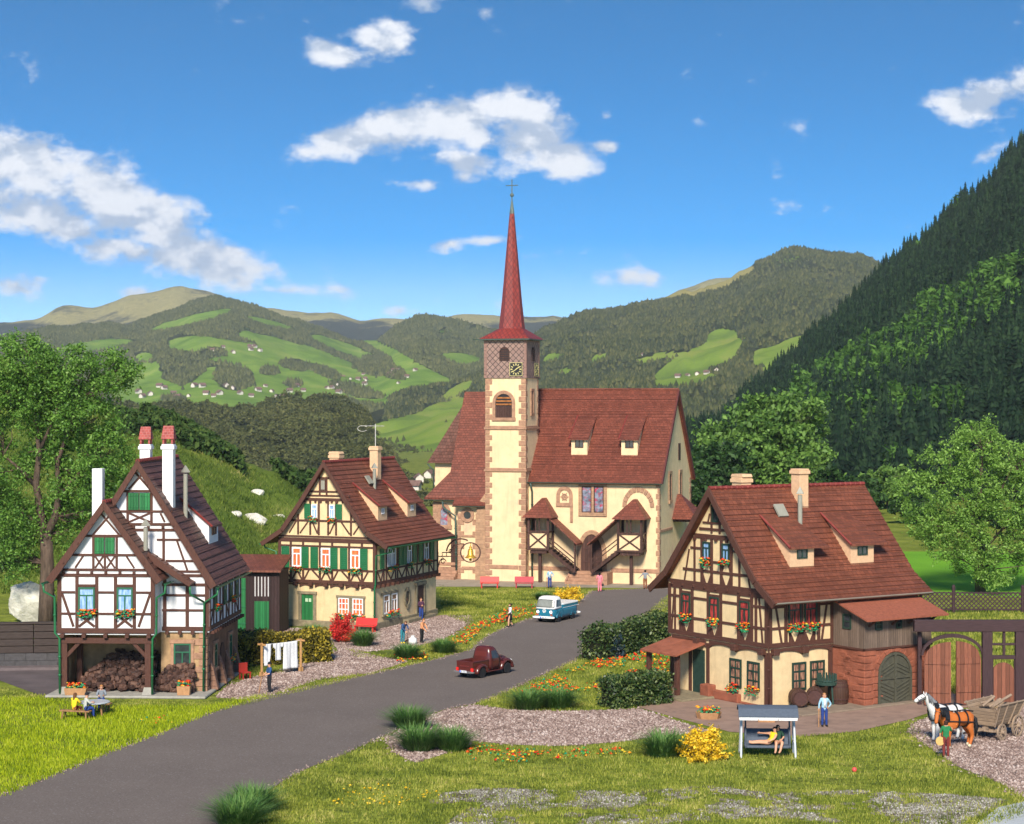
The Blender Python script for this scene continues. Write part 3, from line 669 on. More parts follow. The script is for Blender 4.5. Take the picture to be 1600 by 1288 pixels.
def land_mat(name, k, meadow, forest, alp):
    """cover 0 = meadow, 1 = forest, 2 = bare alpine pasture"""
    m, nt, b = newmat(name); o = coords(nt, 'Object')
    at = N(nt, 'ShaderNodeAttribute', attribute_name='cover')
    f1 = noise(nt, o, .012 * k, 6, .62); f2 = noise(nt, o, .09 * k, 6, .75); f3 = noise(nt, o, .004 * k, 4)
    s = N(nt, 'ShaderNodeMath', operation='MULTIPLY_ADD'); L(nt, f1, s.inputs[0]); s.inputs[1].default_value = 2.2; L(nt, at.outputs['Fac'], s.inputs[2])
    s2 = N(nt, 'ShaderNodeMath', operation='MULTIPLY_ADD'); L(nt, f2, s2.inputs[0]); s2.inputs[1].default_value = 1.1; L(nt, s.outputs[0], s2.inputs[2])
    mk = N(nt, 'ShaderNodeMapRange'); L(nt, s2.outputs[0], mk.inputs[0]); mk.inputs[1].default_value = 2.2; mk.inputs[2].default_value = 2.32
    mk2 = N(nt, 'ShaderNodeMapRange'); L(nt, s2.outputs[0], mk2.inputs[0]); mk2.inputs[1].default_value = 3.2; mk2.inputs[2].default_value = 3.6
    me_ = ramp(nt, f1, [(.3, meadow[0]), (.5, meadow[1]), (.7, meadow[2])])
    fo = mix(nt, .5, ramp(nt, f2, [(.34, sc(forest[0], .6)), (.5, forest[0]), (.68, forest[1])]), ramp(nt, f3, [(.35, forest[0]), (.65, forest[1])]))
    al = ramp(nt, f2, [(.3, alp[0]), (.7, alp[1])])
    col = mix(nt, mk2.outputs[0], mix(nt, mk.outputs[0], me_, fo), al)
    L(nt, col, b.inputs['Base Color']); b.inputs['Roughness'].default_value = 1; b.inputs['Specular IOR Level'].default_value = 0
    h = N(nt, 'ShaderNodeMath', operation='MULTIPLY'); L(nt, f2, h.inputs[0]); L(nt, mk.outputs[0], h.inputs[1])
    bump(nt, b, h.outputs[0], 1, 9 / k); return m
MEA = ((.09, .17, .025), (.16, .26, .035), (.27, .33, .07)); FOR = ((.034, .046, .018), (.085, .095, .036)); ALP = ((.32, .29, .085), (.60, .50, .18))
LANDF = land_mat('far_land', .6, MEA, ((.05, .06, .025), (.10, .10, .045)), ALP)
LANDM = land_mat('mid_land', 1.0, MEA, FOR, ALP)
LANDR = land_mat('right_land', 1.0, ((.10, .16, .025), (.17, .25, .03), (.26, .27, .06)), ((.026, .037, .012), (.075, .082, .028)), ALP)
def ell(P, Q, cx, cy, rx, ry, an=0):
    c, s_ = math.cos(R(an)), math.sin(R(an)); x, y = P - cx, Q - cy
    return 1 - np.sqrt(((x * c + y * s_) / rx) ** 2 + ((y * c - x * s_) / ry) ** 2)
def blend(P, Q, base, items):
    c = base.copy()
    for val, e in items:
        w = sstep(ell(P, Q, *e), -.25, .25); c = c * (1 - w) + val * w
    return c

# A: far alpine ridge
farS = Slope([(-700, 520), (-200, 505), (0, 505), (60, 498), (95, 478), (150, 480), (200, 462), (245, 455), (285, 447), (320, 455), (345, 464), (400, 480), (440, 484), (480, 490), (520, 489), (560, 501), (610, 497), (680, 500), (730, 488), (800, 495), (870, 494), (920, 505), (980, 495), (1060, 455), (1100, 442), (1120, 436), (1140, 432), (1160, 450), (1300, 470), (1800, 470), (2300, 500)], 4600, 6600, -10, 60, 1.0, 4)
farS.mesh('mountain', -700, 2300, 260, 26, LANDF, lambda P, Q, T: 2.2 - 1.0 * sstep(Q, 490, 525) + (fbm(P * .012, Q * .03, 2) - .5) * 1.6, 'distant bare green and tan ridge along the skyline', 'mountain')
# B: forested mountains on the left with meadows and hamlets on their foot
leftS = Slope([(-700, 560), (-300, 530), (0, 526), (60, 515), (130, 505), (200, 512), (250, 492), (300, 470), (340, 462), (380, 474), (440, 492), (500, 512), (560, 536), (590, 530), (620, 505), (650, 489), (700, 496), (760, 512), (830, 530), (880, 560), (930, 600), (1100, 640), (1300, 650)], 1900, 3900, -22, 50, 1.15, 11)
MEADOWS = [(0, (330, 612, 165, 42, 6)), (0, (330, 545, 70, 18, 8)), (0, (470, 585, 120, 45, 16)), (0, (560, 612, 95, 30, 12)), (0, (230, 600, 60, 30, -10)), (0, (640, 592, 55, 22, 16)), (0, (480, 552, 60, 10, 16)), (0, (640, 660, 75, 22, -12)), (0, (600, 705, 90, 22, -14)), (0, (690, 650, 55, 40, 0)), (0, (225, 558, 14, 8, 0)), (0, (620, 690, 130, 34, -14)), (0, (540, 545, 60, 9, 20)), (0, (410, 530, 40, 7, 12)), (0, (690, 600, 40, 12, 24)), (0, (300, 500, 70, 7, -14)), (0, (150, 540, 60, 8, -6)), (0, (600, 545, 40, 7, 24)), (0, (720, 560, 30, 8, 10)), (0, (650, 575, 60, 9, 28)), (0, (420, 505, 40, 5, 14))]
DARKS = [(1, (367, 592, 32, 19, 0)), (1, (285, 575, 36, 26, -10)), (1, (330, 552, 24, 8, 0)), (1, (462, 571, 26, 9, 8)), (1, (420, 580, 16, 7, 0)), (1, (460, 600, 14, 7, 0)), (1, (555, 610, 45, 9, 14)), (1, (600, 575, 40, 12, 24)), (1, (505, 580, 30, 8, 22)), (1, (270, 625, 20, 6, 0)), (1, (590, 645, 40, 14, 5)), (1, (640, 685, 40, 7, -8)), (1, (660, 735, 60, 16, -8)), (1, (520, 630, 40, 10, 5)), (1, (690, 620, 24, 12, 0)), (1, (625, 630, 20, 12, 0))]
def coverB(P, Q, T):
    c = 1.25 + (fbm(P * .012, Q * .02, 21) - .5) * .9; c = np.minimum(c, 1.45)
    for e in [(200, 490, 60, 10, -8), (260, 505, 18, 5, 20), (385, 515, 14, 5, 10), (700, 520, 16, 10, 0), (760, 515, 40, 6, 10), (130, 500, 70, 10, 0), (740, 560, 30, 8, -20)]: c -= .55 * sstep(ell(P, Q, *e), -.1, .3)
    c = blend(P, Q, c, MEADOWS); d = blend(P, Q, c, DARKS); return d
leftS.mesh('mountain', -700, 1300, 400, 110, LANDM, coverB, 'dark wooded mountain with bright meadows on its lower slope', 'mountain')
# F: wooded hillock in the valley
hillF = Slope([(-300, 650), (100, 640), (190, 632), (240, 640), (300, 632), (350, 640), (400, 640), (440, 628), (500, 624), (545, 630), (575, 655), (592, 690), (620, 725), (700, 760)], 700, 1250, -24, 22, .9, 17)
hillF.mesh('hill', -300, 760, 160, 40, LANDM, lambda P, Q, T: 1.15 + (fbm(P * .03, Q * .05, 3) - .5) * 1.0 - .9 * sstep(ell(P, Q, 350, 690, 45, 14, 10), 0, .3), 'low dark wooded hill in the valley', 'hill')
# C: the mountain behind the church on the right
rightS = Slope([(560, 640), (700, 590), (760, 560), (830, 525), (870, 497), (905, 485), (960, 478), (1020, 466), (1080, 455), (1120, 442), (1160, 425), (1200, 402), (1225, 388), (1240, 385), (1275, 388), (1305, 396), (1340, 396), (1372, 408), (1420, 420), (1600, 440), (2000, 430), (2600, 470)], 1500, 3200, -24, 70, 1.1, 31)
def coverC(P, Q, T):
    c = 1.2 + (fbm(P * .015, Q * .03, 5) - .5) * .8; c = np.minimum(c, 1.5)
    c = c - .45 * sstep(ell(P, Q, 1240, 410, 60, 25, 10), -.1, .5) - .4 * sstep(ell(P, Q, 1232, 490, 14, 10, 0), 0, .5)
    c = np.where((Q < 468) & (P < 1180) & (T > .93), 2.3, c)
    return blend(P, Q, c, [(0, (1095, 563, 78, 22, -24)), (0, (1130, 540, 26, 28, -55)), (0, (1075, 592, 48, 8, -6)), (0, (1198, 558, 42, 15, 0)), (0, (1232, 541, 36, 11, -24)), (0, (1030, 557, 38, 6, -10)), (0, (1210, 575, 20, 6, -10)), (0, (860, 560, 18, 6, -15)), (0, (885, 580, 12, 4, 0)), (0, (935, 560, 14, 4, -15)), (0, (640, 668, 90, 20, -12)), (0, (700, 650, 60, 26, -20)), (0, (650, 700, 90, 14, -6)), (0, (740, 690, 50, 20, 0)), (0, (715, 610, 30, 8, -30)), (1.3, (1165, 560, 12, 20, 0))])
rightS.mesh('mountain', 560, 2600, 330, 90, LANDR, coverC, 'big dark mountain behind the church with one sloping meadow', 'mountain')
# D: steep near slope with conifers
SLOPEM = pm('forest_floor', (.014, .026, .010), .5, .05, 1, .5, .4, spec=0)
nearS = Slope([(1000, 740), (1080, 690), (1150, 640), (1210, 590), (1290, 520), (1375, 432), (1450, 375), (1500, 322), (1560, 270), (1610, 215), (1700, 120), (1850, 10), (2300, -200)], 320, 900, -1, 24, 1.0, 41)
nearS.mesh('hillside', 1000, 2300, 160, 70, SLOPEM, None, 'steep dark hillside under the conifer wood', 'hillside')

def proto_conifer(r):
    V, F = [], []; a0 = r.random() * 6; nt_ = 9
    for j in range(nt_):
        z0 = .05 + .105 * j; z1 = z0 + .2 - .006 * j; rr = .2 * (1 - j / (nt_ + .25)) * (.85 + .3 * r.random()); m = 9; k = len(V); V.append((r.normal() * .006, r.normal() * .006, min(z1, 1))); a0 += .6
        for q in range(m): an = a0 + 6.283 * q / m; ra = rr * (1.2 if q % 2 else .55) * (.75 + .5 * r.random()); V.append((ra * math.cos(an), ra * math.sin(an), z0 + (-.05 if q % 2 else .03) * r.random()))
        F += [(k, k + 1 + q, k + 1 + (q + 1) % m) for q in range(m)]
    return np.array(V), np.array(F)
def proto_round(r, n=70):
    d = r.normal(size=(n, 3)); d /= np.linalg.norm(d, axis=1)[:, None]; d[:, 2] = np.abs(d[:, 2]) * 1.1 - .35; lob = 1 + .3 * np.sin(d[:, 0] * 5 + r.random() * 6) * np.sin(d[:, 1] * 6 + r.random() * 6)
    C = d * np.array((.36, .36, .5)) * (lob * (.6 + .4 * r.random(n)))[:, None] + (0, 0, .5); t = r.normal(size=(n, 3, 3)) * .085; V = (C[:, None] + t).reshape(-1, 3); return V, np.arange(n * 3).reshape(-1, 3)
def proto_cone(r):
    V = [(0, 0, 1)] + [(.24 * math.cos(a) * (.7 + .6 * r.random()), .24 * math.sin(a) * (.7 + .6 * r.random()), .04) for a in np.linspace(0, 6.283, 6)[:-1]]; return np.array(V), np.array([(0, 1 + k, 1 + (k + 1) % 5) for k in range(5)])
def plant(name, pts, hgt, proto, mat, label, seed=3, wid=1.0):
    """many trees of one wood as one mesh"""
    r = np.random.default_rng(seed); protos = [proto(r) for _ in range(7)]; VV, FF, k = [], [], 0; which = r.integers(0, 7, len(pts))
    for i, (V, F) in enumerate(protos):
        P = pts[which == i]; n = len(P)
        if not n: continue
        h = (hgt * (.65 + .6 * r.random(n)))[:, None]; a = r.random(n) * 6.283; c, s_ = np.cos(a)[:, None], np.sin(a)[:, None]; w = h * wid * (.85 + .4 * r.random(n))[:, None]
        X = (V[None, :, 0] * c - V[None, :, 1] * s_) * w + P[:, :1]; Y = (V[None, :, 0] * s_ + V[None, :, 1] * c) * w + P[:, 1:2]; Z = V[None, :, 2] * h + P[:, 2:3]
        VV.append(np.stack([X, Y, Z], -1).reshape(-1, 3)); FF.append((F[None] + (np.arange(n) * len(V))[:, None, None]).reshape(-1, 3) + k); k += n * len(V)
    return tag(mesh_np(name, np.concatenate(VV), np.concatenate(FF), mat), label, 'wood', kind='stuff')
def on_slope(S_, n, p0, p1, keep, seed, pw=1.0, t1=.995):
    r = np.random.default_rng(seed); px = r.random(n) * (p1 - p0) + p0; t = .004 + (t1 - .004) * r.random(n) ** pw; X, Y, Z = S_.at(px, t); q = HZ - (Z - CAMH) / Y * FPX; k = keep(px, q, t, r.random(n)); return np.stack([X, Y, Z - .3], 1)[k]
def band(px, q, t, u):
    line = 752 - (px - 1080) * .58; return ((abs(q - line) < 46 * (.3 + fbm(px * .02, q * .02, 2)) + 8) & (fbm(px * .05, q * .05, 4) > .36)) | ((px < 1500) & (fbm(px * .02, q * .02, 7) > .66))
plant('conifer_wood', on_slope(nearS, 7600, 1050, 1900, lambda px, q, t, u: ~band(px, q, t, u) | (u < .25), 3, .8), 8.2, proto_conifer, CONIFER, 'dense dark conifer wood covering the steep slope', 3)
plant('broadleaf_wood', on_slope(nearS, 10000, 1050, 1800, lambda px, q, t, u: band(px, q, t, u), 5, .8), 6.0, proto_round, BROADL, 'bright green broadleaf wood in a band across the slope', 5)
FARW = island_mat('far_wood', [(.2, (.04, .05, .02)), (.42, (.07, .082, .03)), (.62, (.11, .118, .04)), (.85, (.17, .165, .06))], 1, .012, 0)
FARR = island_mat('far_wood_right', [(.2, (.026, .036, .013)), (.45, (.05, .062, .02)), (.65, (.09, .097, .03)), (.88, (.16, .145, .05))], 1, .014, 0)
def woods(cov):
    return lambda px, q, t, u: (cov(px, q, t) + (fbm(px * .06, q * .1, 33) - .47) * 1.5 + (u - .5) * .35 > .62) & (cov(px, q, t) < 1.9)
plant('far_wood', on_slope(leftS, 135000, -550, 900, woods(coverB), 8, .9), 5.6, proto_cone, FARW, 'dark woods on the mountain above the far hamlets', 8, 1.6)
plant('far_wood', on_slope(rightS, 60000, 600, 1480, woods(coverC), 9, .9), 5.2, proto_cone, FARR, 'dark woods on the mountain behind the church', 9, 1.6)
plant('far_wood', on_slope(hillF, 13000, -280, 720, lambda px, q, t, u: fbm(px * .04, q * .06, 3) + (u - .5) * .3 > .36, 10, .9), 5.5, proto_round, FARW, 'leafy wood on the low hill in the valley', 10)
# hedgerows and single trees on the valley floor
r0_ = np.random.default_rng(61); px = r0_.random(2600) * 480 + 420; Y = 500 + 1500 * r0_.random(2600) ** 1.4; X = (px - 800) / FPX * Y; k = fbm(px * .02, Y * .004, 19) > .585
plant('valley_trees', np.stack([X, Y, zg(px, X, Y) - .3], 1)[k], 5.0, proto_round, FARW, 'hedges and trees on the valley floor', 11)

# left hill behind the houses
HILLM = grass_mat('hill_grass', [(.3, (.035, .065, .010)), (.46, (.08, .13, .018)), (.6, (.15, .19, .03)), (.74, (.26, .22, .08))], .06)
hillL = Slope([(-900, 520), (-300, 548), (0, 585), (120, 612), (190, 640), (270, 664), (330, 698), (400, 728), (480, 756), (560, 796), (640, 846), (700, 884), (800, 930)], 166, 262, -.3, 5, 1.0, 51)
hillL.mesh('hill', -900, 800, 140, 60, HILLM, None, 'green grassy hill rising behind the white house', 'hill')
r_ = np.random.default_rng(12); n = 26000
px = r_.random(n) * 560 - 60; t = .80 + .2 * r_.random(n) ** .7; band = fbm(px * .02, t * 9, 6)
k = (t > .80 + .13 * (1 - np.clip((px - 100) / 90, 0, 1)) + .12 * np.clip((px - 250) / 260, 0, 1)) & (band > .40); X, Y, Z = hillL.at(px[k], t[k])
C = np.stack([X, Y, Z + r_.random(len(X)) ** .7 * 2.0 * (.4 + band[k])], 1); V, F = leaf_quads(C, .42)
tag(mesh_np('shrubbery', V, F, island_mat('mountain_pine', [(.2, (.012, .03, .008)), (.5, (.035, .07, .016)), (.85, (.09, .13, .03))], .8, .08, .1)), 'dark dwarf pine scrub along the top of the grassy hill', 'scrub', kind='stuff')
px = r_.random(60000) * 700; t = r_.random(60000) ** 1.2 * .95; X, Y, Z = hillL.at(px, t)
V, F = blades(np.stack([X, Y], 1), .42, .12, lean=1.2, zf=Z - .03)
tag(mesh_np('grass', V, F, island_mat('hill_blade', [(.15, (.03, .06, .01)), (.45, (.09, .14, .02)), (.7, (.19, .24, .04)), (.92, (.38, .33, .12))], .7, .12, .1, .2, con=2.6)), 'rough meadow grass on the hill behind the houses', 'grass', kind='stuff')
def rock(loc, r, sq, seed, label, cat='rock'):
    bm = bmesh.new(); bmesh.ops.create_icosphere(bm, subdivisions=4, radius=1); rr = np.random.default_rng(seed)
    pl = [(Vector(rr.normal(size=3)).normalized(), .62 + .3 * rr.random()) for _ in range(16)]
    for v in bm.verts:
        d = v.co.normalized(); k_ = 1.0
        for nn, dd in pl:
            q = d.dot(nn)
            if q > .05: k_ = min(k_, dd / q)
        f = float(fbm(np.array([d.x * 3 + seed]), np.array([d.y * 3 + d.z * 2]), seed)[0]); v.co = d * k_ * (.93 + .16 * f)
        v.co = Vector((v.co.x * r * sq[0], v.co.y * r * sq[1], v.co.z * r * sq[2]))
    me = bpy.data.meshes.new('boulder'); bm.to_mesh(me); bm.free(); me.materials.append(ROCK); auto_uv(me)
    o = bpy.data.objects.new('boulder', me); COL.objects.link(o); o.location = Vector(loc) + Vector((0, 0, r * sq[2] * .45)); return tag(o, label, cat)
p = G(32, 978); rock((p.x, p.y + 3, .2), 2.0, (1.05, .8, 1.0), 5, 'large pale boulder behind the dark plank wall')
for px_, py_, rr, lb in ((402, 771, .85, 'small white rock high on the grassy hill'), (397, 815, 1.3, 'flat white rock on the hill right of the white house roof'), (365, 802, .7, 'smaller pale stone beside the flat white rock on the hill'), (435, 806, .6, 'grey stone on the hill near the cream house roof edge')):
    rock(hillL.find(px_, py_) - Vector((0, 0, .35)), rr, (1.3, .8, .7), int(px_), lb)

# ------------------------------------------------------------------ hamlets in the valley
def hamlet_house(name='farmhouse'):
    t = MB(); f = Fr((-1, -1, 0), (1, 0, 0), (0, -1, 0)); t.prism(f, [(0, 0), (2, 0), (2, 1.3), (1, 2.1), (0, 1.3)], -2.6, 0)
    o = t.build('farmhouse', pm('farm_wall', (.66, .60, .52), .1, 1, .9, 0))
    q = MB()
    for s_ in (-1, 1): q.add([(0, -1.3, 2.3), (0, 1.9, 2.3), (s_ * 1.4, 1.9, 1.15), (s_ * 1.4, -1.3, 1.15), (0, -1.3, 2.15), (0, 1.9, 2.15), (s_ * 1.4, 1.9, 1.0), (s_ * 1.4, -1.3, 1.0)], [(0, 1, 2, 3), (4, 5, 6, 7), (0, 3, 7, 4), (3, 2, 6, 7), (2, 1, 5, 6)])
    r = q.build('roof', pm('farm_roof', (.17, .10, .08), .3, 1, .9, 0), o); return o
hh0 = None; rh = np.random.default_rng(77)
SPOTS = [(leftS, 210 + i * 11 + rh.random() * 9, 611 + 9 * math.sin(i * 1.3) + rh.random() * 6, 3.6) for i in range(30)]
SPOTS += [(leftS, 330 + rh.random() * 80, 540 + rh.random() * 12, 3.2) for _ in range(10)] + [(leftS, 520 + rh.random() * 60, 585 + rh.random() * 18, 3.2) for _ in range(9)] + [(leftS, 600 + rh.random() * 50, 578 + rh.random() * 22, 3.0) for _ in range(8)]
SPOTS += [(leftS, 625 + rh.random() * 75, 640 + rh.random() * 36, 2.8) for _ in range(16)] + [(rightS, 1060 + i * 15, 590 - i * 2, 3.2) for i in range(5)] + [(rightS, 1002, 556, 3)]
for s_, x, y, k_ in SPOTS:
    if hh0 is None: hh0 = hamlet_house(); o = hh0
    else: o = copy_tree(hh0)
    o.location = s_.find(x, y) - Vector((0, 0, .6)); o.rotation_euler = (0, 0, rh.random() * 3.1); o.scale = (k_ * .62 * (.8 + .5 * rh.random()),) * 3
    tag(o, 'tiny pale farmhouse in a far hamlet on the valley meadows', 'farmhouse', 'farmhouses of the far hamlets')
for x, y in ((655, 748), (672, 742), (650, 760), (688, 752)):
    Y = FPX * (CAMH + 16) / (y - HZ); o = copy_tree(hh0); o.location = ((x - 800) / FPX * Y, Y, -17.5); o.scale = (1.7,) * 3; o.rotation_euler = (0, 0, rh.random() * 3)
    tag(o, 'pale house among trees in the valley between cream house and church', 'farmhouse', 'houses in the near valley')

# haze: thin mountain air
bm = bmesh.new(); bmesh.ops.create_cube(bm, size=1); me = bpy.data.meshes.new('haze'); bm.to_mesh(me); bm.free()
hz = bpy.data.objects.new('haze', me); COL.objects.link(hz); hz.location = (0, 5200, 210); hz.scale = (13000, 11400, 900)
m = bpy.data.materials.new('air'); m.use_nodes = True; nt = m.node_tree; nt.nodes.clear(); out = N(nt, 'ShaderNodeOutputMaterial'); pv = N(nt, 'ShaderNodeVolumePrincipled')
pv.inputs['Color'].default_value = (.78, .87, 1, 1); pv.inputs['Density'].default_value = HAZE; pv.inputs['Anisotropy'].default_value = .1
L(nt, pv.outputs[0], out.inputs['Volume']); me.materials.append(m); tag(hz, 'thin bluish mountain air', 'haze', kind='stuff')
# ------------------------------------------------------------------ building kit
def window(par, f, a0, a1, z0, z1, fm, pmt, style='T', d=.03, fw=.09, surround=None, sw=.16, sill=True, sillm=None):
    m = MB()
    m.pbox(f, a0, a0 + fw, z0, z1, d, d + .07); m.pbox(f, a1 - fw, a1, z0, z1, d, d + .07)
    m.pbox(f, a0 + fw, a1 - fw, z0, z0 + fw, d, d + .07); m.pbox(f, a0 + fw, a1 - fw, z1 - fw, z1, d, d + .07)
    c = (a0 + a1) / 2; h = z1 - z0; w = fw * .8
    if style == 'T':
        zt = z1 - h * .33; m.pbox(f, a0 + fw, a1 - fw, zt - w / 2, zt + w / 2, d, d + .055); m.pbox(f, c - w / 2, c + w / 2, z0 + fw, zt - w / 2, d, d + .06)
    elif style.startswith('G'):
        nc, nr = int(style[1]), int(style[2])
        for i in range(1, nc): a = a0 + (a1 - a0) * i / nc; m.pbox(f, a - w / 2, a + w / 2, z0 + fw, z1 - fw, d, d + .06)
        for j in range(1, nr): z = z0 + h * j / nr; m.pbox(f, a0 + fw, a1 - fw, z - w / 2, z + w / 2, d, d + .05)
    o = m.build('window', fm, par)
    p = MB(); p.pbox(f, a0 + fw * .5, a1 - fw * .5, z0 + fw * .5, z1 - fw * .5, d - .02, d + .02); p.build('pane', pmt, o)
    if surround:
        s = MB(); e = sw
        s.pbox(f, a0 - e, a0 - .003, z0 - .003, z1 + .003, 0, .1); s.pbox(f, a1 + .003, a1 + e, z0 - .003, z1 + .003, 0, .1)
        s.pbox(f, a0 - e * 1.3, a1 + e * 1.3, z1 + .003, z1 + e * 1.2, 0, .13); s.pbox(f, a0 - e * 1.3, a1 + e * 1.3, z0 - e, z0 - .003, 0, .16)
        s.build('surround', surround, o, bev=.02)
    elif sill:
        s = MB(); s.pbox(f, a0 - .08, a1 + .08, z0 - .09, z0 - .003, 0, .16); s.build('sill', sillm or fm, o)
    return o
def shutters(par, f, spans, z0, z1, m, slats=9):
    for a0, a1 in spans:
        b = MB(); d0, d1 = .07, .12
        if slats:
            e = .07; b.pbox(f, a0, a0 + e, z0, z1, d0, d1); b.pbox(f, a1 - e, a1, z0, z1, d0, d1); b.pbox(f, a0 + e, a1 - e, z0, z0 + e, d0, d1); b.pbox(f, a0 + e, a1 - e, z1 - e, z1, d0, d1)
            b.pbox(f, a0 + e, a1 - e, z0 + e, z1 - e, d0, d0 + .012)
            for i in range(slats):
                zz = z0 + e + (z1 - z0 - 2 * e) * (i + .15) / slats; b.pbox(f, a0 + e, a1 - e, zz, zz + (z1 - z0 - 2 * e) / slats * .6, d0 + .012, d1 - .008)
        else:
            b.pbox(f, a0, a1, z0, z1, d0, d1)
            for zz in (z0 + .12, z1 - .2): b.pbox(f, a0 + .03, a1 - .03, zz, zz + .07, d1, d1 + .025)
        b.build('shutter', m, par)
def timbers(par, f, posts=(), rails=(), diag=(), w=.2, d=.045, name='timber_frame', mats=None, joists=None):
    m = MB(); r = random.Random(len(posts) * 7 + len(diag))
    for q in posts:
        a, z0, z1 = q[:3]; ww = q[3] if len(q) > 3 else w; a += r.uniform(-.012, .012); m.pbox(f, a - ww / 2, a + ww / 2, z0, z1, -.05, d + r.uniform(-.004, .004))
    for q in rails:
        a0, a1, z = q[:3]; ww = q[3] if len(q) > 3 else w; m.pbox(f, a0, a1, z - ww / 2, z + ww / 2, -.05, d + .012 + r.uniform(-.003, .003), 1)
    for p, q in diag: m.beam(f, p, q, w * .78, -.05, d - .012 + r.uniform(-.003, .003))
    if joists:
        a0, a1, n, z, s, dd = joists
        for i in range(n):
            a = a0 + (a1 - a0) * i / (n - 1); m.pbox(f, a - s / 2, a + s / 2, z - s / 2, z + s / 2, 0, dd, 1)
    return m.build(name, mats or [TIMBER, TIMBERH], par, bev=.012)
def course_roof(par, prof, y0, y1, mat, name='roof', T=None, course=.36, lift=.045, th=.14, sides=(1, -1), y0f=None):
    """prof: (x, z) from ridge to eave for the right slope; tiles laid in overlapping courses. y0f(x) trims the near end"""
    m = MB(); m.T = T; r = random.Random(int(prof[0][1] * 100))
    for s in sides:
        L_ = [0]
        for i in range(len(prof) - 1): L_.append(L_[-1] + math.dist(prof[i], prof[i + 1]))
        n = max(2, round(L_[-1] / course))
        def at(t):
            t = min(max(t, 0), L_[-1])
            for i in range(len(prof) - 1):
                if t <= L_[i + 1] + 1e-9:
                    k = (t - L_[i]) / (L_[i + 1] - L_[i]); p, q = prof[i], prof[i + 1]
                    dx, dz = q[0] - p[0], q[1] - p[1]; l = math.hypot(dx, dz); return p[0] + dx * k, p[1] + dz * k, -dz / l, dx / l
        for i in range(n):
            t0, t1 = L_[-1] * i / n, L_[-1] * (i + 1) / n
            xa, za, na, nb = at(t0 + 1e-6); xb, zb, nc, nd = at(t1 - 1e-6); lf = lift * r.uniform(.8, 1.2)
            ya = y0f(xa * s) if y0f else y0; yb = y0f(xb * s) if y0f else y0
            A = [(s * (xa), za), (s * (xb + nc * lf), zb + nd * lf), (s * (xb - nc * th), zb - nd * th), (s * (xa - na * th), za - nb * th)]
            Y = [ya, yb, yb, ya]
            vs = [(x, yy, z) for (x, z), yy in zip(A, Y)] + [(x, y1, z) for x, z in A]
            m.add(vs, [(0, 1, 2, 3), (4, 7, 6, 5), (0, 4, 5, 1), (1, 5, 6, 2), (2, 6, 7, 3), (3, 7, 4, 0)])
    return m.build(name, mat, par)
def ridge_tiles(par, x, z, y0, y1, mat, T=None, r=.1, step=.38):
    m = MB(); m.T = T; n = int((y1 - y0) / step); pts, rs = [], []
    for i in range(n):
        a, b = y0 + (y1 - y0) * i / n, y0 + (y1 - y0) * (i + 1) / n; pts += [(x, a + .01, z), (x, b - .02, z + .015)]; rs += [r * 1.35, r]
    m.tube(pts, rs, 7); return m.build('ridge_tiles', mat, par, smooth=False)
def bargeboard(par, prof, y, w, mat, T=None, d=.12, sides=(1, -1), up=.04, knobs=False):
    m = MB(); m.T = T; f = Fr((0, y, 0), (1, 0, 0), (0, -1, 0))
    for s in sides:
        for i in range(len(prof) - 1):
            p, q = prof[i], prof[i + 1]; dx, dz = q[0] - p[0], q[1] - p[1]; l = math.hypot(dx, dz); nx, nz = -dz / l, dx / l
            c = [(s * (p[0] + nx * up * (i > 0)), p[1] + nz * up + (0 if i else .1)), (s * (q[0] + nx * up), q[1] + nz * up), (s * (q[0] - nx * w), q[1] - nz * w), (s * max(0, p[0] - nx * w) if i == 0 else s * (p[0] - nx * w), p[1] - nz * w - (w * nx / max(nz, .2) * .0 if i else 0) - (w * .55 if i == 0 else 0))]
            m.prism(f, c, -d / 2 - .002 * i, d / 2 - .003 * (s < 0) - .002 * i)
            if knobs:
                k = int(l / 1.3)
                for j in range(1, k):
                    c0 = (s * (p[0] + dx * j / k - nx * w * .5), p[1] + dz * j / k - nz * w * .5); m.pbox(f, c0[0] - .05, c0[0] + .05, c0[1] - .05, c0[1] + .05, d / 2, d / 2 + .04)
    return m.build('bargeboard', mat, par, bev=.015)
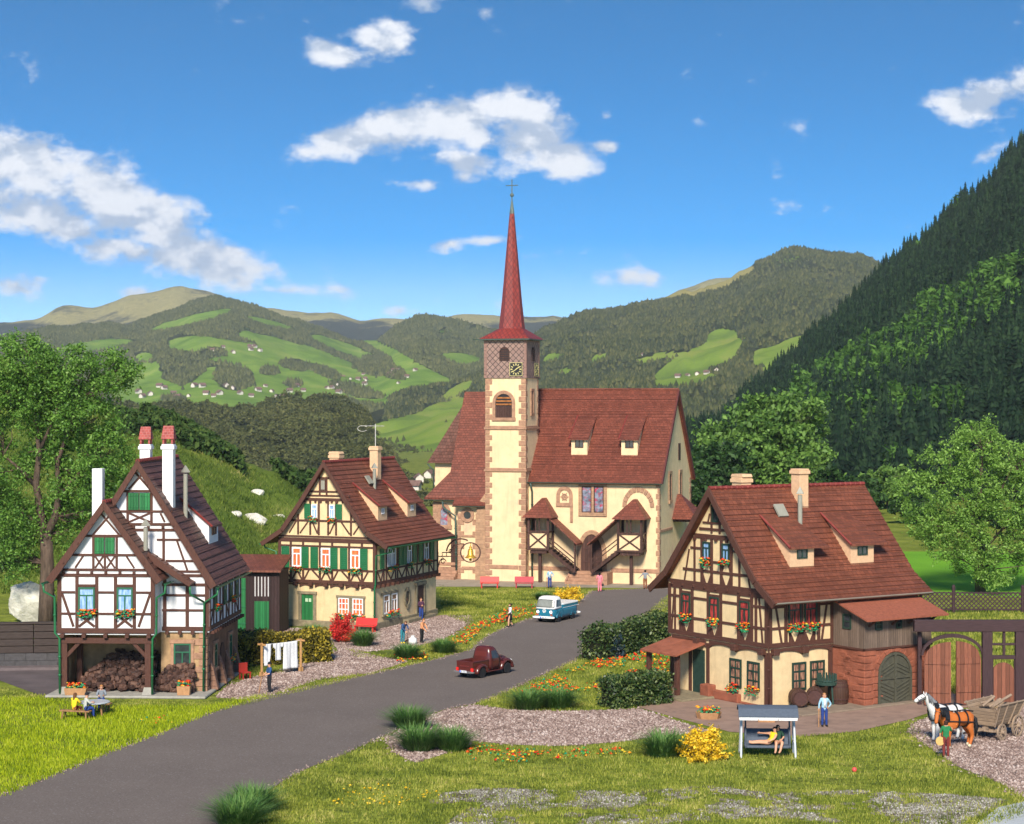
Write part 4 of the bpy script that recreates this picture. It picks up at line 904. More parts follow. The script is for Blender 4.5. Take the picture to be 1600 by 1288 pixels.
def chimney(par, x, y, zb, zt, w, d, mat, cap=None, capm=None, T=None):
    m = MB(); m.T = T; m.box(x - w / 2, x + w / 2, y - d / 2, y + d / 2, zb, zt)
    if cap != 'plain': m.box(x - w / 2 - .08, x + w / 2 + .08, y - d / 2 - .08, y + d / 2 + .08, zt, zt + .2); m.box(x - w / 2 - .03, x + w / 2 + .03, y - d / 2 - .03, y + d / 2 + .03, zt + .2, zt + .3)
    o = m.build('chimney', mat, par, bev=.02)
    if cap == 'hat':
        c = MB(); c.T = T; z = zt + .3
        for sx in (-1, 1):
            for sy in (-1, 1): c.box(x + sx * (w / 2 - .06) - .05, x + sx * (w / 2 - .06) + .05, y + sy * (d / 2 - .06) - .05, y + sy * (d / 2 - .06) + .05, z, z + .3)
        z += .3; e = .06
        c.add([(x - w / 2 - e, y - d / 2 - e, z), (x + w / 2 + e, y - d / 2 - e, z), (x + w / 2 + e, y + d / 2 + e, z), (x - w / 2 - e, y + d / 2 + e, z), (x - w / 2 + .02, y - .1, z + .75), (x + w / 2 - .02, y - .1, z + .75), (x + w / 2 - .02, y + .1, z + .75), (x - w / 2 + .02, y + .1, z + .75)],
              [(0, 3, 2, 1), (4, 5, 6, 7), (0, 1, 5, 4), (1, 2, 6, 5), (2, 3, 7, 6), (3, 0, 4, 7)]); c.build('chimney_cap', capm, o)
    elif cap == 'hood':
        c = MB(); c.T = T; z = zt + .3; c.add([(x - w / 2 - .12, y - d / 2, z + .02), (x + w / 2 + .12, y - d / 2, z + .02), (x + w / 2 + .12, y + d / 2, z + .02), (x - w / 2 - .12, y + d / 2, z + .02), (x - w / 2, y - d / 2, z + .18), (x + w / 2, y - d / 2, z + .18), (x + w / 2, y + d / 2, z + .18), (x - w / 2, y + d / 2, z + .18)],
                                             [(0, 3, 2, 1), (4, 5, 6, 7), (0, 1, 5, 4), (1, 2, 6, 5), (2, 3, 7, 6), (3, 0, 4, 7)]); c.build('chimney_cap', capm or mat, o)
    return o
def vent(par, x, y, z0, z1, T=None, r=.13):
    m = MB(); m.T = T; m.lathe([(r, z0), (r, z1), (r * .7, z1 + .02)], (x, y, 0), 10); m.lathe([(r * 2.1, z1 + .08), (r * 2.1, z1 + .12), (.015, z1 + .5)], (x, y, 0), 4)
    return m.build('vent_pipe', ZINC, par)
def zprof(prof, x):
    for i in range(len(prof) - 1):
        if x <= prof[i + 1][0]: k = (x - prof[i][0]) / (prof[i + 1][0] - prof[i][0]); return prof[i][1] + (prof[i + 1][1] - prof[i][1]) * k
    return prof[-1][1]
def dormer(par, prof, yc, w, xf, h, xt, wall, roofm, edge, T=None, s=1, win=(.5, .42), wm=None, flare=0, over=.3, ww=None):
    zf = zprof(prof, xf); zt = zprof(prof, xt); m = MB(); m.T = T; y0, y1 = yc - w / 2, yc + w / 2
    P = [(xf, zf - .15), (xf, zf + h), (xt + .15, zt - .1), (xt + .15, zt - .6)]
    vs = [(s * a, y0, z) for a, z in P] + [(s * a, y1, z) for a, z in P]
    m.add(vs, [(0, 1, 2, 3), (7, 6, 5, 4), (0, 4, 5, 1), (1, 5, 6, 2), (2, 6, 7, 3), (3, 7, 4, 0)])
    o = m.build('dormer', wall, par)
    dx, dz = xf - xt, zf + h - zt; l = math.hypot(dx, dz); ex = over
    q = [(xt, zt + .06), (xf + dx / l * ex, zf + h + dz / l * ex + .08)]
    rf = course_roof(o, q, 0, 0, roofm, 'dormer_roof', T, .36, .04, .1, (s,), None) if False else None
    mm = MB(); mm.T = T; n = max(2, round(l / .36))
    for i in range(n):
        k0, k1 = i / n, (i + 1) / n; xa, za = q[0][0] + (q[1][0] - q[0][0]) * k0, q[0][1] + (q[1][1] - q[0][1]) * k0; xb, zb = q[0][0] + (q[1][0] - q[0][0]) * k1, q[0][1] + (q[1][1] - q[0][1]) * k1
        e = .16 + flare * k1; e0 = .16 + flare * k0
        vs = [(s * xa, y0 - .16, za), (s * xb, y0 - .16, zb + .04), (s * xb, y0 - .16, zb - .07), (s * xa, y0 - .16, za - .07), (s * xa, y1 + e0, za), (s * xb, y1 + e, zb + .04), (s * xb, y1 + e, zb - .07), (s * xa, y1 + e0, za - .07)]
        mm.add(vs, [(0, 1, 2, 3), (4, 7, 6, 5), (0, 4, 5, 1), (1, 5, 6, 2), (2, 6, 7, 3), (3, 7, 4, 0)])
    mm.build('dormer_roof', roofm, o)
    e = MB(); e.T = T; e.tube([(s * q[0][0], y0 - .18, q[0][1] + .02), (s * q[1][0], y0 - .18, q[1][1] + .02)], .07, 5); e.build('dormer_verge', edge, o)
    f = Fr((s * xf, y0, zf), (0, 1, 0), (s, 0, 0)); wn = MB(); wn.T = T
    a0, a1, b0, b1 = w / 2 - win[0] / 2, w / 2 + win[0] / 2, h * .42, h * .42 + win[1]; fw = .06
    wn.pbox(f, a0, a1, b0, b0 + fw, -.01, .06); wn.pbox(f, a0, a1, b1 - fw, b1, -.01, .06); wn.pbox(f, a0, a0 + fw, b0 + fw, b1 - fw, -.01, .06); wn.pbox(f, a1 - fw, a1, b0 + fw, b1 - fw, -.01, .06); wn.pbox(f, w / 2 - .03, w / 2 + .03, b0 + fw, b1 - fw, -.01, .055)
    wn.pbox(f, a0 + fw, a1 - fw, b0 + fw, b1 - fw, -.01, .02, 1); wn.build('dormer_window', [wm or WHITEP, GLASSD], o)
    return o
def pipe(par, pts, mat, r=.065, name='downpipe'):
    m = MB(); m.tube(pts, r, 8)
    for i in range(len(pts) - 1):
        a, b = Vector(pts[i]), Vector(pts[i + 1]); n = int((b - a).length / 1.3)
        for j in range(1, n + 1): 
            c = a + (b - a) * (j / (n + 1)); d = (b - a).normalized() * .05; m.tube([c - d, c + d], r * 1.35, 8)
    return m.build(name, mat, par, smooth=True)
def gutter(par, p, q, mat, r=.1):
    m = MB(); p, q = Vector(p), Vector(q); d = (q - p).normalized(); h = Vector((0, 0, 1)).cross(d).normalized(); rings = []
    for c in (p, q):
        o_ = [c + h * (r * math.cos(t)) + Vector((0, 0, r * math.sin(t))) for t in [math.pi + math.pi * i / 8 for i in range(9)]]
        i_ = [c + h * (r * .8 * math.cos(t)) + Vector((0, 0, r * .8 * math.sin(t))) for t in [2 * math.pi - math.pi * i / 8 for i in range(9)]]; rings.append(o_ + i_)
    m.loft(rings); return m.build('gutter', mat, par)
def win_flowers(house, f, a0, a1, z, label, n=46, trail=.25, d=.2, group=None):
    """plants in a window: leaves and blossoms as two parts of one thing"""
    loc = world_of(house, f.p((a0 + a1) / 2, z, d)); t = thing('window_flowers', label, 'flowers', loc, house.rotation_euler.z, group)
    hw = (a1 - a0) / 2
    def cl(n, r, mat, nm, zlo, zhi):
        c = [f.u * rng.uniform(-hw, hw) + f.n * rng.uniform(-.1, .13) + Vector((0, 0, rng.uniform(zlo, zhi))) for _ in range(n)]
        C = np.array([tuple(x) for x in c]); V, F = stones(C[:, :2], r, 0); V[:, 2] += np.repeat(C[:, 2], 6); mesh_np(nm, V, F, mat, t)
    cl(n, .075, LEAFFLOW, 'foliage', -trail, .14); cl(int(n * .9), .075, BLOSSOM, 'blossom', -trail * .6, .24); return t
LEAFFLOW = island_mat('flower_leaf', [(.2, (.015, .16, .06)), (.6, (.03, .26, .12)), (.9, (.06, .28, .06))], .5, 20)
BLOSSOM = island_mat('window_blossom', [(.3, (.62, .03, .012)), (.42, (.72, .09, .015)), (.55, (.80, .36, .02)), (.68, (.78, .55, .05)), (.8, (.7, .06, .03))], .5, 30)
for n_ in BLOSSOM.node_tree.nodes:
    if n_.type == 'VALTORGB': n_.color_ramp.interpolation = 'CONSTANT'
LE = chr(108)

# ------------------------------------------------------------------ white half-timbered house
def white_house():
    p = G(218, 1084); H = thing('timbered_house', 'white half-timbered house with green shutters, an open wood store below and three white chimneys', 'house', (p.x, p.y, 0), R(-3))
    prof = [(0, 13.2), (4.5, 6.2)]; wx = -1.55; wprof = [(0, 10.95), (3.25, 6.6)]
    fm = Fr((0, 0, 0), (1, 0, 0), (0, -1, 0)); fw = Fr((wx, -1.4, 0), (1, 0, 0), (0, -1, 0)); fs = Fr((4, 0, 0), (0, 1, 0), (1, 0, 0)); D = 9.2
    # walls
    m = MB(); m.prism(fm, [(-4, 3.5), (4, 3.5), (4, 6.85), (0, 13.0), (-4, 6.85)], -D, 0)
    m.prism(fw, [(-2.75, 3.5), (2.75, 3.5), (2.75, 7.25), (0, 10.7), (-2.75, 7.25)], -1.395, 0); m.build('wall', WHITE, H)
    m = MB(); m.box(1.2, 3.8, .15, .45, 0, 3.5); m.box(-4.1, 1.2, 1.4, 1.6, 0, 3.5); m.box(-4.3, -4.1, -1.2, 1.6, 0, 3.5); m.build('plaster_wall', TAN, H)
    m = MB(); m.box(3.5, 3.82, .16, D, 0, 3.5); m.build('side_wall', BROWNPL, H)
    m = MB()
    for i in range(9):
        z = i * .39; w = .75 if i % 2 else .45; m.box(3.83 - w, 3.88, .1, .17, z + .015, z + .375); m.box(3.8, 3.88, .1, .1 + (.45 if i % 2 else .75), z + .015, z + .375)
    m.build('quoins', SAND, H, bev=.03)
    m = MB(); r = .35
    m.prism(Fr((0, 0, 0), (1, 0, 0), (0, -1, 0)), [(-4.9, 0), (4.2, 0), (4.2, .16), (-4.9, .16)], -9, 1.95); m.build('plinth_slab', CONC, H, bev=.12)
    # posts of the wood store, each on a stone foot
    m = MB()
    for x in (wx - 2.4, wx + 2.35):
        m.box(x - .17, x + .17, -1.35, -1.02, .55, 3.15)
    m.box(wx - 2.75, wx + 2.75, -1.38, -1.05, 3.0, 3.3)
    m.beam(Fr((0, -1.2, 0), (1, 0, 0), (0, -1, 0)), (wx - 2.4, 2.15), (wx - 1.55, 3.05), .2, -.1, .1); m.beam(Fr((0, -1.2, 0), (1, 0, 0), (0, -1, 0)), (wx + 2.35, 2.15), (wx + 1.5, 3.05), .2, -.1, .1)
    m.box(-3.75, -3.45, .5, .8, .16, 3.5)
    m.build('post_frame', TIMBER, H, bev=.015)
    m = MB()
    for x in (wx - 2.4, wx + 2.35): m.loft([[(x + sx * w, -1.19 + sy * w, z) for sx, sy in ((-1, -1), (1, -1), (1, 1), (-1, 1))] for w, z in ((.3, .16), (.2, .56))])
    m.build('post_foot', CONC, H)
    # timber: wing
    W = 2.75; posts = [(-2.65, 3.85, 6.75, .24), (2.65, 3.85, 6.75, .24)] + [(a, 3.85, 6.75) for a in (-1.66, -.53, .53, 1.62)]
    diag = [((-2.5, 5.8), (-1.85, 3.95)), ((2.5, 5.8), (1.85, 3.95)), ((-1.55, 3.95), (-.65, 4.65)), ((-.65, 3.95), (-1.55, 4.65)), ((.62, 3.95), (1.5, 4.65)), ((1.5, 3.95), (.62, 4.65))]
    rails = [(-2.75, 2.75, 3.72, .3), (-2.75, 2.75, 6.84, .18), (-2.75, 2.75, 7.15, .14), (-1.55, -.63, 6.25, .16), (.63, 1.52, 6.25, .16)]
    for a0, a1 in ((-2.53, -1.76), (-.43, .43), (1.72, 2.53)): rails += [(a0, a1, 5.88, .13), (a0, a1, 4.68, .13)]
    timbers(H, fw, posts, rails, diag, .19, .05, joists=(-2.45, 2.45, 5, 3.45, .22, .22))
    timbers(H, fw, [(-.72, 7.2, 9.0), (.6, 7.2, 9.0), (-.06, 7.2, 7.95, .13)], [(-1.25, 1.15, 9.05, .14), (-2.1, 2.0, 7.98, .13)],
            [((-.62, 7.25), (-.16, 7.9)), ((-.16, 7.25), (-.62, 7.9)), ((.04, 7.25), (.5, 7.9)), ((.5, 7.25), (.04, 7.9)), ((-1.75, 7.25), (-1.3, 7.92)), ((1.6, 7.25), (1.15, 7.92)), ((-.75, 9.1), (.28, 10.3)), ((.75, 9.1), (-.28, 10.3))], .14, .05, 'gable_timber', joists=(-2.4, 2.4, 7, 6.99, .15, .12))
    for k, (a0, a1) in enumerate(((-1.56, -.63), (.63, 1.53))): window(H, fw, a0, a1, 4.8, 6.16, GREENF, LACE, 'T')
    g = window(H, fw, -.62, .5, 8.05, 8.98, TIMBER, GLASSD, 'N', sill=False); shutters(g, fw, ((-.62, -.1), (-.02, .5)), 8.06, 8.96, GREEN, 0)
    # timber: main gable
    timbers(H, fm, [(3.88, 3.8, 6.6, .24), (1.45, 3.8, 6.6, .2), (2.75, 3.8, 6.6, .2)], [(1.3, 4, 3.7, .24), (1.3, 4, 6.2, .16), (1.3, 3.85, 5.6, .13), (1.3, 3.85, 4.75, .13), (2.4, 4, 6.72, .16)], [], .2, .05, joists=(1.6, 3.8, 4, 3.48, .2, .16))
    timbers(H, fm, [(-.68, 9.6, 11.5), (.68, 9.6, 11.5), (.35 * 4, 6.9, 9.3, .15)], [(-1.15, 1.15, 11.5, .14), (-1.9, 1.9, 10.35, .13), (-2.3, 2.3, 9.62, .15), (-2.45, 2.45, 9.3, .15), (1.0, 2.9, 8.75, .12), (1.5, 3.4, 7.55, .12), (2, 3.75, 6.95, .13)],
            [((-.6, 9.75), (.6, 10.25)), ((.6, 9.75), (-.6, 10.25)), ((1.2, 10.25), (1.45, 9.75)), ((-.62, 11.6), (.28, 12.6)), ((.62, 11.6), (-.28, 12.6)), ((2.15, 8.7), (2.75, 7.0))], .15, .05, 'gable_timber', joists=(-2, 2.2, 6, 9.46, .15, .13))
    g = window(H, fm, -.6, .6, 10.42, 11.4, TIMBER, GLASSD, 'N', sill=False); shutters(g, fm, ((-.62, -.03), (.03, .62)), 10.44, 11.4, GREEN, 0)
    window(H, Fr((1.2, .15, 0), (1, 0, 0), (0, -1, 0)), .75, 1.72, 1.35, 2.85, GREENF, GLASSD, 'T', surround=SAND, sw=.18)
    # right side
    ps = [(b, 3.8, 6.3) for b in (.1, 1.1, 1.9, 2.9, 3.7, 4.7, 5.5, 6.5, 7.3, 8.3, 9.1)]
    timbers(H, fs, ps, [(0, D, 3.72, .24), (0, D, 6.2, .2), (0, D, 4.7, .13)], [((.3, 3.9), (.95, 4.65)), ((3.0, 3.9), (3.6, 4.65)), ((5.4, 3.9), (4.8, 4.65)), ((8.2, 3.9), (7.4, 4.65))], .2, .05, joists=(.3, D - .2, 14, 3.47, .18, .25))
    for b in (1.2, 3.8, 5.6, 7.4): window(H, fs, b, b + .64, 4.8, 5.95, GREENF, LACE, 'T')
    f2 = Fr((3.82, 0, 0), (0, 1, 0), (1, 0, 0))
    window(H, f2, 1.9, 2.7, 1.2, 2.6, GREENF, GLASSD, 'T', surround=SAND); window(H, f2, 6.2, 7, 1.2, 2.6, GREENF, GLASSD, 'T', surround=SAND)
    m = MB(); m.prism(f2, arch(4.4, .16, 1.9, .55, .5), 0, .06); m.build('side_door', DOORBR, H)
    m = MB()
    for q in (1.2, 3.6, 5.6, 8): m = MB(); m.prism(Fr((3.82, q, 0), (1, 0, 0), (0, -1, 0)), [(0, .1), (.5, .1), (.22, 1.3), (0, 1.8)], -.25, .25); m.build('buttress', BRST, H, bev=.04)
    # roofs
    course_roof(H, prof, -.45, D + .4, ROOFB, sides=(1, -1), course=.42); ridge_tiles(H, 0, 13.22, -.45, D + .4, REDRIDGE)
    T = Matrix.Translation((wx, 0, 0))
    course_roof(H, wprof, -1.85, -.01, ROOFB, 'wing_roof', T, .4, sides=(1,)); course_roof(H, wprof, -1.85, 3.5, ROOFB, 'wing_roof', T, .4, sides=(-1,)); ridge_tiles(H, wx, 10.98, -1.85, -.02, REDRIDGE)
    course_roof(H, [(2.3, 8.0), (4.75, 6.35)], -1.0, -.02, ROOFB, 'skirt_roof', T, .38, sides=(1,))
    bargeboard(H, wprof, -1.86, .38, TIMBER, T, .14, knobs=True); bargeboard(H, prof, -.47, .4, TIMBER, None, .14, knobs=True)
    bargeboard(H, [(2.3, 8.0), (4.75, 6.35)], -1.02, .22, TIMBER, T, .08, sides=(1,))
    dormer(H, prof, 5.0, 2.6, 3.2, 1.15, 1.5, WHITE, ROOFB, REDRIDGE, win=(1.2, .55), wm=TIMBER)
    dormer(H, prof, 4.2, 2.6, 3.3, 1.3, 1.9, WHITE, ROOFB, REDRIDGE, s=-1, win=(1.2, .55), wm=TIMBER)
    chimney(H, 1.45, 1.0, 10.2, 13.85, .62, .62, WHITEP, 'hat', REDCAP); chimney(H, -.85, 5.0, 11, 13.75, .62, .62, WHITEP, 'hat', REDCAP); chimney(H, -2.2, -.6, 9.0, 12.8, .58, .58, WHITEP, 'plain')
    vent(H, 2.1, 2.4, 9.6, 12.4); vent(H, .6, -1.0, 8.2, 9.5)
    # rainwater goods
    for s, x in ((-1, wx - 3.5), (1, wx + 3.45)): gutter(H, (x, -1.8, 6.42), (x, -.1 if s > 0 else 2.5, 6.42), GREENP)
    gutter(H, (4.55, -.4, 6.12), (4.55, D + .3, 6.12), GREENP)
    pipe(H, [(wx - 3.5, -1.7, 6.35), (wx - 3.45, -1.7, 5.95), (wx - 2.9, -1.52, 5.6), (wx - 2.88, -1.5, 3.6), (wx - 2.62, -1.5, 3.3), (wx - 2.6, -1.5, .2)], GREENP)
    pipe(H, [(wx + 3.45, -1.7, 6.35), (wx + 3.4, -1.7, 5.9), (wx + 2.9, -1.52, 5.6), (wx + 2.88, -1.5, 3.6), (wx + 2.66, -1.5, 3.3), (wx + 2.64, -1.5, .2)], GREENP)
    pipe(H, [(4.55, -.2, 6.05), (4.5, -.2, 5.7), (3.75, -.16, 5.2), (3.7, -.16, .2)], GREENP); pipe(H, [(3.1, -.95, 6.2), (3.1, -.9, 5.75), (3.72, -.2, 5.25)], GREENP)
    # flowers at the windows
    win_flowers(H, fw, -1.6, -.5, 4.72, 'orange and yellow flowers under the left blue window of the white house', 60)
    win_flowers(H, fw, .6, 1.65, 4.72, 'yellow and red flowers with green leaves under the right blue window of the white house', 60)
    win_flowers(H, fs, 1.0, 1.9, 4.75, 'orange flowers on the side wall of the white house nearest its corner'); win_flowers(H, fs, 5.5, 6.4, 4.8, 'tall red and yellow flowers on the side wall of the white house near its back')
    win_flowers(H, f2, 6.2, 7, 1.15, 'small orange flowers at the ground floor side window of the white house', 24)
    # firewood
    def heap(name, x0, x1, y0, y1, hmax, n, label, tall):
        r = np.random.default_rng(n); V, F = [], []; k = 0
        for i in range(n):
            x = r.uniform(x0, x1); u = (x - x0) / (x1 - x0); top = hmax * (min(1, .35 + 1.6 * u) if tall else min(1, .45 + 2.2 * u)) * (.85 + .2 * r.random()); z = .2 + top * r.random() ** .8; y = y1 - (y1 - y0) * (1 - .75 * z / hmax) * r.random() ** .35
            rr = r.uniform(.09, .17); hl = r.uniform(.1, .3); a = r.normal() * .5; c = np.array([x, y, z]); ax = np.array([math.sin(a), -math.cos(a), r.normal() * .25]) if r.random() < .6 else np.array([math.cos(a), math.sin(a), r.normal() * .3]); ax /= np.linalg.norm(ax)
            s = np.cross(ax, (0, 0, 1.0)); s /= np.linalg.norm(s); t = np.cross(ax, s); j = 1 + .12 * r.normal(size=7)
            for e, q in ((-1, .75), (-.8, 1), (.8, 1), (1, .75)): V += [tuple(c + ax * hl * e + (s * math.cos(6.283 * g / 7) + t * math.sin(6.283 * g / 7)) * rr * j[g] * q) for g in range(7)]
            for b in range(3): F += [(k + b * 7 + g, k + b * 7 + (g + 1) % 7, k + b * 7 + 7 + (g + 1) % 7, k + b * 7 + 7 + g) for g in range(7)]
            V += [tuple(c - ax * hl), tuple(c + ax * hl)]
            for g in range(7): F += [(k + 28, k + (g + 1) % 7, k + g, k + g), (k + 29, k + 21 + g, k + 21 + (g + 1) % 7, k + 21 + g)]
            k += 30
        M = Matrix.Translation(H.location) @ Matrix.Rotation(H.rotation_euler.z, 4, 'Z'); me = bpy.data.meshes.new(name); me.from_pydata(V, [], [tuple(dict.fromkeys(q)) for q in F]); me.materials.append(LOG); me.transform(M)
        o = bpy.data.objects.new(name, me); COL.objects.link(o); tag(o, label, 'firewood', kind='stuff')
    heap('firewood', -3.2, .75, -.7, 1.35, 2.05, 560, 'big heap of dark split firewood in the open wood store', True)
    heap('firewood', 1.15, 3.1, -.75, .1, 1.45, 230, 'smaller heap of firewood under the green framed ground floor window', False)
    return H
WH = white_house()

# ------------------------------------------------------------------ cream house with green shutters
def shutter_house():
    W, D = 8.0, 11.0; b = R(-22); p = G(587, 985); gx = Vector((math.cos(b), math.sin(b), 0))
    H = thing('timbered_house', 'cream half-timbered house with many open green shutters and a green front door', 'house', p - gx * (W / 2), b)
    prof = [(0, 12.15), (2.0, 9.3), (3.55, 7.2), (5.25, 6.15)]; fm = Fr((0, 0, 0), (1, 0, 0), (0, -1, 0)); fs = Fr((4, 0, 0), (0, 1, 0), (1, 0, 0)); fg = Fr((0, .12, 0), (1, 0, 0), (0, -1, 0)); fh = Fr((3.88, 0, 0), (0, 1, 0), (1, 0, 0))
    m = MB(); m.prism(fm, [(-4, 3.2), (4, 3.2), (4, 6.6), (3.4, 7.2), (1.95, 9.2), (0, 12.1), (-1.95, 9.2), (-3.4, 7.2), (-4, 6.6)], -D, 0); m.box(-3.88, 3.88, .12, D - .1, 0, 3.2); m.build('wall', CREAM, H)
    m = MB(); m.box(-4.02, 4.02, -.06, D, 0, .5); m.box(3.5, 4.5, 4.6, 9.6, 0, .3); m.build('plinth', GREYST, H, bev=.05)
    # front timber
    sp = [(-3.7, -3.06, -2.83, -2.05, -2.02, -1.45), (-1.28, -.68, -.43, .34, .36, .93), (1.15, 1.73, 1.98, 2.77, 2.79, 3.38)]
    po = [(-3.9, 3.4, 6.3, .24), (3.9, 3.4, 6.3, .24)]; di = []
    for s in sp:
        po += [(s[2] - .12, 3.4, 6.3), (s[3] + .12, 3.4, 6.3)]; di += [((s[2], 3.5), (s[0] + .1, 4.2)), ((s[3], 3.5), ((s[2] + s[3]) / 2, 4.2)), (((s[2] + s[3]) / 2, 4.2), (s[2], 3.5)), ((s[3] + .2, 3.5), (s[5], 4.2))]
    timbers(H, fm, po, [(-4, 4, 3.36, .26), (-4, 4, 4.27, .14), (-4, 4, 6.42, .3), (-4.0, 4.0, 6.68, .12), (-3.8, 3.8, 5.98, .12)], di, .17, .05, joists=(-3.8, 3.8, 7, 3.18, .3, .22))
    m = MB()
    for i in range(6): a0 = -3.65 + i * 1.2667; m.ring(fg, [(a0 + .12 + 1.0 * j / 8, 2.93 + .16 * math.sin(math.pi * j / 8)) for j in range(9)], [(a0 + .12 + 1.0 * j / 8, 3.2) for j in range(9)], .0, .1)
    m.build('jetty_trim', TIMBERH, H)
    for k, s in enumerate(sp):
        w = window(H, fm, s[2], s[3], 4.42, 5.86, WHITEP, ORANGEC, 'T', fw=.11, sillm=TIMBER); shutters(w, fm, ((s[0], s[1]), (s[4], s[5])), 4.36, 5.9, GREENP)
    timbers(H, fm, [(-2.35, 6.8, 8.3), (-1.35, 6.8, 9.3), (-.62, 6.8, 9.3), (.15, 6.8, 9.3), (.8, 6.8, 9.3), (2.0, 6.8, 9.0), (-.55, 9.7, 11.1, .14), (.0, 9.7, 11.1, .14)],
            [(-3.0, 3.0, 7.85, .14), (-2.0, 2.0, 9.42, .2), (-1.9, 1.9, 9.7, .12), (-1.35, 1.35, 10.0, .12), (-.8, .8, 11.0, .12)],
            [((-3.1, 6.9), (-2.5, 7.8)), ((-2.2, 6.9), (-1.5, 7.8)), ((-1.2, 7.8), (-.75, 6.9)), ((.25, 6.9), (.7, 7.8)), ((1.2, 7.8), (1.9, 6.9)), ((2.2, 6.9), (2.8, 7.7)), ((-.6, 7.8), (-.75, 6.9))], .15, .05, 'gable_timber', joists=(-1.8, 1.8, 9, 9.25, .14, .12))
    for a0, a1, q in ((-1.22, -.74, ((-1.8, -1.3),)), (.25, .7, ((.8, 1.3),))):
        w = window(H, fm, a0, a1, 8.0, 9.05, WHITEP, LACE, 'T', fw=.08, sillm=TIMBER); shutters(w, fm, q, 8.0, 9.1, GREENP, 7)
    window(H, fm, -.5, -.06, 10.1, 10.9, TIMBER, ZINC, 'N', fw=.05, sill=False)
    # ground floor front
    m = MB(); m.pbox(fg, -2.1, -1.15, .5, 2.4, 0, .05); d = m.build('door', GREEN, H)
    m = MB(); m.pbox(fg, -1.78, -1.58, 1.85, 2.1, .05, .08); m.pbox(fg, -1.5, -1.3, 1.85, 2.1, .05, .08); m.build('door_light', paint('pale_green', (.45, .6, .4)), d)
    m = MB(); m.pbox(fg, -2.36, -2.1, .5, 2.4, 0, .12); m.pbox(fg, -1.15, -.89, .5, 2.4, 0, .12); m.pbox(fg, -2.42, -.83, 2.4, 2.62, 0, .16); m.build('door_surround', GREYST, H, bev=.03)
    for a0, a1 in ((.95, 1.8), (2.1, 2.95)): window(H, fg, a0, a1, 1.0, 2.25, WHITEP, ORANGEC, 'G33', fw=.08, surround=GREYST, sw=.145)
    # side
    ps = [(q, 3.4, 6.3) for q in (.1, 1.3, 1.75, 3.3, 3.65, 5.2, 6.1, 7.1, 8.2, 9.3, 10.2, 10.9)]
    timbers(H, fs, ps, [(0, D, 3.36, .26), (0, D, 4.27, .14), (0, D, 6.2, .24)], [((.3, 4.2), (.8, 3.5)), ((.8, 3.5), (1.2, 4.2)), ((1.85, 4.2), (2.5, 3.5)), ((2.5, 3.5), (3.2, 4.2)), ((3.8, 4.2), (4.4, 3.5)), ((4.4, 3.5), (5.1, 4.2)), ((5.3, 4.2), (5.7, 3.5)), ((6.2, 4.2), (6.7, 3.5)), ((7.2, 3.5), (8.1, 4.2)), ((9.4, 4.2), (10.1, 3.5))], .17, .05, joists=(.2, D - .2, 14, 3.16, .24, .28))
    for w0, w1, q in ((1.85, 2.45, ((.55, 1.2),)), (2.6, 3.2, ()), (5.3, 6.0, ((3.75, 4.4), (4.5, 5.1), (6.2, 6.85))), (8.35, 9.1, ((7.3, 8.0), (9.4, 10.05)))):
        w = window(H, fs, w0, w1, 4.45, 5.85, WHITEP, GLASSD, 'T', sillm=TIMBER); shutters(w, fs, q, 4.4, 5.85, GREENP)
    for a0, a1 in ((1.4, 2.4), (2.75, 3.75)): window(H, fh, a0, a1, 1.0, 2.4, WHITEP, PINKC, 'T', surround=GREYST, sw=.17)
    m = MB(); ou = [(5.55 + .52 * math.cos(t), 1.85 + .72 * math.sin(t)) for t in np.linspace(0, 6.283, 17)[:-1]]; inn = [(5.55 + .34 * math.cos(t), 1.85 + .52 * math.sin(t)) for t in np.linspace(0, 6.283, 17)[:-1]]
    m.ring(fh, inn, ou, 0, .12, closed=True)
    for s, c in ((1, 2.5), (-1, 1.2)): m.pbox(fh, 5.4, 5.7, c - .14, c + .14, 0, .15)
    o = m.build('oval_window', GREYST, H); m = MB(); m.prism(fh, inn, 0, .04); m.build('pane', GLASSD, o)
    m = MB(); m.pbox(fh, 7.3, 8.5, .3, 2.6, 0, .05); m.build('door', DOORBR, H)
    m = MB(); m.pbox(fh, 7.05, 7.3, .3, 2.6, 0, .14); m.pbox(fh, 8.5, 8.75, .3, 2.6, 0, .14); m.pbox(fh, 6.95, 8.85, 2.6, 2.85, 0, .18); m.build('door_surround', GREYST, H, bev=.03)
    # roof
    course_roof(H, prof, -.5, D + .55, ROOF, course=.38); ridge_tiles(H, 0, 12.19, -.5, D + .55, REDRIDGE); bargeboard(H, prof, -.52, .3, TIMBER)
    gutter(H, (5.32, -.45, 6.08), (5.32, D + .5, 6.08), GREENP); gutter(H, (-5.32, -.45, 6.08), (-5.32, D + .5, 6.08), GREENP)
    pipe(H, [(5.3, .1, 6.0), (5.2, .1, 5.7), (4.1, -.14, 5.4), (4.06, -.16, 3.3), (3.98, -.16, 3.0), (3.96, -.14, .1)], GREENP)
    pipe(H, [(-5.3, .1, 6.0), (-5.2, .1, 5.75), (-4.14, -.1, 5.5), (-4.12, -.1, 3.3), (-3.96, -.1, 3.0), (-3.96, -.1, .3)], GREENP)
    for y in (2.9, 8.0): dormer(H, prof, y, 1.55, 3.15, 1.25, 1.15, PEACH, ROOF, REDRIDGE, flare=.8, win=(.42, .42))
    chimney(H, .75, 6.6, 10.4, 12.9, .68, .62, PEACH); chimney(H, -.5, 2.5, 11.2, 12.4, .78, .7, PEACH, 'hood'); vent(H, 1.45, 5.0, 10.0, 11.5)
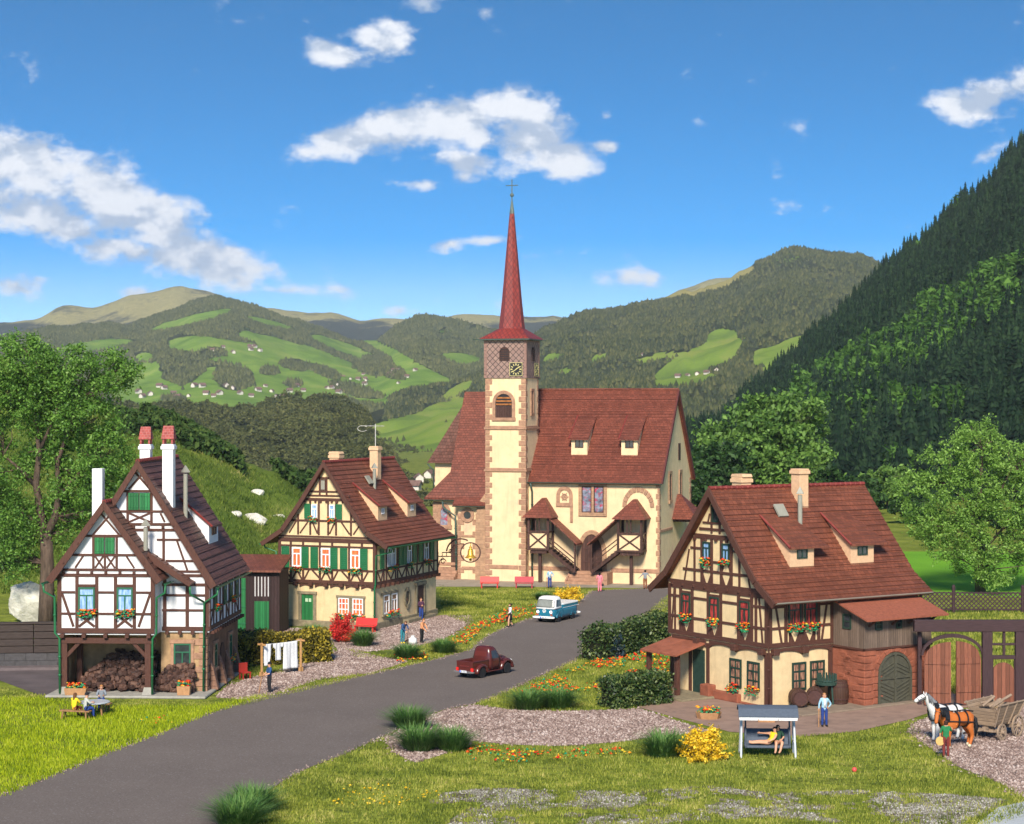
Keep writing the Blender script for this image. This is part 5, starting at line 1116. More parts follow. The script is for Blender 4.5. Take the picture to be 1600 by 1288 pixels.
    m = MB(); m.add([(1.0, 4.2, 10.98), (1.0, 4.9, 10.98), (1.4, 4.9, 10.4), (1.4, 4.2, 10.4), (1.06, 4.2, 11.04), (1.06, 4.9, 11.04), (1.48, 4.9, 10.46), (1.48, 4.2, 10.46)], [(4, 5, 6, 7), (0, 4, 7, 3), (0, 1, 5, 4), (1, 2, 6, 5), (2, 3, 7, 6), (3, 2, 1, 0)]); m.build('roof_hatch', ZINC, H)
    m = MB(); z = 13.3; m.tube([(.75, 6.6, 13.1), (.75, 6.6, 14.9)], .035, 6); m.tube([(-.2, 6.6, 14.75), (1.5, 6.6, 14.75)], .022, 5)
    for x in (-.25, .2, 1.2): m.tube([(x, 6.2, 14.75), (x, 7.0, 14.75)], .03, 5)
    m.tube([(-.35 + .42 * (1 - math.cos(t)) - .42, 6.6, 14.55 + .22 * math.sin(t)) for t in np.linspace(-2.6, 2.6, 12)], .022, 5); m.build('aerial', paint('pale_metal', (.5, .48, .44), .4), H)
    n = ['left', 'middle', 'right']
    for k, s in enumerate(sp): win_flowers(H, fm, s[2] - .1, s[3] + .15, 4.3, 'bright flowers under the %s orange curtained upper window of the green shuttered house' % n[k], 36)
    win_flowers(H, fm, -1.35, -.65, 7.95, 'green leaves and few flowers at the left gable window of the green shuttered house', 24); win_flowers(H, fm, .15, .9, 7.95, 'flowers at the right gable window of the green shuttered house', 24)
    win_flowers(H, fg, .8, 3.1, .9, 'long row of orange flowers under the ground floor windows beside the green door', 90)
    win_flowers(H, fs, 1.8, 3.3, 4.3, 'orange flowers under the side windows next to the green downpipe', 50); win_flowers(H, fs, 8.2, 9.3, 4.3, 'red and green flowers at the far upper side window near the bell sign', 36); win_flowers(H, fh, 1.8, 3.9, .95, 'red and green flowers at the grey framed side window beside the oval window', 50)
    win_flowers(H, fs, 5.2, 6.1, 4.3, 'small yellow green plants at the middle side window between green shutters', 20)
    # inn sign
    t = thing('inn_sign', 'wrought iron inn sign with a golden bell hanging in a ring', 'sign', world_of(H, (4.0, D, 0)), b)
    dx = Vector((math.cos(-b), math.sin(-b), 0)); f = Fr((0, 0, 0), dx, (0, -1, 0))
    def tb(mm, pts, r=.055): mm.tube([f.p(a, z) for a, z in pts], r, 6)
    t.scale = (.76,) * 3; t.location.z = 4.55 * .24
    m = MB(); tb(m, [(0, 4.55), (2.0, 4.55)]); tb(m, [(0, 3.4), (.0, 5.0)], .07); tb(m, [(.45, 4.55), (.45, 4.95), (1.3, 4.95)]); tb(m, [(.9, 4.55), (.9, 4.95)], .04)
    arc = [(2.35 - 1.45 * math.cos(t), 5.0 + 1.35 * math.sin(t)) for t in np.linspace(.05, 2.1, 14)]; tb(m, arc, .08)
    tb(m, [(2.35 - 1.1 * math.cos(t), 4.75 + 1.1 * math.sin(t)) for t in np.linspace(.1, 1.9, 12)])
    for c in ((1.35, 5.05, .3), (1.75, 5.5, .28), (.55, 4.0, .3)): tb(m, [(c[0] + c[2] * (1 - k / 20) * math.cos(k * .5), c[1] + c[2] * (1 - k / 20) * math.sin(k * .5)) for k in range(16)], .045)
    tb(m, [(.05, 3.5), (.2, 4.1), (.5, 4.4), (.75, 4.2)]); m.build('bracket', IRON, t)
    m = MB(); c = (3.35, 4.95); tb(m, [(c[0] + 1.0 * math.cos(q), c[1] + 1.0 * math.sin(q)) for q in np.linspace(0, 6.2832, 25)], .065); m.build('ring', IRON, t)
    m = MB(); o = f.p(c[0], c[1]); m.lathe([(.05, .62), (.13, .6), (.15, .5), (.09, .42), (.2, .36), (.27, .2), (.31, -.2), (.45, -.42), (.58, -.5), (.56, -.56), (.1, -.56), (.1, -.62), (.15, -.7), (.13, -.82), (.05, -.88)], o, 16); m.tube([o + Vector((0, 0, .6)), o + Vector((0, 0, .95))], .04, 6); m.build('bell', GOLD, t, smooth=True)
    return H
SH = shutter_house()
# ------------------------------------------------------------------ cream house with annex
def annex_house():
    W, D = 8.73, 10.7; b = R(-57); p = G(1200, 1108); gx = Vector((math.cos(b), math.sin(b), 0)); h = W / 2
    H = thing('timbered_house', 'cream half-timbered house with a red tiled roof, porch and brick annex with an arched door', 'house', p - gx * h, b)
    prof = [(0, 11.7), (2.3, 8.95), (4.05, 6.9), (5.6, 5.8)]; fm = Fr((-h, 0, 0), (1, 0, 0), (0, -1, 0)); fs = Fr((h, 0, 0), (0, 1, 0), (1, 0, 0)); fg = Fr((-h, .1, 0), (1, 0, 0), (0, -1, 0)); fh = Fr((h - .1, 0, 0), (0, 1, 0), (1, 0, 0))
    f0 = Fr((0, 0, 0), (1, 0, 0), (0, -1, 0))
    m = MB(); m.prism(f0, [(-h, 3.2), (h, 3.2), (h, 6.2), (3.9, 6.95), (2.2, 8.8), (0, 11.5), (-2.2, 8.8), (-3.9, 6.95), (-h, 6.2)], -D, 0); m.box(-h + .1, h - .1, .1, D - .1, 0, 3.2); m.build('wall', CREAM, H)
    m = MB(); m.pbox(fg, 3.7, 6.4, 0, .5, 0, .3); m.pbox(fg, 3.4, 4.2, 0, .75, 0, .55); m.pbox(fg, 6.4, W + .1, 0, .12, 0, .2); m.build('plinth', REDPL, H, bev=.06)
    # gable front
    wins = [(1.28, 2.05), (3.78, 4.6), (6.42, 7.25)]
    po = [(.12, 3.45, 6.0, .26), (W - .12, 3.45, 6.0, .28), (.62, 3.45, 6.0, .15), (7.75, 3.45, 6.0, .2)]; ra = [(0, W, 3.38, .26), (0, W, 6.02, .22)]; di = [((.3, 3.5), (.55, 5.9)), ((8.3, 3.5), (8.0, 5.9))]
    for a0, a1 in wins: po += [(a0 - .14, 3.45, 6.0, .24), (a1 + .14, 3.45, 6.0, .24)]; ra += [(a0, a1, 5.72, .14)]
    for a0, a1 in ((0.2, 1.05), (2.3, 3.55), (4.85, 6.2), (7.4, 8.6)): ra += [(a0, a1, 5.45, .14), (a0, a1, 4.3, .14)]
    timbers(H, fm, po, ra, di, .18, .05)
    m = MB()
    for a0, a1 in wins:
        c = (a0 + a1) / 2; m.prism(fm, [(a0 - .03, 3.5), (c - .03, 3.5), (a0 - .03, 4.3)], -.03, .035); m.prism(fm, [(a1 + .03, 3.5), (a1 + .03, 4.3), (c + .03, 3.5)], -.03, .035)
    for a0, a1 in ((1.45, 2.35), (2.5, 3.4)):
        c = (a0 + a1) / 2
        for s in (-1, 1): m.prism(fs, [(c + s * .43, 3.5), (c + s * .43, 4.3), (c + s * .03, 3.5)], -.03, .035)
    m.build('brace_panel', TIMBER, H)
    # jetty with curved infill and beam ends
    m = MB()
    for f, spans in ((fg, ((.25, 3.35), (3.65, 6.0), (6.0, 8.4))), (fh, ((.25, 2.5), (2.5, 4.6)))):
        for a0, a1 in spans:
            n = 10; m.ring(f, [(a0 + (a1 - a0) * j / n, 2.75 + .27 * math.sin(math.pi * j / n) ** .6) for j in range(n + 1)], [(a0 + (a1 - a0) * j / n, 3.24) for j in range(n + 1)], 0, .1)
    for a in (2.7, 6.0, 8.3): m.pbox(fg, a - .2, a + .2, 2.86, 3.22, 0, .34)
    for a in (.45, 2.55): m.pbox(fh, a - .2, a + .2, 2.86, 3.22, 0, .34)
    m.build('jetty_trim', TIMBERH, H, bev=.03)
    timbers(H, fg, [(.22, 0, 3.0, .3), (1.9, 0, 3, .26), (3.5, .1, 3.0, .26), (W - .2, .0, 3.0, .34)], w=.26, d=.06, name='corner_post')
    timbers(H, fh, [(.22, 0, 3.0, .3), (4.55, .1, 3.0, .3)], w=.26, d=.06, name='corner_post')
    for i, (a0, a1) in enumerate(wins): window(H, fm, a0, a1, 4.35, 5.66, DKGREEN, REDC, 'T', sillm=TIMBER)
    # upper gable
    g = f0
    timbers(H, g, [(-1.95, 6.2, 8.9), (-1.28, 6.2, 8.9, .24), (-.42, 6.2, 8.9, .22), (.42, 6.2, 8.9, .22), (1.28, 6.2, 8.9, .24), (2.0, 6.2, 8.7), (-.42, 9.2, 10.8, .16), (.3, 9.2, 10.8, .16)],
            [(-4.1, 4.1, 6.2, .2), (-3.0, 3.0, 7.05, .15), (-2.3, -1.3, 8.3, .13), (1.3, 2.3, 8.3, .13), (-1.95, 1.95, 9.0, .26), (-1.5, 1.5, 9.42, .15), (-1.2, 1.2, 9.78, .12), (-.42, .3, 10.75, .14), (-.3, .3, 7.6, .13)],
            [((-2.9, 6.3), (-2.45, 8.2)), ((2.9, 6.3), (2.45, 8.2)), ((-.75, 9.8), (-.6, 10.3)), ((.65, 9.8), (.5, 10.3))], .16, .05, 'gable_timber', joists=(-1.9, 1.9, 5, 8.85, .2, .12))
    timbers(H, fm, [], [(-.05, W + .05, 6.3, .2)], joists=(.4, W - .4, 9, 6.14, .15, .14), name='tie_beam')
    m = MB()
    for c in (-.85, .85):
        for s in (-1, 1): m.prism(g, [(c + s * .38, 6.3), (c + s * .38, 7.0), (c + s * .03, 6.3)], -.03, .035); m.prism(g, [(c + s * .38, 7.0), (c + s * .38, 7.55), (c + s * .03, 7.6), (c + s * .36, 7.0)] if 0 else [(c + s * .38, 6.95), (c + s * .38, 7.62), (c + s * .1, 7.62)], -.03, .036)
    m.build('brace_panel', TIMBER, H)
    for c in (-.85, .85): window(H, g, c - .32, c + .32, 7.66, 8.7, DKGREEN, LACE, 'T', sillm=TIMBER)
    window(H, g, -.34, .22, 9.85, 10.68, DKGREEN, GLASSD, 'N', sill=False)
    for a0, a1 in ((5.45, 6.45), (6.95, 7.98)): window(H, fg, a0, a1, .85, 2.4, DKGREEN, PINKC, 'G23', fw=.1, sill=False)
    # side
    ps = [(.14, 3.45, 6.0, .26), (1.25, 3.45, 6.0, .22), (2.43, 3.45, 6.0, .18), (3.62, 3.45, 6.0, .22), (4.6, 3.45, 6.0, .26)] + [(q, 3.45, 6.0) for q in (9.4, 10.4, 11.4)]
    timbers(H, fs, ps, [(0, D, 3.38, .26), (0, D, 6.05, .2), (.2, 1.2, 5.45, .14), (.2, 1.2, 4.3, .14), (3.7, 4.6, 5.45, .14), (3.7, 4.6, 4.3, .14), (1.3, 3.6, 5.72, .14)], [((.45, 5.9), (.95, 3.5)), ((4.3, 5.9), (3.85, 3.5))], .18, .05)
    for a0, a1 in ((1.4, 2.3), (2.56, 3.45)): window(H, fs, a0, a1, 4.35, 5.66, DKGREEN, REDC, 'T', sillm=TIMBER)
    for a0, a1 in ((1.75, 2.75), (3.05, 4.1)): window(H, fh, a0, a1, .85, 2.35, DKGREEN, PINKC, 'G23', fw=.1, sill=False)
    # porch
    m = MB()
    P = [(.0, 0, 3.02), (3.3, 0, 3.02), (3.3, 2.15, 2.45), (.0, 2.15, 2.45)]; q = [fg.p(a, z, d) for a, d, z in P]
    m.hexa([v - Vector((0, 0, .1)) for v in q] + q); o = m.build('porch_roof', REDPL, H)
    m = MB(); m.pbox(fg, .15, .4, .12, 2.4, 1.6, 1.85); m.pbox(fg, 2.75, 3.0, .12, 2.4, 1.6, 1.85); m.pbox(fg, .15, 3.0, 2.28, 2.42, 1.62, 1.83); m.build('porch_post', TIMBER, H, bev=.02)
    m = MB(); m.pbox(fg, 2.2, 3.2, .12, 2.55, .0, .08); m.build('door', pm('green_black_door', (.02, .045, .035), .3, 4, .5, .3, 20), H)
    m = MB(); m.pbox(fg, -1.6, 4.4, 0, .13, 0, 2.6); m.build('terrace', GREYST, H, bev=.03)
    m = MB(); m.pbox(fh, -.2, 9.6, 0, .1, .3, 3.1); m.build('footing', pm('tan_stone', (.24, .18, .13), .2, 2, .9, .4, 20), H, bev=.03)
    # annex: sandstone below, weathered boards above
    A0, A1, AP = 4.72, 9.65, 2.45; fa = Fr((h + AP, 0, 0), (0, 1, 0), (1, 0, 0)); fl = Fr((h, A0, 0), (1, 0, 0), (0, -1, 0))
    m = MB(); m.box(h - .1, h + AP, A0, A1, 0, 3.15); m.build('annex_wall', REDPL, H, bev=.04)
    m = MB()
    for i in range(8):
        z = .03 + i * .39; w = .85 if i % 2 else .5; m.pbox(fa, A0 - .03, A0 + w, z, z + .35, -.1, .05); m.pbox(fl, AP - (.5 if i % 2 else .9), AP + .05, z + .01, z + .34, -.1, .045)
        m.pbox(fa, A1 - (.5 if i % 2 else .35), A1 + .02, z + .01, z + .35, -.1, .04)
    m.build('quoins', REDPL, H, bev=.05)
    m = MB(); inn = arch(6.95, .1, 1.6, 1.27, 1.27, 12); out = arch(6.95, .1, 1.6, 1.62, 1.5, 12); n = len(inn)
    for i in range(n - 1):
        a, b2 = inn[i], inn[i + 1]; c, d2 = out[i + 1], out[i]
        if abs(a[0] - b2[0]) < 1e-6:
            for k in range(4): z0, z1 = a[1] + (b2[1] - a[1]) * k / 4 , a[1] + (b2[1] - a[1]) * (k + 1) / 4; m.pbox(fa, min(a[0], d2[0]), max(a[0], d2[0]), min(z0, z1) + .015, max(z0, z1) - .015, -.02, .05 + .02 * (k % 2))
        else: m.prism(fa, [a, b2, c, d2], -.02, .05 + .02 * (i % 2))
    m.build('arch_stones', REDPL, H, bev=.04)
    m = MB()
    for k in range(16):
        z = .3 + rng.random() * 2.4; s = rng.random(); q = A0 + 1.0 + rng.random() * .4 if s < .4 else A1 - .5 - rng.random() * .5; m.pbox(fa, q - .2, q + .2, z, z + .22, -.1, .035)
        q = .3 + rng.random() * 1.2; m.pbox(fl, q - .25, q + .25, z, z + .22, -.1, .03)
    m.build('field_stones', REDPL, H, bev=.05)
    dr = arch(6.95, .06, 1.6, 1.25, 1.25, 12); m = MB(); m.prism(fa, dr, -.05, .03); o = m.build('arched_door', DOORGR, H)
    m = MB(); m.ring(fa, arch(6.95, .06, 1.6, 1.12, 1.12, 12), dr, .03, .1); m.pbox(fa, 6.89, 7.01, .08, 2.75, .03, .12); m.pbox(fa, 5.84, 6.88, 1.4, 1.53, .03, .09); m.pbox(fa, 7.02, 8.06, 1.4, 1.53, .03, .09)
    for s in (-1, 1):
        for i in range(12):
            z = .1 + i * .2 + (.1 if i > 5 else 0)
            if z > 2.15: continue
            if z < 1.1 or z > 1.45: m.beam(fa, (6.95 + s * .1, z + .28 if z > 1.4 else z + .0), (6.95 + s * 1.06, z - .12 if z > 1.4 else z + .38), .06, .03, .075)
    m.build('door_boards', DOORGR, o)
    m = MB(); m.prism(fl, [(-.05, 3.15), (AP + .06, 3.15), (AP + .06, 5.0), (-.05, 5.75)], -(A1 - A0) - .06, .06); m.build('board_wall', GREYWOOD, H)
    m = MB(); m.pbox(fl, -.06, AP + .1, 3.08, 3.18, -.02, .1); m.pbox(fa, A0 - .1, A1 + .1, 3.08, 3.18, -.02, .1); m.build('board_sill', TIMBERH, H)
    f2 = Fr((h + AP + .06, 0, 0), (0, 1, 0), (1, 0, 0)); f3 = Fr((h, A0 - .06, 0), (1, 0, 0), (0, -1, 0))
    for f, a0, a1 in ((f3, .85, 1.5), (f2, 5.45, 5.95), (f2, 7.0, 7.4)): window(H, f, a0, a1, 4.15, 4.72 if f is f2 else 4.95, DKGREEN, GLASSD, 'G12', d=.0, fw=.07, sill=False)
    m = MB(); V = [(h - .15, A0 - .5, 5.95), (h + AP + .75, A0 - .5, 4.82), (h + AP + .75, A1 + .7, 4.82), (h - .15, A1 + .7, 5.95)]
    m.hexa([(x, y, z - .1) for x, y, z in V] + V); m.build('annex_roof', FELT, H)
    m = MB()
    for q in (A0 + .3, A0 + 2, A0 + 3.3, A1 - .1): m.beam(Fr((0, q, 0), (1, 0, 0), (0, -1, 0)), (h + AP, 4.35), (h + AP + .6, 4.75), .1, -.06, .06)
    m.build('roof_brackets', TIMBER, H)
    # roof
    course_roof(H, prof, -.55, D + .45, ROOF, course=.37); ridge_tiles(H, 0, 11.75, -.55, D + .45, REDRIDGE); bargeboard(H, prof, -.57, .34, TIMBER, None, .12)
    gutter(H, (5.6, -.5, 5.85), (5.6, D + .35, 5.85), ZINC, .11)
    for y in (3.1, 7.6): dormer(H, prof, y, 1.75, 3.6, 1.2, 1.3, PEACH, ROOF, REDRIDGE, flare=.75, win=(.75, .5), wm=DKGREEN)
    chimney(H, .6, 5.6, 9.8, 12.45, .74, .66, PEACH); chimney(H, -.6, 2.3, 10.6, 12.0, .85, .72, PEACH, 'hood'); vent(H, 1.75, 4.6, 9.4, 11.3)
    m = MB(); m.add([(1.05, 3.2, 10.75), (1.05, 3.9, 10.75), (1.55, 3.9, 10.1), (1.55, 3.2, 10.1), (1.12, 3.2, 10.82), (1.12, 3.9, 10.82), (1.63, 3.9, 10.17), (1.63, 3.2, 10.17)], [(4, 5, 6, 7), (0, 4, 7, 3), (0, 1, 5, 4), (1, 2, 6, 5), (2, 3, 7, 6), (3, 2, 1, 0)]); m.build('roof_hatch', ZINC, H)
    pipe(H, [(5.55, -.3, 5.8), (4.6, -.15, 5.5), (4.5, -.1, 3.4), (4.42, .02, 3.1), (4.4, .02, .1)], TIMBER, .05)
    n = ['left', 'middle', 'right']
    for i, (a0, a1) in enumerate(wins): win_flowers(H, fm, a0 - .1, a1 + .1, 4.28, 'green and orange flowers under the %s of three upper gable windows of the annex house' % n[i], 52, .3)
    win_flowers(H, g, -1.25, -.45, 7.6, 'orange flowers trailing from the left attic window of the annex house', 40, .35); win_flowers(H, g, .45, 1.25, 7.6, 'red flowers at the right attic window of the annex house', 36, .12)
    win_flowers(H, fs, 1.2, 2.4, 4.28, 'green and orange flowers under the first red curtained side window of the annex house', 52); win_flowers(H, fs, 2.5, 3.6, 4.28, 'red flowers under the second red curtained side window beside the annex boards', 48)
    win_flowers(H, fg, 5.4, 6.4, .8, 'yellow and green flowers under the left ground floor lattice window', 40, .35); win_flowers(H, fg, 6.95, 8.0, .85, 'red flowers under the right ground floor lattice window', 44, .3)
    return H, fg, fh
AH, AHfg, AHfh = annex_house()

# ------------------------------------------------------------------ church
def church():
    b = R(-18); p = G(1030, 914); H = thing('church', 'cream village church with dark red roofs and a slender red spire on a square tower', 'church', p, b)
    ff = Fr((0, 0, 0), (1, 0, 0), (0, -1, 0)); fs = Fr((0, 0, 0), (0, 1, 0), (1, 0, 0)); L_, D = 12.6, 13.0
    m = MB(); m.prism(Fr((0, 0, 0), (0, 1, 0), (1, 0, 0)), [(0, 0), (D, 0), (D, 9.5), (D / 2, 17.45), (0, 9.5)], -L_, 0); m.build('nave_wall', CREAMC, H)
    T = Matrix.Translation((0, D / 2, 0)) @ Matrix.Rotation(R(-90), 4, 'Z')   # x across -> -y, y along -> x
    prof = [(0, 17.75), (6.95, 9.15)]; course_roof(H, prof, -L_ - 3, .35, ROOFC, 'nave_roof', T, .3, .03, .16); ridge_tiles(H, 0, 17.8, -L_ - 3, .35, ROOFC, T, .09, .45)
    m = MB(); 
    for s in (-1, 1): m.prism(fs, [(D / 2 + s * 6.95, 9.2), (D / 2, 17.8), (D / 2, 17.3), (D / 2 + s * 6.6, 9.15)], .25, .4)
    m.build('verge_board', pm('verge_paint', (.10, .025, .022), .2, 3), H)
    gutter(H, (-L_ + .2, -.5, 9.2), (.4, -.5, 9.2), GUT, .11); pipe(H, [(-L_ + .5, -.5, 9.1), (-L_ + .55, -.35, 8.6), (-L_ + .55, -.12, 8.3), (-L_ + .55, -.12, .1)], GUT, .09)
    for x in (-8.0, -3.2):
        d = dormer(H, prof, x + .0, 1.55, 4.9, 1.6, 2.0, CREAMC, ROOFC, REDRIDGE, T, win=(.8, .75), wm=DOORBR, over=.4)
    # quoins helper
    def quoin(mm, f, a, s, z0, z1, step=.5, w=(.42, .66), d=.05):
        n = int((z1 - z0) / step); step = (z1 - z0) / n
        for i in range(n): ww = w[i % 2]; mm.pbox(f, min(a - s * .03, a + s * ww), max(a - s * .03, a + s * ww), z0 + i * step + .02, z0 + (i + 1) * step - .02, -.1, d)
    m = MB(); quoin(m, ff, 0, -1, 0, 9.3, .5, (.16, .3)); quoin(m, fs, 0, 1, 0, 9.3, .5, (.3, .5)); quoin(m, fs, D, -1, 0, 9.3, .5, (.4, .7)); m.build('nave_quoins', SAND, H, bev=.035)
    m = MB(); m.pbox(ff, -L_, -8.5, 1.05, 1.4, -.05, .09); m.pbox(ff, -4.5, -.02, 1.05, 1.4, -.05, .09); m.pbox(fs, .0, 5.0, 4.7, 4.95, -.05, .09); m.build('string_course', SAND, H, bev=.03)
    # main door with steps
    m = MB(); inn = pointed(-6.35, 1.1, 2.7, 1.02, 1.75, 7); out = pointed(-6.35, 1.1, 2.75, 1.42, 2.1, 7); m.ring(ff, inn, out, -.05, .12); m.build('door_arch', SANDB, H, bev=.03)
    m = MB(); m.prism(ff, inn, -.02, .03); d = m.build('church_door', DOORBR, H)
    m = MB(); m.pbox(ff, -6.38, -6.32, 1.12, 4.2, .03, .07)
    for z in (1.9, 3.1):
        for s in (-1, 1): m.pbox(ff, -6.35 + min(s * .1, s * .85), -6.35 + max(s * .1, s * .85), z, z + .09, .03, .08)
    m.build('hinges', IRON, d)
    m = MB()
    for i in range(4): m.box(-8.3 + i * .13 if 0 else -8.2, -4.75, -2.0 + i * .42, 0, i * .275, (i + 1) * .275)
    m.add([(-8.35, -2.05, 0), (-8.2, -2.05, 0), (-8.2, .0, 0), (-8.35, .0, 0), (-8.35, -2.05, .32), (-8.2, -2.05, .32), (-8.2, 0, 1.35), (-8.35, 0, 1.35)], [(0, 3, 2, 1), (4, 5, 6, 7), (0, 1, 5, 4), (1, 2, 6, 5), (2, 3, 7, 6), (3, 0, 4, 7)])
    m.box(-4.75, -4.35, -2.0, 0, 0, 1.1); m.build('steps', SAND, H, bev=.02)
    # stained windows
    def lights(f, a0, a1, z0, z1, n, pane, head=None):
        o = None; s = MB(); e = .3; s.pbox(f, a0 - e, a0, z0, z1, -.02, .1); s.pbox(f, a1, a1 + e, z0, z1, -.02, .1); s.pbox(f, a0 - e, a1 + e, z1, z1 + .28, -.02, .12); s.pbox(f, a0 - e, a1 + e, z0 - .32, z0, -.02, .15)
        w = (a1 - a0 - .22 * (n - 1)) / n
        for i in range(1, n): a = a0 + i * (w + .22) - .22; s.pbox(f, a, a + .22, z0, z1, -.02, .1)
        o = s.build('window', SANDB, H, bev=.02)
        for i in range(n):
            a = a0 + i * (w + .22); q = MB(); g = .09; q.pbox(f, a, a + g, z0, z1, .0, .06); q.pbox(f, a + w - g, a + w, z0, z1, .0, .06); q.pbox(f, a + g, a + w - g, z0, z0 + g, .0, .06); q.pbox(f, a + g, a + w - g, z1 - g, z1, .0, .06); q.build('frame', DOORBR, o)
            q = MB(); q.pbox(f, a + g, a + w - g, z0 + g, z1 - g, -.02, .025); q.build('pane', pane, o)
    lights(ff, -7.3, -5.2, 6.45, 8.85, 2, STAINED2)
    for c in (4.2, 8.4): lights(fs, c - .3, c + .3, 7.5, 9.9, 1, DOORBR)
    m = MB(); m.pbox(fs, 7.6, 8.4, 11.1, 12.7, -.02, .06); m.build('louvre', DOORBR, H)
    # carved niche and blind arch
    m = MB(); m.ring(ff, arch(-8.95, 7.3, 8.0, .45, .5), arch(-8.95, 7.3, 8.0, .78, .85), -.02, .1); m.pbox(ff, -9.75, -8.15, 6.95, 7.3, -.02, .12); m.pbox(ff, -8.4, -8.15, 5.5, 6.95, -.02, .1)
    for k in range(6): t = k * 1.047; m.beam(ff, (-8.95, 7.85), (-8.95 + .4 * math.cos(t), 7.85 + .4 * math.sin(t)), .08, -.02, .07)
    m.ring(ff, [(-8.95 + .2 * math.cos(t), 7.85 + .2 * math.sin(t)) for t in np.linspace(0, 6.283, 13)[:-1]], [(-8.95 + .3 * math.cos(t), 7.85 + .3 * math.sin(t)) for t in np.linspace(0, 6.283, 13)[:-1]], -.02, .08, closed=True); m.build('carved_niche', SAND, H, bev=.02)
    m = MB(); n = 11
    for i in range(n):
        t0, t1 = math.pi * (1 - i / n) - .02, math.pi * (1 - (i + 1) / n) + .02; P = []
        for r_, t in ((1.12, t0), (1.12, t1), (1.5, t1), (1.5, t0)): P.append((-1.95 + r_ * math.cos(t), 7.0 + r_ * 1.25 * math.sin(t)))
        m.prism(ff, P, -.02, .1)
    m.build('blind_arch', SAND, H, bev=.03)
    # covered outside stairs
    def stair(a0, a1, s, ap):
        o = thing('covered_stair', None, None); o.parent = H
        pr = 1.75; fo = Fr((0, -pr, 0), (1, 0, 0), (0, -1, 0)); c = (a0 + a1) / 2
        m = MB()
        for a in (a0 + .1, a1 - .1):
            m.box(a - .11, a + .11, -pr, -pr + .22, 3.05, 6.05); m.box(a - .1, a + .1, -.2, -.01, 3.05, 6.05)
        for a in (c - .25, c + .1): m.box(a - .06, a + .06, -pr, -pr + .1, 4.75, 6.05)
        m.box(a0, a1, -pr - .02, -.01, 3.0, 3.2); m.box(a0, a1, -pr - .03, -pr + .15, 4.6, 4.78); m.box(a0, a1, -pr - .01, -pr + .15, 5.95, 6.15)
        m.beam(fo, (a0 + .2, 3.25), (a1 - .2, 4.6), .13, -.1, .02); m.beam(fo, (a1 - .2, 3.25), (a0 + .2, 4.6), .13, -.1, .015)
        for a in (a0 + .05, a1 - .05):
            g = Fr((a, -pr, 0), (0, 1, 0), (1, 0, 0)); m.pbox(g, .1, pr, 4.6, 4.75, -.06, .06)
            if (a > c) == (s < 0): m.beam(g, (.2, 3.25), (pr - .1, 4.6), .12, -.05, .05); m.beam(g, (pr - .1, 3.25), (.2, 4.6), .12, -.05, .045)
        m.box(a0 + .25, a1 - .25, -pr + .1, -.01, 2.7, 3.0); m.box(c - .14, c + .14, -pr + .5, -pr + .75, 0, 2.7); m.build('stair_timber', DOORBR, o, bev=.015)
        m = MB(); m.pbox(fo, a0 + .15, a1 - .15, 3.2, 4.6, -.12, -.06); m.build('infill', CREAMC, o)
        m = MB(); e = .38; V = [(a0 - e, -pr - e, 6.05), (a1 + e, -pr - e, 6.05), (a1 + e, .02, 6.05), (a0 - e, .02, 6.05)]; tp = [(ap - .12, -.75, 7.75), (ap + .12, -.75, 7.75), (ap + .12, .02, 7.75), (ap - .12, .02, 7.75)]
        m.hexa(V + tp); m.box(a0 - e, a1 + e, -pr - e, .02, 5.98, 6.05); m.build('pavilion_roof', ROOFC, o)
        # flight
        xa = a1 if s > 0 else a0; xe = xa + s * 2.45; m = MB()
        for q in (-pr + .15, -.3): m.beam(Fr((0, q, 0), (1, 0, 0), (0, -1, 0)), (xa, 3.0), (xe, 1.1), .3, -.06, .06)
        for i in range(8): k = (i + .5) / 8; x = xa + (xe - xa) * k; z = 3.15 - 1.95 * k; m.box(x - .17, x + .17, -pr + .2, -.25, z - .03, z + .03)
        for z in (.55, .95): m.beam(Fr((0, -pr + .15, 0), (1, 0, 0), (0, -1, 0)), (xa, 3.2 + z), (xe, 1.3 + z), .09, -.05, .05)
        m.box(xe - .07, xe + .07, -pr + .08, -pr + .22, 1.1, 3.8); m.build('stair_flight', DOORBR, o)
        m = MB(); xr = xa + s * 2.75; V = [(xa + s * .1, -pr - .25, 6.0), (xr, -pr - .25, 3.7), (xr, -.02, 3.7), (xa + s * .1, -.02, 6.0)]; m.hexa([(x, y, z - .14) for x, y, z in V] + V); m.build('stair_roof', ROOFC, o)
    stair(-12.0, -9.95, 1, -10.8); stair(-3.5, -1.15, -1, -2.15)
    # side porch on the gable wall
    m = MB()
    for y in (5.6, 9.2): m.box(1.6, 1.85, y - .12, y + .12, 0, 5.6)
    m.box(.0, 1.9, 5.5, 9.3, 5.4, 5.65)
    for i in range(8): t0, t1 = math.pi * i / 8, math.pi * (i + 1) / 8; m.beam(Fr((1.85, 7.4, 0), (0, 1, 0), (1, 0, 0)), (1.7 * math.cos(t0), 3.6 + 1.4 * math.sin(t0)), (1.7 * math.cos(t1), 3.6 + 1.4 * math.sin(t1)), .2, -.1, .04)
    m.build('porch_post', DOORBR, H); m = MB(); m.hexa([(0, 5.0, 5.65), (2.4, 5.0, 5.65), (2.4, 9.8, 5.65), (0, 9.8, 5.65), (0, 7.2, 7.9), (.3, 7.2, 7.9), (.3, 7.6, 7.9), (0, 7.6, 7.9)]); m.build('porch_roof', ROOFC, H)
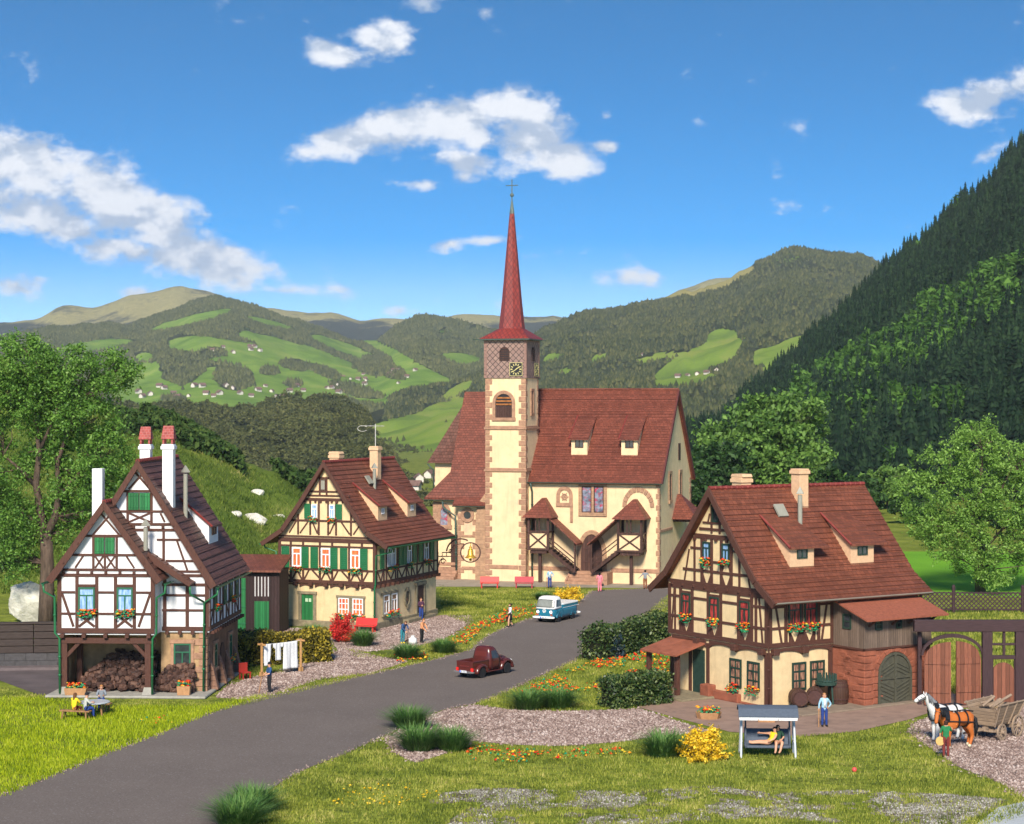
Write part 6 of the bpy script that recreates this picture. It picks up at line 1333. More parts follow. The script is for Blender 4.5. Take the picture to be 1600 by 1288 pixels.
    # tower
    x0, x1, y0, y1 = -16.3, -12.4, -1.05, 2.85; ft = Fr((x0, y0, 0), (1, 0, 0), (0, -1, 0)); fr = Fr((x1, y0, 0), (0, 1, 0), (1, 0, 0)); w = x1 - x0
    m = MB(); m.box(x0, x1, y0, y1, 0, 18.8); m.build('tower_wall', CREAMC, H)
    m = MB()
    for z0, z1 in ((0, 10.15), (10.5, 14.05), (14.4, 18.75)): quoin(m, ft, 0, 1, z0, z1); quoin(m, ft, w, -1, z0 , z1, .5, (.66, .42)); quoin(m, fr, 0, 1, z0, z1, .5, (.28, .5)); quoin(m, fr, y1 - y0, -1, z0, z1, .5, (.4, .26))
    m.build('tower_quoins', SAND, H, bev=.04)
    m = MB()
    for z in (10.15, 14.05): m.box(x0 - .13, x1 + .13, y0 - .13, y1 + .13, z, z + .2); m.box(x0 - .06, x1 + .06, y0 - .06, y1 + .06, z + .2, z + .34)
    m.pbox(ft, .45, w - .7, 1.15, 1.5, -.05, .08); m.build('tower_string_course', SAND, H, bev=.03)
    cx = w / 2 - .15
    m = MB(); m.ring(ft, arch(cx, 15.15, 16.5, .8, .85, 10), arch(cx, 15.15, 16.5, 1.1, 1.17, 10), -.02, .12); m.pbox(ft, cx - 1.15, cx + 1.15, 14.85, 15.15, -.02, .15); o = m.build('sound_window', SAND, H, bev=.03)
    m = MB(); m.prism(ft, arch(cx, 15.15, 16.5, .8, .85, 10), -.02, .01); m.build('opening', BLACK, o)
    m = MB(); m.pbox(ft, cx - .74, cx + .74, 15.15, 16.2, .01, .06)
    for i in range(10): m.pbox(ft, cx - .74 + i * .15, cx - .74 + i * .15 + .11, 15.2, 16.15, .06, .09)
    m.build('board', DOORBR, o); m = MB()
    for i in range(3): z = 16.3 + i * .3; hw = math.sqrt(max(.05, 1 - ((z - 16.4) / .85) ** 2)) * .76 if z > 16.5 else .76; m.pbox(ft, cx - hw, cx + hw, z, z + .16, .01, .08)
    m.build('slats', pm('orange_wood', (.3, .11, .03), .4, 4), o)
    m = MB(); m.pbox(fr, 1.5, 1.8, 15.6, 17.6, -.02, .1); m.pbox(fr, 2.15, 2.45, 15.6, 17.6, -.02, .1); m.pbox(fr, 1.45, 2.5, 17.6, 17.85, -.02, .12); m.pbox(fr, 1.45, 2.5, 15.3, 15.6, -.02, .12); o = m.build('slit_window', SAND, H, bev=.02); m = MB(); m.pbox(fr, 1.8, 2.15, 15.6, 17.6, -.02, .03); m.build('board', DOORBR, o)
    # belfry
    e = .1; zb, zt = 18.8, 22.35; m = MB(); m.box(x0 - e, x1 + e, y0 - e, y1 + e, zb, zt); m.build('belfry', DIAM, H)
    fb = Fr((x0 - e, y0 - e, 0), (1, 0, 0), (0, -1, 0)); fc = Fr((x1 + e, y0 - e, 0), (0, 1, 0), (1, 0, 0)); wb = w + 2 * e
    m = MB()
    for i in range(11):
        z = zb + i * .32
        for f, s, a in ((fb, 1, 0), (fb, -1, wb), (fc, 1, 0), (fc, -1, wb)): ww = .28 if f is fb and s > 0 else .2; m.pbox(f, min(a - s * .02, a + s * ww), max(a - s * .02, a + s * ww), z + .015, z + .3, -.05, .03 + (.01 if f is fc else 0))
    m.build('belfry_trim', pm('shingle_trim', (.26, .15, .12), .2, 4), H, bev=.02)
    def louv(f, c, hw):
        m = MB(); m.prism(f, arch(c, 20.4, 21.2, hw, .5, 8), -.02, .02); o = m.build('louvre_window', BLACK, H); m = MB(); m.ring(f, arch(c, 20.4, 21.2, hw * .86, .42, 8), arch(c, 20.4, 21.2, hw, .5, 8), .02, .09)
        for i in range(6): z = 20.42 + i * .21; h2 = hw * .86 if z < 21.15 else hw * .7; m.pbox(f, c - h2, c + h2, z, z + .13, .02, .07)
        m.build('slats', DOORBR, o)
    louv(fb, wb / 2 - .05, .48); louv(fc, wb / 2, .38)
    def clock(f, c):
        zc = 19.62; hs = .62; m = MB(); m.pbox(f, c - hs, c + hs, zc - hs, zc + hs, -.02, .07); o = m.build('clock', BLACK, H); m = MB()
        for s in (-1, 1): m.pbox(f, c - hs, c + hs, zc + s * (hs - .02) - .02, zc + s * (hs - .02) + .02, .07, .09); m.pbox(f, c + s * (hs - .02) - .02, c + s * (hs - .02) + .02, zc - hs + .04, zc + hs - .04, .07, .09)
        for k in range(12): t = math.pi / 6 * k; m.beam(f, (c + .34 * math.sin(t), zc + .34 * math.cos(t)), (c + .53 * math.sin(t), zc + .53 * math.cos(t)), .1 if k % 3 == 0 else .075, .07, .085)
        m.build('numerals', GILT, o); m = MB(); m.beam(f, (c + .3, zc + .2), (c - .32, zc - .24), .07, .085, .1); m.beam(f, (c, zc), (c + .36, zc + .24), .08, .1, .11); m.build('hands', GILT, o)
    clock(fb, wb / 2 + 1.08); clock(fc, wb / 2 + .98)
    # spire
    xc, yc = (x0 + x1) / 2, (y0 + y1) / 2; r8 = 1.22
    def oct_(r, z): return [(xc + r * math.cos(R(22.5 + 45 * k)), yc + r * math.sin(R(22.5 + 45 * k)), z) for k in range(8)]
    def sq(h_, z):
        t = .42; P = [(h_, -h_ * t), (h_, h_ * t), (h_ * t, h_), (-h_ * t, h_), (-h_, h_ * t), (-h_, -h_ * t), (-h_ * t, -h_), (h_ * t, -h_)]
        return P
    hb = wb / 2 + .38
    base = [(hb, -hb * .45), (hb, hb * .45), (hb * .45, hb), (-hb * .45, hb), (-hb, hb * .45), (-hb, -hb * .45), (-hb * .45, -hb), (hb * .45, -hb)]
    m = MB(); N_ = [(xc + x, yc + y) for x, y in ((-hb, -hb), (hb, -hb), (hb, hb), (-hb, hb))]; O = oct_(r8, 23.45)
    Z = 22.45; V = [(x, y, Z) for x, y in N_] + O; fcs = [(0, 1, 4 + 6, 4 + 5), (1, 2, 4 + 0, 4 + 7), (2, 3, 4 + 2, 4 + 1), (3, 0, 4 + 4, 4 + 3), (0, 4 + 5, 4 + 4), (1, 4 + 7, 4 + 6), (2, 4 + 1, 4 + 0), (3, 4 + 3, 4 + 2), (3, 2, 1, 0)]
    m.add(V, fcs); m.build('spire_skirt', SPIREM, H)
    m = MB(); m.loft([oct_(r8 + .02, 23.35), oct_(r8 * .78, 26), oct_(.22, 34.3)]); m.build('spire', SPIREM, H)
    m = MB(); m.box(xc - hb - .05, xc + hb + .05, yc - hb - .05, yc + hb + .05, 22.33, 22.44); m.tube([(xc - hb - .6, yc - hb, 22.38), (xc - hb, yc - hb, 22.38)], .05, 5); m.tube([(xc + hb + .5, yc + hb * .6, 22.38), (xc + hb, yc + hb * .6, 22.38)], .05, 5); m.build('spire_gutter', GUT, H)
    m = MB(); m.lathe([(.25, 34.2), (.14, 35.0), (.06, 35.5), (.05, 36.6)], (xc, yc, 0), 8); m.blob((xc, yc, 35.95), .2, n=10); m.tube([(xc, yc, 36.0), (xc, yc, 37.4)], .05, 6); m.tube([(xc - .6, yc, 36.85), (xc + .6, yc, 36.85)], .045, 6); m.build('spire_cross', pm('verdigris', (.10, .13, .12), .3, 5, .5, .2), H)
    # left wing
    m = MB(); m.box(-22.0, x0 + .2, .35, 12, 0, 7.6); m.box(-19.3, x0 + .2, -.25, .4, 0, 7.3); m.box(-23.6, -16, 5.2, 12.6, 0, 11.0); m.build('wing_wall', CREAMC, H)
    m = MB(); m.box(-17.35, x0 + .02, -.9, .3, 0, 4.7); m.add([(-17.35, -.9, 4.7), (x0 + .02, -.9, 4.7), (x0 + .02, .3, 4.7), (-17.35, .3, 4.7), (-17.3, -.55, 7.0), (x0 + .02, -.55, 8.4), (x0 + .02, .3, 8.4), (-17.3, .3, 7.0)], [(4, 5, 6, 7), (0, 1, 5, 4), (1, 2, 6, 5), (2, 3, 7, 6), (3, 0, 4, 7)]); m.build('buttress', SANDB, H)
    m = MB(); c = 6.5; A = [(-21.0, c, 17.6), (-15.9, c, 17.6)]; B = [(-20.5, c - 5.5, 10.0), (-15.9, c - 5.5, 10.0)]; C2 = [(-22.7, c - 6.7, 7.55), (-15.9, c - 6.7, 7.55)]
    Bb = [(-20.5, c + 5.5, 10.0)]; Cb = [(-22.7, c + 7.0, 7.5)]; D2 = [(-19.6, c - 7.35, 7.05), (-16.25, c - 7.35, 7.05)]; bs = (-19.6, c - 6.7, 7.55)
    V = A + B + C2 + Bb + Cb; m.add(V, [(0, 1, 3, 2), (2, 3, 5, 4), (0, 2, 6), (2, 4, 7, 6)])
    m.add([(x, y, z - .16) for x, y, z in V], [(0, 1, 3, 2), (2, 3, 5, 4), (0, 2, 6), (2, 4, 7, 6)])
    m.add([(-22.7, c - 6.7, 7.55), (-15.9, c - 6.7, 7.55), (-15.9, c - 6.7, 7.39), (-22.7, c - 6.7, 7.39), (-22.7, c + 7, 7.5), (-22.7, c + 7, 7.34)], [(0, 1, 2, 3), (0, 3, 5, 4)])
    m.hexa([(-19.6, c - 6.75, 7.4), (-16.25, c - 6.75, 7.4), (-16.25, c - 7.4, 6.9), (-19.6, c - 7.4, 6.9), (-19.6, c - 6.6, 7.72), (-16.25, c - 6.6, 7.72), (-16.25, c - 7.4, 7.06), (-19.6, c - 7.4, 7.06)])
    m.build('wing_roof', ROOFC, H, recalc=False)
    m = MB(); m.add([(-24.2, 4.6, 10.7), (-24.2, 13.2, 10.7), (-21.4, 9.6, 16.9), (-21.4, 8.2, 16.9), (-17, 4.6, 10.7), (-17, 13.2, 10.7), (-17, 9, 17.4)], [(0, 1, 2, 3), (0, 3, 6, 4), (1, 5, 6, 2), (0, 4, 5, 1)]); m.build('apse_roof', ROOFB, H)
    gutter(H, (-22.7, -.25, 7.42), (-19.6, -.25, 7.42), GUT); gutter(H, (-19.6, -.95, 6.9), (-16.4, -.95, 6.9), GUT)
    pipe(H, [(-20.9, -.2, 7.3), (-20.8, -.15, 6.7), (-19.5, -.4, 5.9), (-19.4, -.4, .2)], GUT, .09); pipe(H, [(-24.2, 4.7, 10.6), (-23.7, 5.0, 10.0), (-23.65, 5.0, 7.6)], GUT, .07)
    fw = Fr((0, .35, 0), (1, 0, 0), (0, -1, 0)); fp = Fr((0, -.25, 0), (1, 0, 0), (0, -1, 0))
    m = MB(); m.ring(fw, pointed(-20.9, 5.0, 6.0, .36, .75), pointed(-20.9, 5.0, 6.0, .72, 1.05), -.02, .1); m.pbox(fw, -21.75, -20.1, 4.6, 5.0, -.02, .13); o = m.build('lancet_window', SAND, H, bev=.03); m = MB(); m.prism(fw, pointed(-20.9, 5.0, 6.0, .36, .75), -.02, .03); m.build('pane', STAINED2, o)
    m = MB(); n = 14; m.ring(fp, [(-18.35 + .36 * math.cos(6.283 * k / n), 6.0 + .36 * math.sin(6.283 * k / n)) for k in range(n)], [(-18.35 + .7 * math.cos(6.283 * k / n), 6.0 + .7 * math.sin(6.283 * k / n)) for k in range(n)], -.02, .12, closed=True); o = m.build('round_window', SAND, H, bev=.04); m = MB(); m.prism(fp, [(-18.35 + .36 * math.cos(6.283 * k / n), 6.0 + .36 * math.sin(6.283 * k / n)) for k in range(n)], -.02, .02); m.build('pane', GLASSD, o)
    m = MB(); quoin(m, fp, -19.3, 1, 0, 6.2, .55, (.3, .62)); quoin(m, fp, -17.35, -1, 0, 6.2, .55, (.2, .5)); quoin(m, fw, -22.0, 1, 5, 7.2, .5, (.5, .8)); m.pbox(fp, -18.9, -17.5, .9, 1.2, -.02, .08); m.pbox(fp, -19.25, -17.36, 3.95, 4.15, -.02, .08); m.pbox(fw, -22, -19.3, 1.2, 1.5, -.02, .08); m.build('wing_quoins', SAND, H, bev=.03)
    m = MB(); m.pbox(fw, -20.2, -19.35, 1.1, 4.1, -.02, .05); m.build('side_door', DOORBR, H)
    m = MB()
    for i in range(4): m.box(-22.0 + .15 * i, -19.32, -1.35 + i * .4, .35, i * .27, (i + 1) * .27)
    m.build('side_steps', SAND, H, bev=.02)
    return H
CH = church()

# ------------------------------------------------------------------ shed, gate, fences, walls
p = G(400, 991); t = thing('garden_shed', 'dark plank shed with green doors squeezed between the two timbered houses', 'shed', (p.x, p.y, 0), R(-6))
m = MB(); m.box(-1.75, 1.7, 0, 3, 0, 4.5); m.build('wall', wood_mat('shed_planks', (.035, .017, .016), .4, plank=1, pw=.22), t)
m = MB(); m.add([(-2.0, -.45, 4.45), (1.9, -.45, 4.45), (1.9, 3.2, 5.3), (-2.0, 3.2, 5.3), (-2.0, -.45, 4.6), (1.9, -.45, 4.6), (1.9, 3.2, 5.45), (-2.0, 3.2, 5.45)], [(0, 3, 2, 1), (4, 5, 6, 7), (0, 1, 5, 4), (1, 2, 6, 5), (2, 3, 7, 6), (3, 0, 4, 7)]); m.build('roof', ROOF, t)
m = MB(); m.box(-.1, .95, -.06, 0, .2, 2.35); d = m.build('door', GREEN, t); m = MB(); m.box(-1.6, -.75, -.06, 0, .2, 4.0); d = m.build('door', GREEN, t); m = MB()
for z in (.7, 1.9, 3.2): m.box(-1.62, -.73, -.1, -.062, z, z + .12)
m.build('strap', GREENP, d)
m = MB()
for i in range(5): m.box(-.1 + i * .24, -.02 + i * .24, -.03, 0, 2.7, 4.1)
m.build('slats', pm('pale_gap', (.5, .47, .46), .1), t)

p = G(1445, 1103); t = thing('yard_gate', 'tall dark timber yard gate with an arched opening and open brown door leaves', 'gate', (p.x, p.y, 0), 0)
f = Fr((0, 0, 0), (1, 0, 0), (0, -1, 0)); m = MB(); m.box(-.6, 7.8, -.2, .25, 4.05, 4.68); m.build('top_beam', wood_mat('gate_beam', (.05, .026, .028), .45, vertical=False), t, bev=.03)
m = MB(); m.box(-.3, -.1, .3, .5, 0, 4.05); m.build('post', PURPLE_T, t); m = MB(); m.box(3.12, 3.66, -.16, .16, 0, 4.05); m.build('post', PURPLE_T, t, bev=.02); m = MB(); m.box(4.92, 7.7, -.16, .16, 0, 4.05); m.box(3.66, 4.92, -.13, .13, 2.55, 2.75); m.box(3.66, 3.72, -.1, .1, 0, 2.55); m.box(4.86, 4.92, -.1, .1, 0, 2.55)
m.box(3.66, 4.92, -.1, .1, 3.3, 3.42); m.box(4.24, 4.38, -.09, .09, 2.75, 4.05); m.build('post', PURPLE_T, t, bev=.02)
m = MB(); m.ring(f, [(1.5 - 1.6 * math.cos(q), 2.75 + .98 * math.sin(q)) for q in np.linspace(0, math.pi, 15)], [(1.5 - 1.72 * math.cos(q), 2.75 + 1.18 * math.sin(q)) for q in np.linspace(0, math.pi, 15)], -.08, .08); m.build('arch_beam', PURPLE_T, t)
def leaf(x0, x1, ang, hinge, tall_left):
    w = x1 - x0; g = Fr((0, 0, 0), (1, 0, 0), (0, -1, 0)); m = MB(); n = 8
    top = [(w * k / n, 2.55 + .98 * math.sin(math.acos(1 - k / n)) if not tall_left else 2.55 + .98 * math.sin(math.acos(k / n))) for k in range(n + 1)]
    m.prism(g, [(0, .08)] + [(w, .08)] + top[::-1], -.05, .05); o = m.build('gate_leaf', GATEW, t); 
    [MB().pbox(g, .06, w - .06, z, z + .35, .05, .1).build('batten', GATEW, o) for z in (.75, 2.3)]
    o.location = (hinge, -.1, 0); o.rotation_euler = (0, 0, ang); return o
l1 = leaf(0, 1.42, R(-14), -.05, False); l2 = leaf(0, 1.42, R(10), 1.68, True)
m = MB(); m.prism(f, arch(4.28, .08, 1.75, .62, .62, 10), -.06, .06); m.build('small_door', GATEW, t)

p0, p1 = G(1440, 957), G(1680, 958); t = thing('lattice_fence', 'dark brown crossed lattice fence in front of the bright meadow', 'fence', (p0.x, p0.y, 0), math.atan2(p1.y - p0.y, p1.x - p0.x)); Lf = (p1 - p0).length
f = Fr((0, 0, 0), (1, 0, 0), (0, -1, 0)); m = MB(); x = -1.5
while x < Lf: m.beam(f, (x, .18), (x + 1.45, 1.62), .085, .02, .06); m.beam(f, (x + 1.45, .18), (x, 1.62), .085, -.03, .015); x += .36
m.build('lattice', PURPLE_T, t); m = MB(); m.box(0, Lf, -.02, .05, .2, .3); m.box(0, Lf, -.02, .05, 1.5, 1.6); m.build('rail', PURPLE_T, t)
for x in (2.5, 7.9, 13): m = MB(); m.lathe([(.14, 0), (.14, 2.05), (.1, 2.15), (.02, 2.2)], (x, 0, 0), 8); m.build('post', PURPLE_T, t)
p0, p1 = G(-60, 1046), G(98, 1044); t = thing('plank_wall', 'dark retaining wall of heavy planks over grey blocks at the left edge', 'wall', (p0.x, p0.y, 0), math.atan2(p1.y - p0.y, p1.x - p0.x)); Lf = (p1 - p0).length
m = MB(); m.box(0, Lf, 0, .5, 0, .95); m.build('block_base', brick_mat('grey_blocks', (.065, .06, .062), 1.3, .48, (.02, .02, .02), .25, .6, .03), t)
m = MB(); r = random.Random(3); x = 0
while x < Lf:
    for i in range(4): m.box(x, min(x + 2.2, Lf) - .03, -.06 + r.uniform(-.02, .02), .4, .97 + i * .44, .97 + i * .44 + .41)
    x += 2.2
m.box(0, Lf, -.1, .5, 2.74, 2.86); m.build('planks', wood_mat('tarred_plank', (.05, .035, .03), .5, vertical=False), t, bev=.03)
m = MB(); m.box(0, Lf, -1.0, 0, 0, .18); m.build('kerb', pm('kerb_stone', (.14, .11, .11), .25, 2), t)
# ------------------------------------------------------------------ trees and plants
def tree(name, label, base, trunk, lobes, nclump, per, leaf, mat, group=None, cat='tree', seed=1, spread=.75, r0=.5):
    """trunk: polylines [(x, y, z), ...] with radius; lobes: (x, y, z, rx, ry, rz); leaves gather in clumps inside the lobes"""
    t = thing(name, label, cat, base, 0, group); r = np.random.default_rng(seed); m = MB()
    for pts, ra, rb in trunk:
        k = len(pts); m.tube(pts, [ra + (rb - ra) * i / (k - 1) for i in range(k)], 9)
    vol = np.array([l[3] * l[4] * l[5] for l in lobes]) ** .7; vol = vol / vol.sum(); C = []
    ends = [Vector(p) for pts, _, _ in trunk for p in pts[1:]]
    for i in range(nclump):
        l = lobes[r.choice(len(lobes), p=vol)]; d = r.normal(size=3); d /= np.linalg.norm(d); k = .35 + .68 * r.random() ** .5
        c = np.array(l[:3]) + d * np.array(l[3:]) * k; C.append(c)
        if i % 4 == 0:
            q = Vector(c); e = min(ends, key=lambda v: (v - q).length + max(0, v.z - q.z) * 1.5); mid = e.lerp(q, .5) + Vector(tuple(r.normal(size=3) * .25)); m.tube([e, mid, q], [.035 * r0 / .25, .022 * r0 / .25, .01], 5, cap=False)
    m.build('trunk', BARK, t, smooth=True)
    P = []
    for c in C:
        n = int(per * (.5 + r.random())); s = spread * (.6 + .7 * r.random()); sub = r.normal(size=(5, 3)) * s * .55; j = r.integers(0, 5, n)
        P.append(c + sub[j] + r.normal(size=(n, 3)) * s * np.array((.42, .42, .3)))
    P = np.concatenate(P); V, F = leaf_quads(P, leaf, .3); mesh_np('crown', V, F, mat, t); return t
# big tree on the left
p = G(72, 976)
tree('broadleaf_tree', 'tall leafy tree with a forked trunk behind the plank wall and the white house', (p.x, p.y, 0),
     [([(0, 0, -.2), (.05, 0, 2), (.1, 0, 4.5), (.0, 0, 6.8)], .62, .45), ([(.0, 0, 6.6), (-.5, .3, 8.4), (-.8, .2, 10.5), (-.5, 0, 13), (-.9, 0, 16), (-.4, .2, 19)], .36, .08), ([(.0, 0, 6.6), (.7, -.2, 8), (1.0, 0, 9.6), (.8, .1, 12), (1.6, .3, 14.5), (2.6, 0, 17)], .34, .08),
      ([(-.8, .2, 10.3), (-2, .2, 11.6), (-3.2, 0, 12.6)], .2, .05), ([(1.0, 0, 9.6), (2.2, 0, 11), (3.6, 0, 12.3)], .18, .05), ([(-.3, .1, 7.4), (-2, 0, 8.4), (-3.6, 0, 9)], .17, .05), ([(-.5, 0, 13), (.4, .3, 15), (1.0, .3, 17)], .16, .05)],
     [(-1.6, 0, 19.2, 2.6, 2.6, 2.2), (1.2, 0, 18.6, 2.4, 2.2, 2.4), (4.6, 0, 18.6, 1.8, 1.7, 1.6), (5.9, .2, 18.9, .9, .9, .8), (-3.6, 0, 16.6, 2.8, 2.5, 2.6), (2.6, .3, 15.6, 2.8, 2.5, 2.0), (-.6, 0, 16.2, 2.6, 2.4, 1.8), (4.4, 0, 12.2, 2.0, 2.2, 2.4), (2.8, 0, 9.9, 2.4, 2.0, 2.2), (4.8, .6, 10.4, 1.8, 1.6, 2.4), (-3.6, 0, 11.2, 2.4, 2.2, 2.0), (-3.0, 0, 7.4, 2.6, 2.4, 2.4), (-4.6, 0, 13.8, 1.7, 1.7, 1.5), (.2, 1.0, 8.2, 2.2, 1.6, 1.8), (-.2, 1.2, 12.6, 2.2, 1.5, 1.8), (-2.2, 0, 4.8, 1.6, 1.6, 1.2), (2.4, .6, 6.4, 1.5, 1.4, 1.4)],
     800, 105, .115, LEAF_A, seed=3, spread=.58, r0=.5)
p = G(1532, 927)
tree('broadleaf_tree', 'full round light green tree behind the lattice fence', (p.x, p.y, 0),
     [([(0, 0, -.2), (-.1, 0, 2), (.1, 0, 4), (-.2, 0, 6.5), (0, 0, 9.5), (.2, 0, 12.5)], .5, .08), ([(.1, 0, 3.6), (1.4, 0, 5), (2.8, .3, 6.4)], .2, .05), ([(0, 0, 4.2), (-1.6, 0, 5.8), (-3, 0, 7)], .2, .05), ([(-.2, 0, 6.5), (1.6, 0, 8.6), (2.6, 0, 10.6)], .17, .05), ([(-.2, 0, 6.6), (-1.8, .3, 8.5), (-2.8, 0, 9.5)], .15, .05)],
     [(-.4, 0, 13.1, 2.4, 2.4, 2.0), (-2.6, 0, 11.2, 2.6, 2.5, 1.8), (2.6, 0, 11.6, 2.4, 2.5, 2.0), (4.6, 0, 9.4, 2.2, 2.2, 2.2), (-5, 0, 8.6, 2.2, 2.4, 2.0), (-1.2, -1, 9, 3.2, 2.5, 2.0), (2.4, -1, 7.6, 2.8, 2.5, 2.2), (-4.8, 0, 5.8, 2.2, 2.2, 1.6), (-2.2, -1.2, 5.8, 2.4, 2.0, 1.6), (3.8, -1, 4.2, 2.4, 2.0, 2.2), (-.4, -2, 3.6, 2.0, 1.2, 1.6), (.6, -1.6, 1.6, 1.4, 1.0, 1.2), (-3.0, -1, 4.0, 1.6, 1.4, 1.2), (2.0, 0, 2.2, 1.5, 1.4, 1.4), (-1.6, .5, 3.0, 1.2, 1.0, 1.2), (5.4, 0, 12.4, 1.3, 1.2, 1.0)],
     520, 100, .115, LEAF_B, seed=9, spread=.52, r0=.45)
# broad trees at the foot of the slope
def far_tree(px, Y, top, hw, label, mat, seed, zb=0.0, nc=170, per=95, leaf=.36):
    X = (px - 800) / FPX * Y; h = CAMH - (top - HZ) / FPX * Y - zb; w = hw / FPX * Y; r = np.random.default_rng(seed); lob = [(0, 0, h * .55, w * .7, w * .7, h * .36)]
    for k in range(11):
        a = k * 2.4; q = r.random(); lob.append((w * .62 * math.cos(a) * (.6 + .4 * q), w * .5 * math.sin(a), h * (.3 + .5 * ((k * .618) % 1)), w * .36, w * .36, h * .17))
    lob.append((0, 0, h * .84, w * .42, w * .42, h * .15))
    return tree('round_tree', label, (X, Y, zb), [([(0, 0, -.4), (.2, 0, h * .25), (0, 0, h * .5), (.3, 0, h * .75)], h * .03, h * .008)], lob, nc, per, leaf, mat, 'trees at the foot of the wooded slope', seed=seed, spread=h * .075, r0=.3)
far_tree(1195, 268, 622, 118, 'large round dark green tree behind the red roof of the annex house', LEAF_M, 21, nc=260, per=120)
far_tree(1120, 250, 690, 62, 'dark bushy tree between the church gable and the large round tree', LEAF_D, 22)
far_tree(1330, 285, 742, 60, 'low dark bush right of the large round tree', LEAF_D, 23, nc=120)
far_tree(1385, 300, 728, 52, 'mid green bush above the bright meadow', LEAF_M, 24, nc=120)
far_tree(1290, 262, 735, 40, 'bush just behind the right roof edge of the annex house', LEAF_D, 25, nc=110)
far_tree(1430, 262, 770, 42, 'dark undergrowth tree left of the light green tree', LEAF_D, 26, nc=120)
far_tree(1565, 255, 800, 80, 'dark bushes behind the light green tree', LEAF_D, 27, nc=150)
far_tree(1255, 300, 700, 55, 'pale green lower crown beside the large round tree', LEAF_M, 28, nc=120)
far_tree(-10, 175, 845, 60, 'dark bush under the tall tree at the left edge', LEAF_D, 29, nc=110, leaf=.2)
# bright meadow behind the fence and dark undergrowth line
def hedge(label, pa, pb, h, dep, mat, n, leaf=.1, seed=1, bumpy=.25):
    a, b = G(*pa), G(*pb); t = thing('hedge', label, 'hedge', (a.x, a.y, 0), math.atan2(b.y - a.y, b.x - a.x)); Ln = (b - a).length; r = np.random.default_rng(seed)
    u = r.random((n, 3)); face = r.random(n); x = u[:, 0] * Ln; y = (u[:, 1] - .15) * dep; hh = h * (1 - bumpy * .5 + bumpy * (fbm(x * .9, y * .9, seed) * 2 - .9)); z = u[:, 2] * hh
    k = face < .45; z = np.where(k, hh * (1 - .12 * u[:, 2] ** 2), z); y = np.where(~k, -.15 * dep + dep * .2 * u[:, 1] ** 2 - .1 * fbm(x * 2, z * 2, 3), y)
    e = (face > .9); x = np.where(e, np.where(u[:, 0] > .5, Ln, 0), x); y = np.where(e, (u[:, 1] - .15) * dep, y)
    V, F = leaf_quads(np.stack([x, y, z], 1) + r.normal(size=(n, 3)) * .08, leaf); mesh_np('foliage', V, F, mat, t)
    m = MB(); m.box(.12, Ln - .12, -.02 * dep, dep * .75, 0, h * .8); m.build('dark_core', pm('hedge_core', (.012, .014, .006), .4, 4, 1, 0), t); return t  # solid near-black box set inside the leaves, makes the gaps between them dark
hedge('yellow leaved clipped hedge below the cream house with green shutters', (366, 1042), (514, 1034), 2.1, 1.6, HEDGE_Y, 12000, .1, 2, .25)
hedge('dark green hedge beside the road above the flower bed', (940, 1034), (1050, 1008), 2.3, 2.0, HEDGE_G, 8500, .1, 4, .35)
hedge('lower dark green hedge next to the porch', (955, 1108), (1046, 1098), 1.75, 1.4, HEDGE_G, 6500, .09, 6, .2)
def bush(label, px, py, w, h, mat, n, twig, seed, cat='bush', leaf=.07, name='bush'):
    p = G(px, py); t = thing(name, label, cat, (p.x, p.y, 0)); r = np.random.default_rng(seed); m = MB(); P = []
    for i in range(70):
        a = r.random() * 6.283; el = r.random() ** .7; q = np.array((math.cos(a) * w * .5 * (1 - el * .5) * (.5 + .5 * r.random()), math.sin(a) * w * .4 * (1 - el * .5), .15 + h * el * (.75 + .25 * r.random())))
        m.tube([(q[0] * .15, q[1] * .15, 0), tuple(q * (.6, .6, .55)), tuple(q)], [.025, .018, .008], 4, cap=False); k = int(n / 70); s = np.sort(r.random(k)) * .75 + .27; P.append(q[None] * s[:, None] + r.normal(size=(k, 3)) * .07)
    m.build('twigs', twig, t); P = np.concatenate(P); P[:, 2] = np.maximum(P[:, 2], .03); V, F = leaf_quads(P, leaf); mesh_np('blossom', V, F, mat, t); return t
TW = pm('twig', (.10, .07, .04), .3, 5)
bush('yellow flowering bush on the lawn left of the swing', 1097, 1188, 3.1, 1.5, YELLOWB, 6500, TW, 5)
bush('yellow flowering bush behind the blue van', 888, 942, 3.6, 1.4, YELLOWB, 4200, TW, 6)
bush('bright red bush in front of the cream house with green shutters', 534, 1004, 2.7, 2.0, REDB, 5200, TW, 7)
bush('dark blue green shrub at the foot of the roadside hedge', 957, 1030, 2.2, 1.6, SHRUB_B, 2200, TW, 8, 'shrub', .12, 'shrub')
